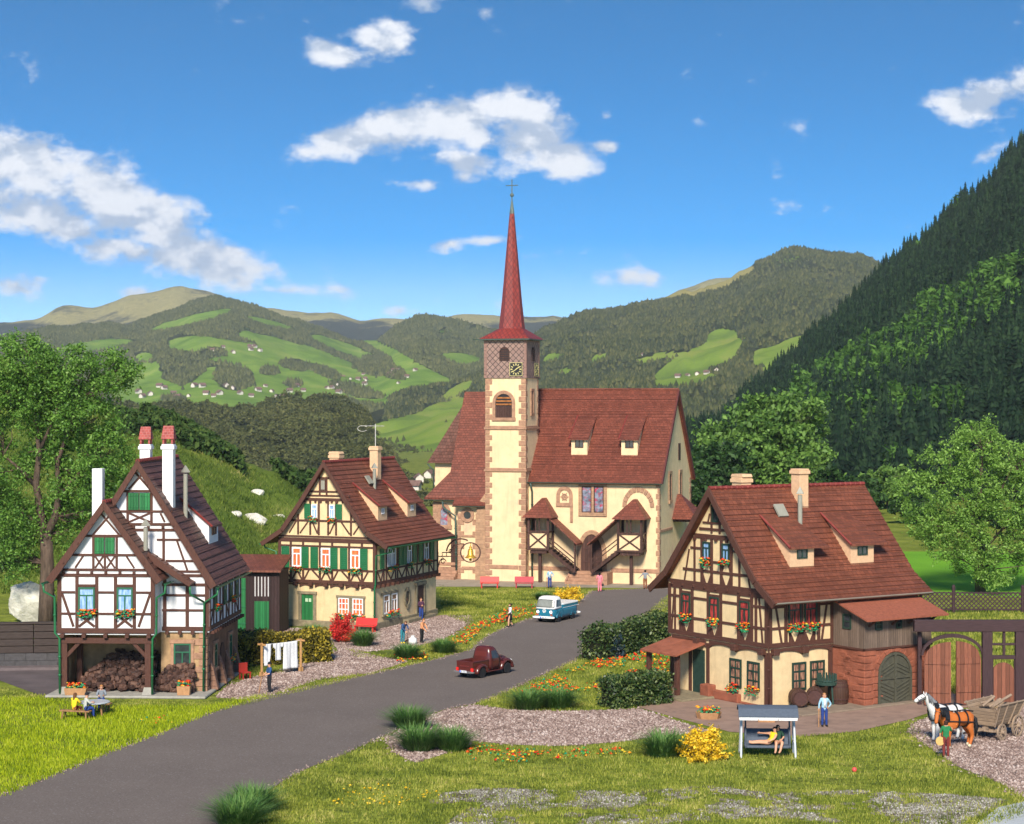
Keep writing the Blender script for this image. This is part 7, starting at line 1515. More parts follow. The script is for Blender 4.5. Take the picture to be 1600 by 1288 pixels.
def tuft(label, px, py, w, h, n, seed, dry=False):
    p = G(px, py); r = np.random.default_rng(seed); V, F = [], []
    a = r.random(n) * 6.283; rad = w * .26 * r.random(n) ** .6; out = w * (.1 + .62 * r.random(n)); hh = h * (.35 + .5 * r.random(n)) * (1.15 - .5 * out / w); x0, y0 = rad * np.cos(a), rad * np.sin(a); b = a + r.normal(size=n) * .7
    P0 = np.stack([x0, y0, np.zeros(n)], 1); P1 = P0 + np.stack([np.cos(b) * out * .35, np.sin(b) * out * .35, hh * .65], 1); P2 = P0 + np.stack([np.cos(b) * out, np.sin(b) * out, hh], 1)
    d = np.stack([-np.sin(b), np.cos(b), 0 * b], 1) * .022
    V = np.stack([P0 - d, P0 + d, P1 + d * .8, P1 - d * .8, P2], 1).reshape(-1, 3); k = np.arange(n) * 5; F = np.concatenate([np.stack([k, k + 1, k + 2], 1), np.stack([k, k + 2, k + 3], 1), np.stack([k + 3, k + 2, k + 4], 1)])
    o = mesh_np('grass_tuft', V, F, TUFT); o.location = (p.x, p.y, 0); return tag(o, label, 'grass tuft')
for i, (x, y, w, h, lb) in enumerate([(640, 1138, 2.3, 1.5, 'dark grass tuft at the road edge, rear one of the three by the gravel'), (655, 1172, 2.5, 1.6, 'front left grass tuft of the three by the gravel bed'), (706, 1172, 2.2, 1.4, 'right grass tuft of the three by the gravel bed'), (826, 1108, 2.2, 1.4, 'left grass tuft of the pair below the flower verge'), (872, 1106, 2.3, 1.4, 'right grass tuft of the pair below the flower verge'),
        (1036, 1182, 2.2, 1.6, 'dark grass tuft directly left of the yellow bush on the lawn'), (395, 1268, 2.2, 1.4, 'large grass tuft at the near road edge, upper one'), (372, 1290, 2.4, 1.5, 'large grass tuft cut by the bottom edge of the photo'), (636, 1030, 2.0, 1.3, 'grass tuft with small flowers before the digging man'), (694, 1020, 1.9, 1.2, 'grass tuft on the verge behind the red pickup'),
        (567, 1010, 1.9, 1.5, 'dark grass tuft between the red bush and the red bench'), (489, 998, 1.7, 1.3, 'grass tuft near the green front door left of the red bush'), (848, 938, 1.5, .9, 'tall grass tuft behind the cab of the blue van')]): tuft(lb, x, y, w, h, 900, 30 + i)
flowers([(615, 1026), (665, 1020), (672, 1034), (622, 1038)], 14, .09, 'orange and yellow flowers around the grass tuft at the gravel')

# ------------------------------------------------------------------ people and animals
SKINC = pm('skin', (.62, .32, .20), .08, 5, .55, 0); EYE = BLACK
def cloth(name, c): return pm('cloth_' + name, c, .14, 9, .85, .25, 40)
DG = None
def skin_mesh(name, J, E, mats, segmat, smooth=2, root=0):
    """one continuous surface grown round a skeleton; faces take the material of the nearest bone"""
    names = list(J); idx = {n: i for i, n in enumerate(names)}
    me = bpy.data.meshes.new(name); me.from_pydata([J[n][0] for n in names], [(idx[a], idx[b]) for a, b in E], []); o = bpy.data.objects.new(name, me); COL.objects.link(o)
    o.modifiers.new('Skin', 'SKIN').use_smooth_shade = True; lay = me.skin_vertices[0].data if len(me.skin_vertices) else None
    for n in names:
        r = J[n][1]; lay[idx[n]].radius = (r, r) if not hasattr(r, '__len__') else r
    for d in lay: d.use_root = False
    lay[root].use_root = True
    s = o.modifiers.new('Sub', 'SUBSURF'); s.levels = smooth; s.render_levels = smooth
    bpy.context.view_layer.update(); ev = o.evaluated_get(bpy.context.evaluated_depsgraph_get()); nm = bpy.data.meshes.new_from_object(ev); bpy.data.objects.remove(o); nm.name = name
    co = np.empty(len(nm.vertices) * 3, 'f'); nm.vertices.foreach_get('co', co); co = co.reshape(-1, 3); fc = np.array([co[list(p.vertices)].mean(0) for p in nm.polygons])
    best = np.full(len(fc), 9e9); mi = np.zeros(len(fc), int)
    for a, b in E:
        A, B = np.array(J[a][0]), np.array(J[b][0]); ab = B - A; t = np.clip(((fc - A) @ ab) / (ab @ ab), 0, 1); d = np.linalg.norm(fc - A - t[:, None] * ab, axis=1); ra, rb = [np.mean(J[q][1]) for q in (a, b)]; d = d - (ra + (rb - ra) * t) * .8
        k = d < best; best[k] = d[k]; mi[k] = segmat[(a, b)]
    return nm, mi
def finish_person(nm, mi, mats, J, extra):
    """adds fingers, nose and eyes to the body mesh"""
    V = [tuple(v.co) for v in nm.vertices]; F = [tuple(p.vertices) for p in nm.polygons]; M = list(mi); mb = MB(); mb.v, mb.f, mb.m = V, F, M
    extra(mb); me = bpy.data.meshes.new('person'); me.from_pydata(mb.v, [], mb.f)
    for m in mats: me.materials.append(m)
    me.polygons.foreach_set('material_index', mb.m); me.polygons.foreach_set('use_smooth', [True] * len(mb.f)); me.update(); return me
DEF = {'pel': (0, 0, .95), 'abd': (0, .0, 1.13), 'che': (0, .01, 1.33), 'nec': (0, .01, 1.47), 'hea': (0, -.015, 1.585), 'hto': (0, 0, 1.70),
       'shL': (.17, .01, 1.41), 'elL': (.24, .04, 1.15), 'wrL': (.25, -.04, .91), 'haL': (.25, -.07, .83), 'hiL': (.09, 0, .90), 'knL': (.10, -.02, .5), 'anL': (.10, .03, .09), 'toL': (.11, -.13, .04)}
RAD = {'pel': (.15, .115), 'abd': (.135, .105), 'che': (.155, .115), 'nec': .055, 'hea': (.085, .1), 'hto': .065, 'sh': .075, 'el': .05, 'wr': .034, 'ha': (.042, .028), 'hi': .108, 'kn': .076, 'an': .055, 'to': .048}
def person(label, px, py, face, cols, pose=None, loc=None, hair=(.03, .015, .01), hairstyle='short', sc_=1.0, hat=None, short=False, skirt=None, bare=False, group=None):
    P = {}
    for k, v in DEF.items():
        P[k] = v
        if k.endswith('L'): P[k[:-1] + 'R'] = (-v[0], v[1], v[2])
    P.update(pose or {}); J = {k: (P[k], RAD[k[:2]] if k[:-1] in ('sh', 'el', 'wr', 'ha', 'hi', 'kn', 'an', 'to') else RAD[k]) for k in P}
    E = [('pel', 'abd'), ('abd', 'che'), ('che', 'nec'), ('nec', 'hea'), ('hea', 'hto')]; seg = {E[0]: 1, E[1]: 1, E[2]: 1, E[3]: 0, E[4]: 0}
    for s in 'LR':
        for a, b, m in (('che', 'sh' + s, 1), ('sh' + s, 'el' + s, 1), ('el' + s, 'wr' + s, 0 if short else 1), ('wr' + s, 'ha' + s, 0), ('pel', 'hi' + s, 0 if bare else 2), ('hi' + s, 'kn' + s, 0 if bare else 2), ('kn' + s, 'an' + s, 0 if bare else 2), ('an' + s, 'to' + s, 3)): E.append((a, b)); seg[(a, b)] = m
    if cols.get('bare_arms'): seg[('shL', 'elL')] = seg[('shR', 'elR')] = 0
    mats = [SKINC, cols['top'], cols.get('legs', SKINC), cols.get('shoes', BLACK), EYE]
    nm, mi = skin_mesh('person', J, E, mats, seg)
    hd = Vector(P['hea']); fy = (Vector(P['hto']) - hd).normalized()
    fd = Vector(cols.get('look', (0, -1, 0))).normalized(); fd = (fd - fy * fd.dot(fy)).normalized(); sd = fd.cross(fy)
    def extra(mb):
        for s in 'LR':
            w, h = Vector(P['wr' + s]), Vector(P['ha' + s]); d = (h - w).normalized(); side = d.cross(Vector((0, 1, .2))).normalized()
            th = d.cross(side)
            for i, ln in enumerate((.055, .068, .062, .05)): o = h + side * (-.03 + .02 * i); mb.tube([o - d * .02, o + d * ln * .6, o + d * ln + th * .015 * (1 if s == 'L' else -1)], [.0105, .0095, .006], 5, 0)
            o = h - d * .03 - side * .032; mb.tube([o, o - side * .03 + d * .02, o - side * .035 + d * .05], [.013, .011, .007], 5, 0)
        mb.blob(hd + fd * .095 + fy * .015, .02, 0, n=6)
        for q in (-1, 1): mb.blob(hd + fd * .085 + sd * (.034 * q) + fy * .045, .012, 4, n=5); mb.blob(hd + sd * (.086 * q) + fy * .02, .022, 0, n=5)
        mb.tube([hd + fd * .092 - sd * .022 - fy * .04, hd + fd * .096 - fy * .042, hd + fd * .092 + sd * .022 - fy * .04], .006, 4, 4)
    me = finish_person(nm, mi, mats, P, extra); o = bpy.data.objects.new('person', me); COL.objects.link(o); g = loc if loc is not None else G(px, py)
    o.location = g; o.rotation_euler = (0, 0, R(face)); o.scale = (sc_,) * 3; tag(o, label, 'person', group)
    m = MB(); c = hd + fy * .055 - fd * .02; HM = pm('hair_%.2f' % hair[0], hair, .3, 12, .6, .2)
    if hat: m.lathe([(.125, .0), (.12, .03), (.10, .05), (.095, .10), (.05, .125)], c + fy * .02, 12, 0); m.build('cap', hat, o)
    else:
        def pt(th, ph, k=1.0): return c + (sd * math.cos(ph) * math.sin(th) + fd * math.sin(ph) * math.sin(th)) * .105 * k + fy * math.cos(th) * .105
        rings = [[pt(th, 2 * math.pi * k / 14) for k in range(14)] for th in (.05, .5, .95, 1.3)]; m.loft(rings, 0)
        back = [[c + (sd * math.cos(ph) * .1 - fd * abs(math.sin(ph)) * .1) - fy * z for ph in np.linspace(.0, math.pi, 9)] for z in ((-.02, .05, .1) if hairstyle == 'short' else (-.02, .08, .2, .28))]
        for i in range(len(back) - 1):
            n = 9; k = len(m.v); m.v += [tuple(x) for x in back[i] + back[i + 1]]; m.f += [(k + j, k + j + 1, k + n + j + 1, k + n + j) for j in range(n - 1)]; m.m += [0] * (n - 1)
        if hairstyle == 'bun': m.blob(c - fd * .13 + fy * .06, .06)
        m.build('hair', HM, o, smooth=True)
    if skirt:
        z0, z1, mt = skirt; pv = Vector(P['pel']); m = MB(); m.lathe([(.15, z1), (.185, z1 - .18), (.23, z0), (.21, z0), (.16, z1 - .16)], (pv.x, pv.y, 0), 14, sy=.8); m.build('skirt', mt, o, smooth=True)
    return o
JEANS = cloth('jeans', (.02, .05, .22)); LBLUE = cloth('light_blue', (.30, .50, .62)); NAVY = cloth('navy', (.03, .08, .2)); GREYC = cloth('grey', (.22, .24, .27)); BROWNC = cloth('brown', (.22, .07, .03)); PINK = cloth('pink', (.80, .22, .27)); GRNC = cloth('green', (.02, .17, .06)); MAR = cloth('maroon', (.18, .03, .025)); YEL = cloth('yellow', (.85, .58, .02)); WHC = cloth('white', (.72, .72, .72)); BLKC = cloth('black', (.015, .015, .018)); DKG = cloth('dark_green', (.02, .06, .035)); ORG = cloth('orange_skin', (.70, .30, .14)); TEALC = cloth('teal', (.03, .2, .25)); COAT = cloth('coat', (.5, .5, .45)); PURP = cloth('purple', (.08, .03, .06)); REDV = cloth('red', (.3, .02, .04))
hip = {'elL': (.36, .05, 1.16), 'wrL': (.2, -.05, 1.0), 'haL': (.15, -.1, .98)}
def vest(o, mt, a0=1.0, a1=1.42):
    m = MB(); m.loft([[(-.045, -.128, a0), (.045, -.128, a0), (.045, -.10, a0), (-.045, -.10, a0)], [(-.07, -.155, 1.3), (.07, -.155, 1.3), (.07, -.12, 1.3), (-.07, -.12, 1.3)], [(-.06, -.10, a1), (.06, -.10, a1), (.06, -.07, a1), (-.06, -.07, a1)]]); m.build('shirt_front', mt, o, smooth=True)
stick = lambda o, a, b, mt, nm='stick', r=.02: None
blue1 = person('man in a light blue jacket and blue trousers standing near the church steps', 859, 919, 12, {'top': LBLUE, 'legs': JEANS}, dict(hip, wrR=(-.27, -.08, .95), haR=(-.27, -.12, .88)), hair=(.35, .16, .05)); vest(blue1, WHC)
person('woman all in pink walking up to the church steps', 937, 925, 170, {'top': PINK, 'legs': PINK, 'shoes': PINK}, {'elL': (.27, .02, 1.17), 'wrL': (.32, -.08, .96), 'haL': (.33, -.12, .9), 'knR': (-.1, -.12, .52), 'anR': (-.1, .02, .12), 'toR': (-.1, -.13, .07)}, hair=(.02, .012, .01), hairstyle='bun')
person('person in a grey jacket and brown trousers with arms held out by the church', 1008, 921, 185, {'top': GREYC, 'legs': BROWNC}, {'elL': (.34, .02, 1.22), 'wrL': (.5, -.02, 1.05), 'haL': (.56, -.03, .99), 'elR': (-.34, .02, 1.22), 'wrR': (-.5, -.02, 1.05), 'haR': (-.56, -.03, .99), 'anL': (.1, .1, .12), 'toL': (.1, -.04, .03)}, hair=(.03, .02, .015))
person('woman in white and red top and black skirt crossing the road', 797, 980, -72, {'top': WHC, 'legs': SKINC, 'shoes': BLACK}, {'knL': (.1, -.14, .52), 'anL': (.1, -.16, .1), 'toL': (.1, -.32, .06), 'knR': (-.1, .03, .5), 'anR': (-.1, .22, .13), 'toR': (-.1, .08, .04), 'elL': (.24, -.04, 1.16), 'wrL': (.24, -.2, 1.05), 'haL': (.24, -.27, 1.03)}, bare=True, skirt=(.52, 1.08, BLKC), hair=(.02, .012, .01), hairstyle='bun')
person('bending man in blue digging beside the gravel', 629, 1006, 40, {'top': NAVY, 'legs': TEALC, 'shoes': YEL}, {'abd': (0, -.08, 1.1), 'che': (0, -.2, 1.26), 'nec': (0, -.29, 1.37), 'hea': (0, -.37, 1.44), 'hto': (0, -.42, 1.54), 'shL': (.17, -.2, 1.33), 'shR': (-.17, -.2, 1.33), 'elL': (.2, -.36, 1.12), 'wrL': (.12, -.5, 1.0), 'haL': (.08, -.55, .97), 'elR': (-.22, -.3, 1.1), 'wrR': (-.08, -.46, .9), 'haR': (-.03, -.51, .85)}, hair=(.12, .05, .02))
person('person in an orange and white top and dark trousers holding a pale sack', 659, 1005, 60, {'top': ORG, 'legs': BLKC}, {'abd': (0, -.03, 1.12), 'che': (0, -.08, 1.31), 'nec': (0, -.12, 1.44), 'hea': (0, -.16, 1.54), 'hto': (0, -.18, 1.65), 'shL': (.17, -.08, 1.38), 'shR': (-.17, -.08, 1.38), 'elL': (.22, -.22, 1.15), 'wrL': (.14, -.36, .98), 'haL': (.1, -.42, .93), 'elR': (-.22, -.2, 1.13), 'wrR': (-.12, -.36, .9), 'haR': (-.08, -.4, .84)}, hair=(.4, .17, .05))
person('person in a dark purple top and jeans in the brown side doorway', 658, 970, 25, {'top': PURP, 'legs': JEANS}, {'elL': (.26, -.02, 1.18), 'wrL': (.06, -.16, 1.17), 'haL': (.0, -.18, 1.19), 'elR': (-.26, -.02, 1.18), 'wrR': (-.05, -.16, 1.14), 'haR': (.03, -.18, 1.15)}, hair=(.16, .06, .03))
man_b = person('man with a dark cap and blue overall working by the gravel', 421, 1083, -60, {'top': NAVY, 'legs': BLKC}, {'elL': (.24, -.08, 1.14), 'wrL': (.16, -.3, 1.08), 'haL': (.14, -.38, 1.07), 'elR': (-.24, -.08, 1.14), 'wrR': (-.14, -.32, 1.02), 'haR': (-.1, -.4, 1.0)}, hat=BLKC, short=True)
blue2 = person('man in a light blue jacket and bright blue trousers beside the barrels', 1288, 1136, 5, {'top': LBLUE, 'legs': JEANS}, dict(hip, elR=(-.27, .0, 1.15), wrR=(-.3, -.08, .95), haR=(-.31, -.12, .88), anL=(.12, .02, .09), toL=(.15, -.13, .04)), hair=(.42, .2, .08)); vest(blue2, WHC)
def prop(name, label, cat, pts, r, mat, extra=None):
    m = MB(); m.tube(pts, r, 7)
    if extra: extra(m)
    o = m.build(name, mat); return tag(o, label, cat)
def wp(o, v): return world_of(o, Vector(v) * o.scale.x)
prop('walking_stick', 'pale walking stick in the hand of the man beside the barrels', 'stick', [wp(blue2, (-.32, -.14, .92)), wp(blue2, (-.33, -.16, .02))], .025, BOXT)
prop('walking_stick', 'thin brown stick in the hand of the man near the church steps', 'stick', [wp(blue1, (-.28, -.14, .92)), wp(blue1, (-.30, -.16, .02))], .025, BROWNC)
digger = [o for o in bpy.data.objects if o.get('label', '').startswith('bending man')][0]
prop('spade', 'dark spade held by the bending man', 'spade', [wp(digger, (.1, -.57, 1.12)), wp(digger, (-.1, -.62, .3))], .022, DOORBR, lambda m: m.hexa([wp(digger, v) for v in ((-.22, -.63, .02), (.0, -.63, .02), (.0, -.6, .02), (-.22, -.6, .02), (-.2, -.64, .34), (.0, -.64, .34), (.0, -.61, .34), (-.2, -.61, .34))]))
g = wp(man_b, (-.05, -.45, 0)); prop('shovel', 'brown handled shovel of the man with the cap', 'shovel', [wp(man_b, (-.1, -.4, 1.05)), wp(man_b, (-.12, -.6, .02))], .025, BOXT, lambda m: m.tube([wp(man_b, (.2, -.36, 1.06)), wp(man_b, (-.3, -.5, .96))], .05, 7))
cr = [o for o in bpy.data.objects if o.get('label', '').startswith('woman in white and red')][0]
def bag(o, at, label, mat, w=.3, h=.22):
    t = thing('handbag', label, 'bag', wp(o, at), o.rotation_euler.z); m = MB(); m.box(-.07, .07, -w / 2, w / 2, -h - .12, -.12); m.build('pouch', mat, t, bev=.03); m = MB(); m.tube([(0, -w * .3, -.13), (0, -w * .2, .02), (0, w * .2, .02), (0, w * .3, -.13)], .012, 5); m.build('handle', mat, t)
bag(cr, (-.27, -.03, .86), 'black handbag of the woman crossing the road', BLACK, .36, .3)
pk = [o for o in bpy.data.objects if o.get('label', '').startswith('woman all in pink')][0]; bag(pk, (-.27, -.06, .84), 'small black handbag of the woman in pink', BLACK)
m = MB(); m.lathe([(.05, 0), (.26, .03), (.3, .2), (.25, .42), (.1, .52), (.14, .6)], n=12); o = m.build('sack', WHC, smooth=True); p = G(645, 1007); o.location = (p.x, p.y, 0); tag(o, 'pale sack on the gravel between the digging man and the orange top', 'sack')
m = MB(); m.loft([[(-.05, -.132, 1.0), (.02, -.132, 1.0), (.02, -.1, 1.0), (-.05, -.1, 1.0)], [(-.1, -.16, 1.3), (.02, -.16, 1.3), (.02, -.12, 1.3), (-.1, -.12, 1.3)]]); m.box(-.16, -.12, -.09, .09, 1.02, 1.36); m.build('red_panel', REDV, cr)

# horses
def horse(label, loc, ang, coat, mane, J2, feather, blaze=None):
    J = {'rump': ((-.78, 0, 1.42), (.33, .36)), 'loin': ((-.35, 0, 1.42), (.36, .37)), 'barrel': ((.1, 0, 1.38), (.38, .39)), 'with': ((.5, 0, 1.45), (.33, .38)), 'nk1': ((.78, 0, 1.66), (.2, .3)), 'nk2': ((1.02, 0, 1.95), (.15, .2)), 'poll': ((1.2, 0, 2.12), (.13, .14)), 'face': ((1.4, 0, 1.98), (.12, .14)), 'muz': ((1.68, 0, 1.74), (.085, .085)),
         'tailh': ((-1.02, 0, 1.45), .1)}
    for s, y in (('L', .2), ('R', -.2)):
        J.update({'fe' + s: ((.56, y, 1.0), .16), 'fk' + s: ((.58, y, .6), .09), 'ff' + s: ((.56, y, .2), .075), 'fh' + s: ((.62, y, .05), .1), 'st' + s: ((-.66, y, 1.02), .2), 'hk' + s: ((-.95, y, .62), .095), 'hf' + s: ((-.88, y, .2), .08), 'hh' + s: ((-.82, y, .05), .1)})
    for k, v in J2.items(): J[k] = (v, J[k][1])
    E = [('rump', 'loin'), ('loin', 'barrel'), ('barrel', 'with'), ('with', 'nk1'), ('nk1', 'nk2'), ('nk2', 'poll'), ('poll', 'face'), ('face', 'muz'), ('rump', 'tailh')]; seg = {e: 0 for e in E}; seg[('rump', 'tailh')] = 1; seg[('face', 'muz')] = 3 if blaze else 0
    for s in 'LR':
        for a, b, q in (('with', 'fe', 0), ('fe', 'fk', 0), ('fk', 'ff', 0), ('ff', 'fh', 2), ('rump', 'st', 0), ('st', 'hk', 0), ('hk', 'hf', 0), ('hf', 'hh', 2)): a = a if a in J else a + s; E.append((a, b + s)); seg[(a, b + s)] = q
    mats = [coat, mane, feather, coat, BLACK]; nm, mi = skin_mesh('horse', J, E, mats, seg, root=1)
    g = lambda k: Vector(J[k][0])
    def extra(mb):
        po, fa = g('poll'), g('face'); d = (fa - po).normalized(); up = Vector((0, 0, 1)) - d * d.z; up.normalize(); side = d.cross(up)
        for q in (-1, 1): mb.tube([po + side * .07 * q, po + side * .1 * q + up * .2 - d * .05], [.05, .012], 6, 0); mb.blob(fa + side * .115 * q + up * .05, .025, 4)
        m_ = g('muz')
        for q in (-1, 1): mb.blob(m_ + d * .05 + side * .05 * q, .02, 4)
    me = finish_person(nm, mi, mats, J, extra); me.name = 'horse'; o = bpy.data.objects.new('horse', me); COL.objects.link(o); o.location = loc; o.rotation_euler = (0, 0, ang); tag(o, label, 'horse')
    m = MB(); r = random.Random(4)
    pts = [g('with') + Vector((.05, 0, .36)), g('nk1') + Vector((-.12, 0, .24)), g('nk2') + Vector((-.14, 0, .12)), g('poll') + Vector((-.06, 0, .12))]
    for i in range(3):
        for k in range(5): a = pts[i].lerp(pts[i + 1], k / 5); y = r.choice((-1, 1)); m.tube([a, a + Vector((-.02, .14 * y, -.05)), a + Vector((.0, .2 * y, -.3 - .1 * r.random()))], [.07, .07, .02], 5)
    m.build('mane', mane, o, smooth=True); m = MB(); t = g('tailh'); m.tube([t, t + Vector((-.12, 0, -.1)), t + Vector((-.17, 0, -.5)), t + Vector((-.13, 0, -.95))], [.07, .1, .12, .03], 7); m.build('tail', mane, o, smooth=True)
    m = MB()
    def loop(x, zc, ry, rz, w, tilt=0): m.ring(Fr((x, 0, zc), (0, 1, 0), (1, 0, 0)), [(ry * math.cos(q), rz * math.sin(q)) for q in np.linspace(0, 6.283, 21)[:-1]], [((ry + .03) * math.cos(q), (rz + .03) * math.sin(q)) for q in np.linspace(0, 6.283, 21)[:-1]], -w / 2, w / 2, closed=True)
    loop(.1, 1.38, .385, .395, .09); loop(-.42, 1.42, .37, .385, .07); loop(.74, 1.52, .31, .48, .26)
    for y in (-.40, .40): m.tube([(.7, y * .9, 1.4), (.1, y, 1.35), (-.5, y * .98, 1.3), (-.95, y * .8, 1.25)], .035, 5)
    m.tube([(.6, 0, 1.86), (.1, 0, 1.8), (-.5, 0, 1.82), (-1.0, 0, 1.72)], .035, 5); m.build('harness', BLACK, o)
    m = MB(); po, fa, mu = g('poll'), g('face'), g('muz'); d = (mu - po).normalized(); up = Vector((0, 0, 1)) - d * d.z; up.normalize(); side = d.cross(up)
    for c, rr in ((po.lerp(mu, .72), .112), (po.lerp(mu, .12), .15)): m.tube([c + (side * math.cos(q) + up * math.sin(q)) * rr for q in np.linspace(0, 6.283, 13)], .016, 5)
    for q in (-1, 1): m.tube([po.lerp(mu, .12) + side * .14 * q, po.lerp(mu, .72) + side * .112 * q], .014, 5)
    m.build('bridle', BLACK, o)
    return o
WHH = pm('white_coat', (.70, .68, .66), .12, 3, .6, .15, 12); CHE = pm('chestnut_coat', (.48, .13, .025), .18, 3, .55, .15, 12); BLKM = pm('black_mane', (.012, .012, .014), .3, 10, .6, .3); GRM = pm('grey_mane', (.16, .16, .17), .4, 8, .7, .3)
def GA(px, py): p = G(px, py); return Vector((p.x, p.y, 0))
HA = math.atan2(-.42, -.9)
horse('white horse with raised head in the rear of the cart team', GA(1478, 1158), HA, WHH, GRM, {'nk1': (.8, 0, 1.72), 'nk2': (1.05, 0, 2.06), 'poll': (1.25, 0, 2.28), 'face': (1.52, .0, 2.2), 'muz': (1.88, 0, 2.04), 'fkL': (.66, .2, .62), 'ffL': (.66, .2, .2), 'fhL': (.73, .2, .05)}, WHH)
horse('chestnut horse with black mane and lowered head in front of the cart', GA(1494, 1170), HA, CHE, BLKM, {'nk1': (.88, .06, 1.68), 'nk2': (1.14, .2, 1.88), 'poll': (1.32, .34, 1.92), 'face': (1.48, .46, 1.72), 'muz': (1.6, .54, 1.36), 'hkL': (-.8, .2, .6), 'hfL': (-.66, .2, .2), 'hhL': (-.6, .2, .05)}, pm('feather', (.62, .55, .38), .2, 8))
# cart
F_ = GA(1515, 1156); t = thing('hay_cart', 'old weathered wooden cart with sloping plank sides and spoked wheels', 'cart', GA(1556, 1152), R(-43))
t.scale = (.9,) * 3; f0 = Fr((0, 0, 0), (1, 0, 0), (0, -1, 0)); m = MB(); L2 = 1.15
def trough(m, w0, w1, z0, z1, y0, y1, lean, th=.06):
    for s in (-1, 1):
        m.hexa([(s * w0, y0, z0), (s * (w0 + th), y0, z0), (s * (w0 + th), y1, z0), (s * w0, y1, z0), (s * w1, y0 - lean, z1), (s * (w1 + th), y0 - lean, z1), (s * (w1 + th), y1 + lean, z1), (s * w1, y1 + lean, z1)])
trough(m, .5, .95, .85, 1.95, -L2, L2, .35); m.build('side_boards', CARTWOOD, t)
for y, s in ((-L2, -1), (L2, 1)):
    m = MB(); m.hexa([(-.5, y, .85), (.5, y, .85), (.5, y + .06, .85), (-.5, y + .06, .85), (-.82, y + s * .28, 1.75), (.82, y + s * .28, 1.75), (.82, y + s * .28 + .06, 1.75), (-.82, y + s * .28 + .06, 1.75)]); m.build('end_board', CARTWOOD, t)
m = MB(); m.box(-.52, .52, -L2, L2, .78, .86); m.build('floor', CARTWOOD, t); m = MB()
for y in (-1.1, -.4, .4, 1.1):
    for s in (-1, 1): k = .25 * y; m.tube([(s * .55, y, .75), (s * 1.05, y + k, 2.05)], .055, 6)
for s in (-1, 1): m.tube([(s * 1.02, -1.55, 1.98), (s * 1.02, 1.55, 1.98)], .055, 6)
m.box(-.1, .1, -1.3, 1.3, .55, .72); m.box(-.75, .75, -.92, -.78, .42, .6); m.box(-.75, .75, .78, .92, .5, .7); m.tube([(0, -1.3, .55), (-.1, -3.3, .62)], .06, 6); m.tube([(-.6, -1.35, .52), (.6, -1.35, .52)], .05, 6); m.build('under_frame', CARTP, t)
def wheel(par, c, r, mat, w=.1, n=10):
    m = MB(); m.T = Matrix.Translation(c); f = Fr((0, 0, 0), (0, 1, 0), (1, 0, 0)); q = np.linspace(0, 6.2832, 25)[:-1]
    m.ring(f, [((r - .1) * math.cos(a), (r - .1) * math.sin(a)) for a in q], [(r * math.cos(a), r * math.sin(a)) for a in q], -w / 2, w / 2, closed=True); o = m.build('wheel', mat, par)
    m = MB(); m.T = Matrix.Translation(c)
    for k in range(n): a = 6.2832 * k / n; m.tube([(0, .06 * math.cos(a), .06 * math.sin(a)), (0, (r - .08) * math.cos(a), (r - .08) * math.sin(a))], .03, 5)
    m.lathe([(.11, -.16), (.13, 0), (.09, .18)], (0, 0, 0), 10, 0, 'x'); m.build('spokes', mat, o)
for s in (-1, 1): wheel(t, Vector((s * .82, -.85, .47)), .46, CARTP); wheel(t, Vector((s * .86, .85, .62)), .62, CARTP)
m = MB(); r = random.Random(9)
for k in range(7): x, y = r.uniform(-.6, .5), r.uniform(-1.1, .5); m.tube([(x, y, 1.5 + r.random() * .3), (x + r.uniform(-.4, .4), y + r.uniform(.6, 1.2), 1.75 + r.random() * .3)], .07, 6)
o = m.build('firewood', CARTP); o.location = t.location; o.rotation_euler = t.rotation_euler; tag(o, 'loose sticks piled inside the wooden cart', 'firewood', kind='stuff')
gm = person('man in a green shirt and maroon trousers leading the horses', 1478, 1184, 178, {'top': GRNC, 'legs': MAR, 'shoes': BLACK, 'look': (.1, -1, 0)}, {'elL': (.26, .02, 1.16), 'wrL': (.27, -.04, .93), 'haL': (.27, -.06, .86), 'elR': (-.27, -.1, 1.22), 'wrR': (-.34, -.34, 1.28), 'haR': (-.36, -.42, 1.3)}, short=True, hair=(.05, .02, .012))
m = MB(); m.lathe([(.21, -.012), (.21, .012), (.1, .02), (.09, .1), (.02, .12)], (0, 0, 0), 14, 0, 'y'); o = m.build('straw_hat', pm('straw', (.62, .38, .13), .2, 20, .8, .3), smooth=False); o.location = wp(gm, (.28, .06, .78)); o.rotation_euler = (0, 0, 0); tag(o, 'yellow straw hat in the hand of the man in the green shirt', 'hat')
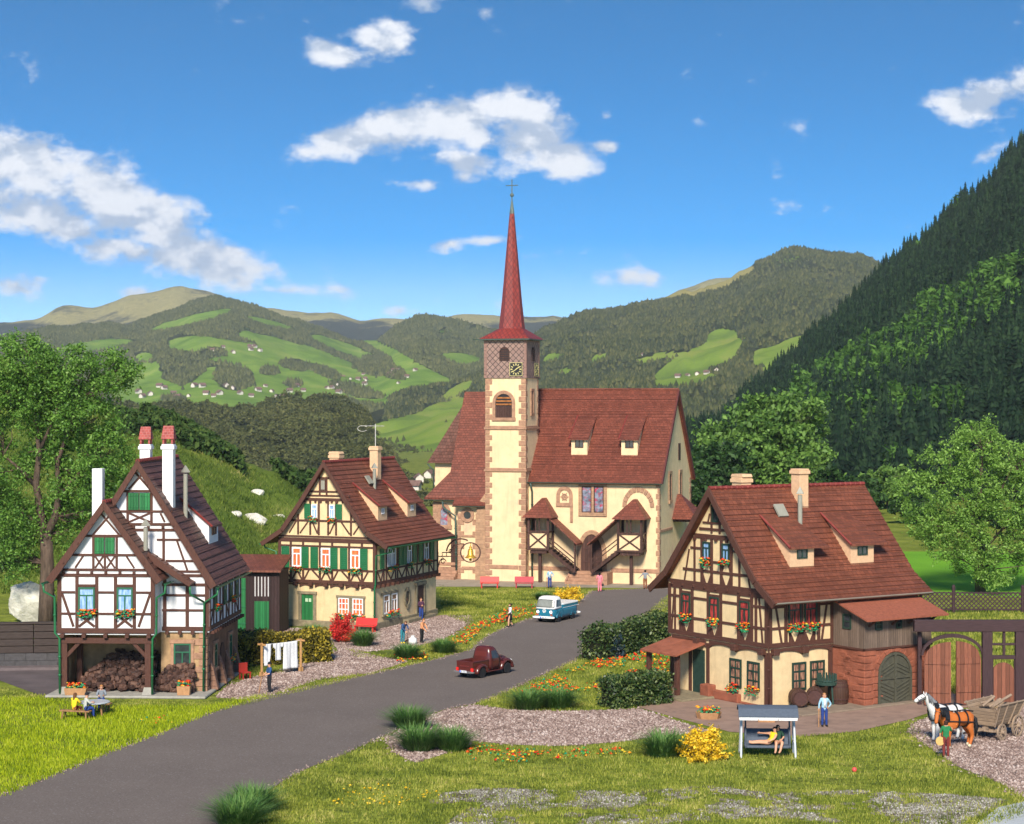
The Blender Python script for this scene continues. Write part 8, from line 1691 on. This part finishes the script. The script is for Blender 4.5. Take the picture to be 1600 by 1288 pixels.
# ------------------------------------------------------------------ vehicles
def sring(w, y0, y1, z, n=4.0, k=28, xo=0):
    P = []; c, h = (y0 + y1) / 2, (y1 - y0) / 2
    for i in range(k):
        a = 2 * math.pi * (i + .5) / k; x, y = math.cos(a), math.sin(a); P.append((xo + w * math.copysign(abs(x) ** (2 / n), x), c + h * math.copysign(abs(y) ** (2 / n), y), z))
    return P
def yring(y, w, z0, z1, n=3.0, k=20, xo=0):
    P = []; c, h = (z0 + z1) / 2, (z1 - z0) / 2
    for i in range(k):
        a = 2 * math.pi * (i + .5) / k; x, z = math.cos(a), math.sin(a); P.append((xo + w * math.copysign(abs(x) ** (2 / n), x), y, c + h * math.copysign(abs(z) ** (2 / n), z)))
    return P
def car_wheel(par, x, y, r, w, hub):
    m = MB(); s = 1 if x > 0 else -1; m.lathe([(r * .62, -w / 2), (r * .93, -w / 2), (r, -w * .35), (r, w * .35), (r * .93, w / 2), (r * .62, w / 2)], (x, y, r), 22, 0, 'x'); o = m.build('wheel', pm('rubber', (.018, .018, .02), .2, 8, .8, .2), par, smooth=False)
    m = MB(); m.lathe([(r * .61, -.5 * w), (r * .6, w * .3 * 1), (r * .25, w * .42), (.02, w * .5)] if s > 0 else [(.02, -w * .5), (r * .25, -w * .42), (r * .6, -w * .3), (r * .61, w * .5)], (x, y, r), 18, 0, 'x'); m.build('rim', hub, o)
CHROME = pm('chrome', (.75, .75, .76), .05, 3, .18, 0, metal=.9); MRED = paint('maroon_paint', (.088, .017, .014), .25, .6); TEAL = paint('teal_paint', (.012, .155, .24), .25, .6); VWH = paint('cream_white_paint', (.78, .78, .76), .3, .5)
REDL = paint('red_lens', (.75, .02, .015), .25); PLATE = paint('plate_white', (.7, .72, .75), .4); EUB = paint('plate_blue', (.02, .10, .6), .4)
def plate(par, x0, x1, y, z0, z1, out):
    m = MB(); m.box(x0, x1, min(y, y + out * .03), max(y, y + out * .03), z0, z1); o = m.build('number_plate', PLATE, par); e = y + out * .03
    xa = x1 - .09 if out > 0 else x0; m = MB(); m.box(xa, xa + .09, min(e, e + out * .006), max(e, e + out * .006), z0 + .005, z1 - .005); m.build('plate_band', EUB, o)
    m = MB(); w = (x1 - x0 - .16) / 7; h = z1 - z0
    for k in (0, 1, 3, 4, 5, 6):
        a = (x0 if out > 0 else x0 + .11) + .03 + k * w; m.box(a, a + w * .25, min(e, e + out * .006), max(e, e + out * .006), z0 + h * .2, z1 - h * .2); m.box(a + w * .25, a + w * .65, min(e, e + out * .006), max(e, e + out * .006), z1 - h * (.36 if k % 2 else .6), z1 - h * (.2 if k % 2 else .45))
    m.build('plate_letters', BLACK, o)
def pickup():
    p = GA(757, 1055); t = thing('pickup_truck', 'old dark red pickup truck with rounded fenders driving away up the road', 'truck', p, R(-36)); k = .92; t.scale = (k, k, k)
    m = MB(); m.loft([sring(.74, -.42, .9, .45), sring(.78, -.42, .95, .8), sring(.77, -.42, .9, 1.2, 5), sring(.70, -.38, .68, 1.5, 5), sring(.64, -.34, .5, 1.78, 4), sring(.54, -.24, .36, 1.9, 3.4), sring(.3, -.1, .2, 1.95, 3)]); m.build('cab', MRED, t, smooth=True)
    m = MB(); m.loft([yring(.7, .62, .5, 1.26, 3.2), yring(1.2, .56, .5, 1.25, 3.0), yring(1.75, .45, .5, 1.18, 2.8), yring(2.08, .36, .5, 1.06, 2.6), yring(2.2, .28, .55, .95, 2.4)]); m.build('hood', MRED, t, smooth=True)
    for s in (-1, 1):
        m = MB(); ang = np.linspace(0, math.pi, 12)
        m.loft([[(s * (.42 + .42 * a), 1.52 + rr * .74 * math.cos(q) * 1.0, .36 + rr * .66 * math.sin(q)) for a, rr in ((0, 1), (.5, 1.02), (.85, .97), (1, .86), (.98, .72), (.0, .68))] for q in ang]); m.build('front_fender', MRED, t, smooth=True)
        m = MB(); m.loft([[(s * (.6 + .3 * a), -1.28 + rr * .66 * math.cos(q), .34 + rr * .6 * math.sin(q)) for a, rr in ((0, 1), (.5, 1.02), (.85, .96), (1, .85), (.98, .72), (.0, .68))] for q in ang]); m.build('rear_fender', MRED, t, smooth=True)
        m = MB(); m.box(min(s * .6, s * .84), max(s * .6, s * .84), -.7, .85, .34, .4); m.build('running_board', MRED, t, bev=.02)
        car_wheel(t, s * .70, 1.52, .37, .2, BLACK); car_wheel(t, s * .72, -1.28, .37, .2, BLACK)
        m = MB(); m.hexa([(s * .775, -.2, 1.18), (s * .775, .55, 1.18), (s * .79, .55, 1.18), (s * .79, -.2, 1.18), (s * .645, -.15, 1.66), (s * .645, .34, 1.66), (s * .672, .34, 1.66), (s * .672, -.15, 1.66)]); m.build('side_window', GLASSD, t)
        m = MB(); m.box(s * .775 - .012, s * .775 + .012, -.22, .6, .52, .53); m.box(s * .775 - .012, s * .775 + .012, -.225, -.21, .5, 1.2); m.box(s * .775 - .012, s * .775 + .012, .6, .615, .5, 1.2); m.tube([(s * .8, -.1, 1.05), (s * .8, .05, 1.05)], .018, 5); m.build('door_seam', BLACK, t)
        m = MB(); m.lathe([(.13, -.05), (.13, .0), (.1, .03), (.02, .04)], (s * .58, 2.12, .78), 14, 0, 'y'); m.build('headlight', WHITEP, t)
        m = MB(); m.lathe([(.02, -.05), (.075, -.035), (.08, 0)], (s * .58, -2.16, .62), 12, 0, 'y'); m.box(s * .6 - .09, s * .6 + .09, -2.17, -2.1, .52, .72); m.build('tail_light', REDL, t)
    m = MB(); m.box(-.64, .64, -2.1, -.44, .5, .58); m.box(-.66, -.6, -2.1, -.44, .5, 1.1); m.box(.6, .66, -2.1, -.44, .5, 1.1); m.box(-.66, .66, -.5, -.44, .5, 1.1); m.box(-.66, .66, -2.15, -2.08, .48, 1.1)
    for x in (-.66, .66): m.tube([(x, -2.12, 1.11), (x, -.45, 1.11)], .045, 8)
    m.tube([(-.66, -2.12, 1.11), (.66, -2.12, 1.11)], .045, 8); m.box(-.4, .4, -2.165, -2.15, .76, .9); m.build('bed', MRED, t, bev=.015)
    m = MB()
    for i in range(9): m.box(-.36 + i * .085, -.31 + i * .085, -2.172, -2.165, .79, .87)
    m.build('tailgate_letters', paint('maroon_relief', (.16, .03, .028), .3), t)
    m = MB(); m.loft([yring(-2.3, .8, .4, .52, 4), yring(-2.22, .84, .39, .53, 4), yring(-2.18, .84, .4, .52, 4)]); m.build('rear_bumper', CHROME, t); m = MB(); m.loft([yring(2.26, .78, .4, .54, 4), yring(2.34, .8, .4, .54, 4), yring(2.4, .74, .42, .52, 4)]); m.build('front_bumper', CHROME, t)
    m = MB(); m.loft([sring(.62, -2.0, 2.0, .3, 6), sring(.62, -2.0, 2.0, .5, 6)]); m.build('chassis', BLACK, t); plate(t, -.28, .26, -2.3, .42, .56, -1)
    m = MB(); m.hexa([(-.5, -.405, 1.3), (.5, -.405, 1.3), (.5, -.39, 1.3), (-.5, -.39, 1.3), (-.44, -.37, 1.62), (.44, -.37, 1.62), (.44, -.35, 1.62), (-.44, -.35, 1.62)]); m.build('rear_window', paint('dull_red_glass', (.12, .025, .022), .15), t)
    m = MB(); m.tube([(.66, .62, 1.2), (.86, .7, 1.24)], .015, 5); m.blob((.9, .7, 1.26), .07); m.build('mirror', BLACK, t)
def van():
    p = GA(870, 969); t = thing('pickup_van', 'teal and white flat bed van with round headlights parked on the road', 'van', p, R(153)); k = 1.0
    R1 = [(.82, -2.2, 2.08, .34), (.86, -2.22, 2.14, .55), (.86, -2.22, 2.16, .85), (.85, -2.2, 2.13, 1.06)]
    m = MB(); m.loft([sring(*q, 6) for q in R1]); m.build('body', TEAL, t, smooth=True)
    m = MB(); m.loft([sring(.85, -2.2, .75, 1.05, 9), sring(.85, -2.2, .75, 1.28, 9)]); m.build('bed', TEAL, t); m = MB(); m.loft([sring(.87, -2.22, .72, 1.27, 9), sring(.87, -2.22, .72, 1.33, 9), sring(.8, -2.15, .7, 1.36, 9)]); m.build('bed_cover', VWH, t)
    U = [(.855, .62, 2.14, 1.04), (.845, .64, 2.12, 1.16), (.76, .70, 1.86, 1.72), (.70, .76, 1.74, 1.86), (.55, .9, 1.56, 1.94), (.3, 1.05, 1.4, 1.96)]
    m = MB(); m.loft([sring(*q, 5) for q in U]); m.build('cab', VWH, t, smooth=True)
    def lv(z):
        for a, b in zip(U, U[1:]):
            if a[3] <= z <= b[3]: q = (z - a[3]) / (b[3] - a[3]); return [a[i] + (b[i] - a[i]) * q for i in range(3)]
    def front(x, z, o=.012): w, y0, y1 = lv(z); c, h = (y0 + y1) / 2, (y1 - y0) / 2; return (x * w, c + h * (1 - abs(x) ** 5) ** .2 + o, z)
    def patch(fn, us, zs):
        V = [fn(u, z) for z in zs for u in us]; n = len(us); m = MB(); m.add(V, [(i + j * n, i + 1 + j * n, i + 1 + (j + 1) * n, i + (j + 1) * n) for j in range(len(zs) - 1) for i in range(n - 1)]); return m
    patch(lambda x, z: front(x, z, .01), np.linspace(-.9, .9, 13), np.linspace(1.16, 1.74, 6)).build('windscreen_seal', BLACK, t); patch(lambda x, z: front(x, z, .018), np.linspace(-.86, .86, 13), np.linspace(1.2, 1.70, 6)).build('windscreen', pm('windscreen_glass', (.20, .21, .19), .35, 1.2, .12, 0, spec=.6), t)
    for s in (-1, 1):
        def side(y, z, s=s, o=.01): w, y0, y1 = lv(z); c, h = (y0 + y1) / 2, (y1 - y0) / 2; yy = c + h * y; return (s * (w * (1 - abs(y) ** 5) ** .2 + o), yy, z)
        patch(lambda y, z: side(y, z), np.linspace(-.55, .62, 8), np.linspace(1.2, 1.7, 5)).build('side_window', GLASSD, t)
        m = MB(); m.box(s * .868 - .01, s * .868 + .01, .72, .735, .5, 1.05); m.box(s * .868 - .01, s * .868 + .01, 1.7, 1.715, .7, 1.05); m.tube([(s * .88, .85, .98), (s * .88, 1.0, .98)], .018, 5); m.build('door_seam', paint('dark_teal', (.006, .07, .11), .4), t)
        m = MB(); m.box(s * .86 - .01, s * .86 + .012, -2.1, .68, 1.03, 1.06); m.build('trim_strip', VWH, t)
        car_wheel(t, s * .72, 1.32, .33, .19, VWH); car_wheel(t, s * .72, -1.15, .33, .19, VWH)
        m = MB(); ang = np.linspace(.1, math.pi - .1, 12); m.loft([[(s * a, yc0 + rr * math.cos(q), .33 + rr * math.sin(q)) for a, rr in ((.8, .39), (.872, .39), (.872, .44), (.8, .44))] for q in ang for yc0 in (1.32,)]); m.build('wheel_arch', TEAL, t)
        m = MB(); m.loft([[(s * a, -1.15 + rr * math.cos(q), .33 + rr * math.sin(q)) for a, rr in ((.8, .39), (.872, .39), (.872, .44), (.8, .44))] for q in ang]); m.build('wheel_arch', TEAL, t)
        m = MB(); m.lathe([(.14, -.04), (.14, .03), (.12, .05)], (s * .54, 2.12, .82), 16, 0, 'y'); o = m.build('headlight', CHROME, t); m = MB(); m.lathe([(.115, .045), (.08, .075), (.02, .085)], (s * .54, 2.12, .82), 14, 0, 'y'); m.build('lamp', LAMP, o)
        m = MB(); m.box(s * .58 - .08, s * .58 + .08, 2.13, 2.17, .58, .64); m.build('indicator', paint('amber', (.7, .12, .02), .3), t)
    m = MB(); m.loft([yring(2.2, .88, .36, .5, 4), yring(2.3, .92, .34, .52, 4), yring(2.34, .88, .36, .5, 4)]); m.build('front_bumper', VWH, t); m = MB(); m.loft([yring(-2.42, .86, .36, .5, 4), yring(-2.36, .9, .34, .52, 4), yring(-2.26, .9, .36, .5, 4)]); m.build('rear_bumper', VWH, t)
    f = Fr((0, 2.16, 0), (-1, 0, 0), (0, 1, 0)); m = MB(); q = np.linspace(0, 6.2832, 21)[:-1]; m.ring(f, [(.115 * math.cos(a), .9 + .115 * math.sin(a)) for a in q], [(.14 * math.cos(a), .9 + .14 * math.sin(a)) for a in q], -.02, .035, closed=True)
    for a, b in (((-.05, 1.01), (0, .92)), ((.05, 1.01), (0, .92)), ((-.1, .95), (-.045, .8)), ((-.045, .8), (0, .9)), ((0, .9), (.045, .8)), ((.045, .8), (.1, .95))): m.beam(f, a, b, .02, -.02, .03)
    m.build('emblem', VWH, t)
    m = MB(); 
    for s in (-1, 1): m.beam(f, (s * .02, .99), (s * .7, 1.04), .03, -.03, .012)
    m.build('front_crease', TEAL, t); m = MB(); m.loft([sring(.7, -2, 2, .22, 6), sring(.76, -2.1, 2, .4, 6)]); m.build('chassis', BLACK, t); plate(t, -.27, .27, 2.33, .37, .49, 1)
    m = MB(); m.blob((.97, 1.75, 1.3), .07, sq=(.5, .6, 1.2)); m.tube([(.84, 1.8, 1.2), (.96, 1.75, 1.28)], .014, 5); m.build('mirror', CHROME, t)
LAMP, nt_, b_ = newmat('lit_lamp'); b_.inputs['Base Color'].default_value = (.9, .9, .88, 1); b_.inputs['Emission Color'].default_value = (1, .97, .9, 1); b_.inputs['Emission Strength'].default_value = .9
pickup(); van()

# ------------------------------------------------------------------ garden things
BENCHR = paint('bench_red', (.60, .03, .025), .5)
def bench(label, px, py, rz, mat=BENCHR):
    p = GA(px, py); t = thing('park_bench', label, 'bench', p, R(rz), 'red benches')
    m = MB(); m.box(-.85, .85, -.3, .12, .42, .48); m.build('seat', mat, t, bev=.015); m = MB(); m.hexa([(-.85, .12, .5), (.85, .12, .5), (.85, .17, .5), (-.85, .17, .5), (-.85, .26, 1.0), (.85, .26, 1.0), (.85, .31, 1.0), (-.85, .31, 1.0)]); m.build('backrest', mat, t, bev=.015)
    for x in (-.7, .7): m = MB(); m.box(x - .05, x + .05, -.28, -.2, 0, .42); m.box(x - .05, x + .05, .08, .16, 0, .5); m.box(x - .05, x + .05, -.28, .12, .34, .42); m.build('leg', mat, t)
bench('bright red bench against the church tower', 765, 919, -2); bench('duller red bench right of the tower', 819, 919, -2, paint('bench_dull_red', (.42, .035, .05), .6))
bench('red bench at the corner of the cream house with green shutters', 571, 988, -22)
# swing
p = GA(1199, 1181); t = thing('garden_swing', 'garden swing seat with blue grey canopy and pale metal legs on the lawn', 'swing', p, R(-4))
SW = cloth('canopy', (.085, .105, .14)); ALU = paint('aluminium', (.55, .58, .62), .35)
m = MB(); m.loft([[(x, y, z) for y, z in ((-.95, 1.98), (-.55, 2.28), (-.1, 2.36), (.55, 2.3), (.9, 2.05), (.88, 2.0), (.5, 2.22), (-.1, 2.29), (-.55, 2.2), (-.93, 1.9))] for x in (-1.38, -.7, 0, .7, 1.38)]); m.build('canopy', SW, t)
m = MB()
for i in range(3): m.hexa([(-1.34 + i * .9, -.95, 1.8), (-.48 + i * .9, -.95, 1.8), (-.48 + i * .9, -.93, 1.8), (-1.34 + i * .9, -.93, 1.8), (-1.36 + i * .9, -.96, 1.93), (-.46 + i * .9, -.96, 1.93), (-.46 + i * .9, -.94, 1.93), (-1.36 + i * .9, -.94, 1.93)])
m.build('valance', WHC, t)
for x in (-1.2, 1.2):
    for y in (-.75, .75): m = MB(); m.tube([(x, y * .15, 2.2), (x + .06 * (1 if x > 0 else -1), y, .0)], .05, 8); m.build('leg', ALU, t)
    m = MB(); m.tube([(x, -.48, .75), (x, .48, .75)], .03, 6); m.build('brace', ALU, t)
m = MB(); m.tube([(-1.2, 0, 2.2), (1.2, 0, 2.2)], .05, 8); m.build('top_bar', ALU, t)
m = MB(); m.box(-1.0, 1.0, -.45, .2, .42, .54); m.build('seat', SW, t, bev=.04); m = MB(); m.hexa([(-1, .16, .5), (1, .16, .5), (1, .28, .5), (-1, .28, .5), (-1, .42, 1.2), (1, .42, 1.2), (1, .52, 1.2), (-1, .52, 1.2)]); m.build('backrest', SW, t, bev=.04)
for x in (-1.02, 1.02): m = MB(); m.tube([(x, -.5, .5), (x, -.42, .85), (x, -.1, 1.0), (x, .1, 2.15)], .05, 8); m.tube([(x, -.5, .5), (x, .1, .42), (x, .3, .5), (x, .5, 1.25)], .05, 8); m.build('side_frame', SW, t)
sw = t
def seat_at(v): return world_of(sw, v)
person('man in a dark green shirt sitting on the swing', 0, 0, -4, {'top': DKG, 'legs': SKINC, 'shoes': SKINC, 'look': (-.5, -1, 0)}, {'pel': (0, .05, .0), 'abd': (0, .1, .18), 'che': (0, .16, .38), 'nec': (0, .17, .52), 'hea': (-.02, .14, .635), 'hto': (-.03, .16, .75), 'shL': (.17, .16, .46), 'shR': (-.17, .16, .46), 'elL': (.26, .04, .24), 'wrL': (.14, -.16, .14), 'haL': (.08, -.2, .12), 'elR': (-.32, .1, .3), 'wrR': (-.36, -.1, .18), 'haR': (-.38, -.16, .14), 'hiL': (.1, .0, .0), 'hiR': (-.1, .0, .0), 'knL': (.16, -.42, .06), 'knR': (-.12, -.44, .06), 'anL': (.05, -.56, -.32), 'anR': (-.16, -.55, -.33), 'toL': (-.02, -.7, -.38), 'toR': (-.2, -.7, -.38)}, loc=seat_at((.5, -.12, .66)), short=True, hair=(.04, .02, .012), bare=True)
person('woman in a yellow dress lying along the swing and leaning on the man', 0, 0, -4, {'top': YEL, 'legs': SKINC, 'shoes': SKINC, 'bare_arms': True, 'look': (-.7, -.8, 0)}, {'pel': (0, 0, .0), 'abd': (.1, .03, .14), 'che': (.19, .06, .32), 'nec': (.24, .07, .46), 'hea': (.23, .05, .57), 'hto': (.22, .08, .68), 'shL': (.3, -.08, .38), 'shR': (.08, .18, .4), 'elL': (.2, -.24, .22), 'wrL': (.02, -.26, .12), 'haL': (-.05, -.27, .1), 'elR': (-.18, .28, .38), 'wrR': (-.42, .22, .4), 'haR': (-.5, .2, .41), 'hiL': (-.06, -.09, .0), 'hiR': (-.06, .08, .0), 'knL': (-.46, -.16, .03), 'knR': (-.46, .02, .04), 'anL': (-.86, -.16, .0), 'anR': (-.86, .0, .01), 'toL': (-.98, -.18, .04), 'toR': (-.98, .0, .05)}, loc=seat_at((.1, -.2, .66)), short=True, bare=True, hair=(.012, .01, .01), hairstyle='bun')
# picnic table
p = GA(148, 1119); WD = pm('bench_wood', (.30, .16, .07), .3, 4, .7, .4, 20); t = thing('garden_table', 'small round table with pale top on wooden legs in front of the wood store', 'table', p, 0)
m = MB(); m.lathe([(.78, .7), (.8, .73), (.8, .76), (.76, .78)], n=20); m.build('table_top', paint('pale_top', (.45, .47, .5), .3), t)
for x, y in ((-.35, -.2), (.35, -.2), (-.3, .3), (.35, .3)): m = MB(); m.tube([(x, y, .7), (x * 1.25, y * 1.25, 0)], [.06, .045], 7); m.build('leg', WD, t)
def wbench(label, px, py, rz, Ln):
    t = thing('wooden_bench', label, 'bench', GA(px, py), R(rz)); m = MB(); m.box(-Ln / 2, Ln / 2, -.2, .2, .4, .47); m.build('seat', WD, t, bev=.02)
    for x in (-Ln / 2 + .2, Ln / 2 - .2):
        for y in (-.15, .15): m = MB(); m.tube([(x, y, .4), (x * 1.06, y * 1.2, 0)], .05, 6); m.build('leg', WD, t)
    return t
wb = wbench('long wooden bench with two people at the small table', 118, 1124, -14, 1.7); wbench('short wooden bench behind the small round table', 160, 1112, -14, 1.0)
SIT = {'pel': (0, 0, .0), 'abd': (0, -.02, .18), 'che': (0, -.06, .38), 'nec': (0, -.09, .52), 'hea': (0, -.12, .635), 'hto': (0, -.13, .75), 'shL': (.17, -.06, .46), 'shR': (-.17, -.06, .46), 'elL': (.24, -.22, .27), 'wrL': (.14, -.4, .26), 'haL': (.1, -.47, .26), 'elR': (-.24, -.22, .27), 'wrR': (-.14, -.4, .26), 'haR': (-.1, -.47, .26), 'hiL': (.1, -.02, .0), 'hiR': (-.1, -.02, .0), 'knL': (.13, -.42, .02), 'knR': (-.13, -.42, .02), 'anL': (.12, -.44, -.4), 'anR': (-.12, -.44, -.4), 'toL': (.12, -.58, -.46), 'toR': (-.12, -.58, -.46)}
person('woman in yellow with brown hair sitting on the long wooden bench', 0, 0, 150, {'top': YEL, 'legs': BROWNC}, SIT, loc=world_of(wb, (-.1, 0, .58)), hair=(.12, .03, .02), hairstyle='long')
person('man in a pale coat with a cap sitting beside the woman in yellow', 0, 0, 120, {'top': COAT, 'legs': JEANS}, SIT, loc=world_of(wb, (.5, .05, .58)), hat=BLKC)
person('man in a grey shirt sitting across the small round table', 0, 0, 10, {'top': GREYC, 'legs': JEANS}, SIT, loc=GA(158, 1110) + Vector((0, .1, .58)), hair=(.4, .36, .32))
# washing line
a, b = GA(409, 1058), GA(470, 1050); t = thing('washing_line', 'washing line between two pale wooden posts before the yellow hedge', 'washing line', a, math.atan2(b.y - a.y, b.x - a.x)); Lw = (b - a).length
for x in (0, Lw):
    m = MB(); m.box(x - .05, x + .05, -.05, .05, 0, 2.05); m.box(x - .05, x + .05, -.35, .35, 1.9, 2.0); m.box(x - .15, x + .15, -.05, .05, 0, .3); m.build('post', pm('pale_post', (.55, .30, .12), .2, 5), t)
m = MB(); m.tube([(0, 0, 1.95), (Lw / 2, 0, 1.9), (Lw, 0, 1.95)], .012, 5); m.build('line', WHITEP, t)
def laundry(name, label, outline, x0, mat=WHC):
    bm = bmesh.new(); nx, nz = 14, 16; w = max(p[0] for p in outline); h = -min(p[1] for p in outline); grid = {}
    for i in range(nx + 1):
        for j in range(nz + 1):
            x, z = w * i / nx, -h * j / nz
            if in_poly(np.array([min(max(x, .01), w - .01)]), np.array([min(-.01, max(z, -h + .01))]), outline)[0]: grid[i, j] = bm.verts.new((x, .03 + .05 * math.sin(x * 9 + x0 * 5) * (-z / h) + .02 * math.sin(x * 23), z))
    for i in range(nx):
        for j in range(nz):
            q = [grid.get(k) for k in ((i, j), (i + 1, j), (i + 1, j + 1), (i, j + 1))]
            if all(q): bm.faces.new(q)
    me = bpy.data.meshes.new(name); bm.to_mesh(me); bm.free(); me.materials.append(mat); me.polygons.foreach_set('use_smooth', [True] * len(me.polygons)); auto_uv(me); o = bpy.data.objects.new(name, me); COL.objects.link(o); o.modifiers.new('Solid', 'SOLIDIFY').thickness = .015
    o.location = world_of(t, (x0, -.03, 1.93)); o.rotation_euler = t.rotation_euler; tag(o, label, 'laundry')
k = Lw / 2.55
laundry('trousers', 'pale trousers hanging at the left end of the washing line', [(0, 0), (.62, 0), (.58, -.5), (.42, -1.3), (.05, -1.3), (.02, -.5)], .12 * k); laundry('shirt', 'white shirt hanging in the middle of the washing line', [(0, 0), (.8, 0), (.8, -.3), (.66, -.32), (.64, -1.05), (.12, -1.05), (.12, -.35), (.0, -.3)], .72 * k); laundry('bed_sheet', 'white bed sheet hanging at the right end of the washing line', [(0, 0), (1.15, 0), (1.18, -1.65), (-.0, -1.65)], 1.4 * k)
# red garden chair
t = thing('garden_chair', 'small red garden chair on the grass beside the white house', 'chair', GA(383, 1062), R(35)); CR = paint('chair_red', (.42, .035, .02), .5)
m = MB(); m.box(-.28, .28, -.25, .28, .4, .46); m.build('seat', CR, t); m = MB(); m.box(-.28, .28, .24, .3, .46, .98); m.build('backrest', CR, t)
for x in (-.23, .23):
    for y in (-.2, .24): m = MB(); m.box(x - .035, x + .035, y - .035, y + .035, 0, .4); m.build('leg', CR, t)
# barrels and press
BARW = wood_mat('barrel_staves', (.075, .035, .022), .4, plank=1, pw=.1)
def barrel(label, loc, lying=None, r=.5, h=1.15):
    t = thing('barrel', label, 'barrel', loc, lying if lying is not None else 0); m = MB(); ax = 'y' if lying is not None else 'z'; c = (0, -h / 2, r) if lying is not None else (0, 0, 0)
    pr = [(r * (.78 + .22 * math.sin(math.pi * i / 8)), h * i / 8) for i in range(9)]; m.lathe([(.02, .05)] + [(pr[0][0] - .04, .05)] + pr + [(pr[-1][0] - .04, h - .05), (.02, h - .05)], c, 22, 0, ax); m.build('staves', BARW, t)
    for q in (.06, .22, .78, .94): m = MB(); rr = r * (.78 + .22 * math.sin(math.pi * q)) + .008; m.lathe([(rr, h * q - .03), (rr + .012, h * q - .03), (rr + .012, h * q + .03), (rr, h * q + .03)], c, 22, 0, ax); m.build('hoop', IRON, t)
def at_side(y, d): return world_of(AH, AHfh.p(y, 0, d))
az = AH.rotation_euler.z
barrel('left barrel of the two lying under the lattice window', at_side(1.5, .85) + Vector((0, 0, .1)), az + R(62)); barrel('right barrel of the two lying under the lattice window', at_side(2.65, .9) + Vector((0, 0, .1)), az + R(48)); 
barrel('upright barrel in front of the brick annex', at_side(4.1, 1.25) + Vector((0, 0, .1)), None, .52, 1.25); 
t = thing('fruit_press', 'dark green slatted fruit press standing behind the man at the barrels', 'press', at_side(3.55, .85) + Vector((0, 0, .1)), az); PG = paint('press_green', (.03, .065, .05), .5)
m = MB(); m.lathe([(.45, 1.0), (.62, 1.04), (.66, 1.2), (.6, 1.22), (.4, 1.08)], n=18); m.build('tray', PG, t); m = MB()
for k in range(18): a = 6.283 * k / 18; m.box(.5 * math.cos(a) - .035, .5 * math.cos(a) + .035, .5 * math.sin(a) - .035, .5 * math.sin(a) + .035, 1.1, 1.62)
m.lathe([(.53, 1.25), (.55, 1.25), (.55, 1.3), (.53, 1.3)], n=18); m.build('basket', PG, t)
for k in range(3): a = 2.1 * k; m = MB(); m.tube([(.4 * math.cos(a), .4 * math.sin(a), 1.02), (.5 * math.cos(a), .5 * math.sin(a), 0)], .05, 6); m.build('leg', PG, t)
# planters and pots
def planter(label, loc, w, d, h, rz, oct_=False, n=60, name='planter'):
    t = thing(name, label, 'planter', loc, rz); m = MB()
    if oct_: m.lathe([(w * .42, 0), (w * .5, h), (w * .45, h), (w * .43, h * .8)], n=8, sy=d / w)
    else: m.loft([[(-w * .45, -d * .45, 0), (w * .45, -d * .45, 0), (w * .45, d * .45, 0), (-w * .45, d * .45, 0)], [(-w / 2, -d / 2, h), (w / 2, -d / 2, h), (w / 2, d / 2, h), (-w / 2, d / 2, h)]])
    m.build('trough', BOXT, t, bev=.015)
    C = rng.uniform((-w * .42, -d * .35, h), (w * .42, d * .35, h + .28), (n, 3)); V, F = stones(C[:, :2], .085, 0); V[:, 2] += np.repeat(C[:, 2], 6); mesh_np('blossom', V, F, BLOSSOM, t)
    C = rng.uniform((-w * .42, -d * .35, h - .05), (w * .42, d * .35, h + .18), (n, 3)); V, F = stones(C[:, :2], .085, 0); V[:, 2] += np.repeat(C[:, 2], 6); mesh_np('foliage', V, F, LEAFFLOW, t)
planter('long planter with red flowers before the left post of the wood store', world_of(WH, (-3.2, -1.6, .16)), 1.25, .55, .38, 0); planter('square planter with orange flowers near the stone corner of the white house', world_of(WH, (2.85, -1.3, .16)), .75, .6, .5, 0, n=40)
planter('octagonal wooden planter with bright flowers before the porch', GA(1107, 1123), 1.4, 1.1, .36, 0, True); planter('low wooden box on the path behind the swing', GA(1198, 1128), .95, .6, .22, R(-8), n=6)
for i, (a, d, s, lb) in enumerate(((.55, 2.2, 1.0, 'terracotta stump by the left porch post'), (1.6, 1.3, .6, 'small terracotta pot behind the porch posts'))):
    m = MB(); m.lathe([(.24 * s, 0), (.3 * s, .1), (.26 * s, .5 * s), (.36 * s, .75 * s), (.3 * s, .75 * s), (.2 * s, .6 * s)], n=12); o = m.build('clay_pot', TERRA, smooth=True); o.location = world_of(AH, AHfg.p(a, .13, d)); tag(o, lb, 'pot')
p = GA(1335, 1207); m = MB(); m.blob((0, 0, .12), .12, n=10); o = m.build('red_ball', paint('ball_red', (.7, .08, .07), .4), smooth=True); o.location = p; tag(o, 'tiny red ball lying in the front lawn', 'ball')
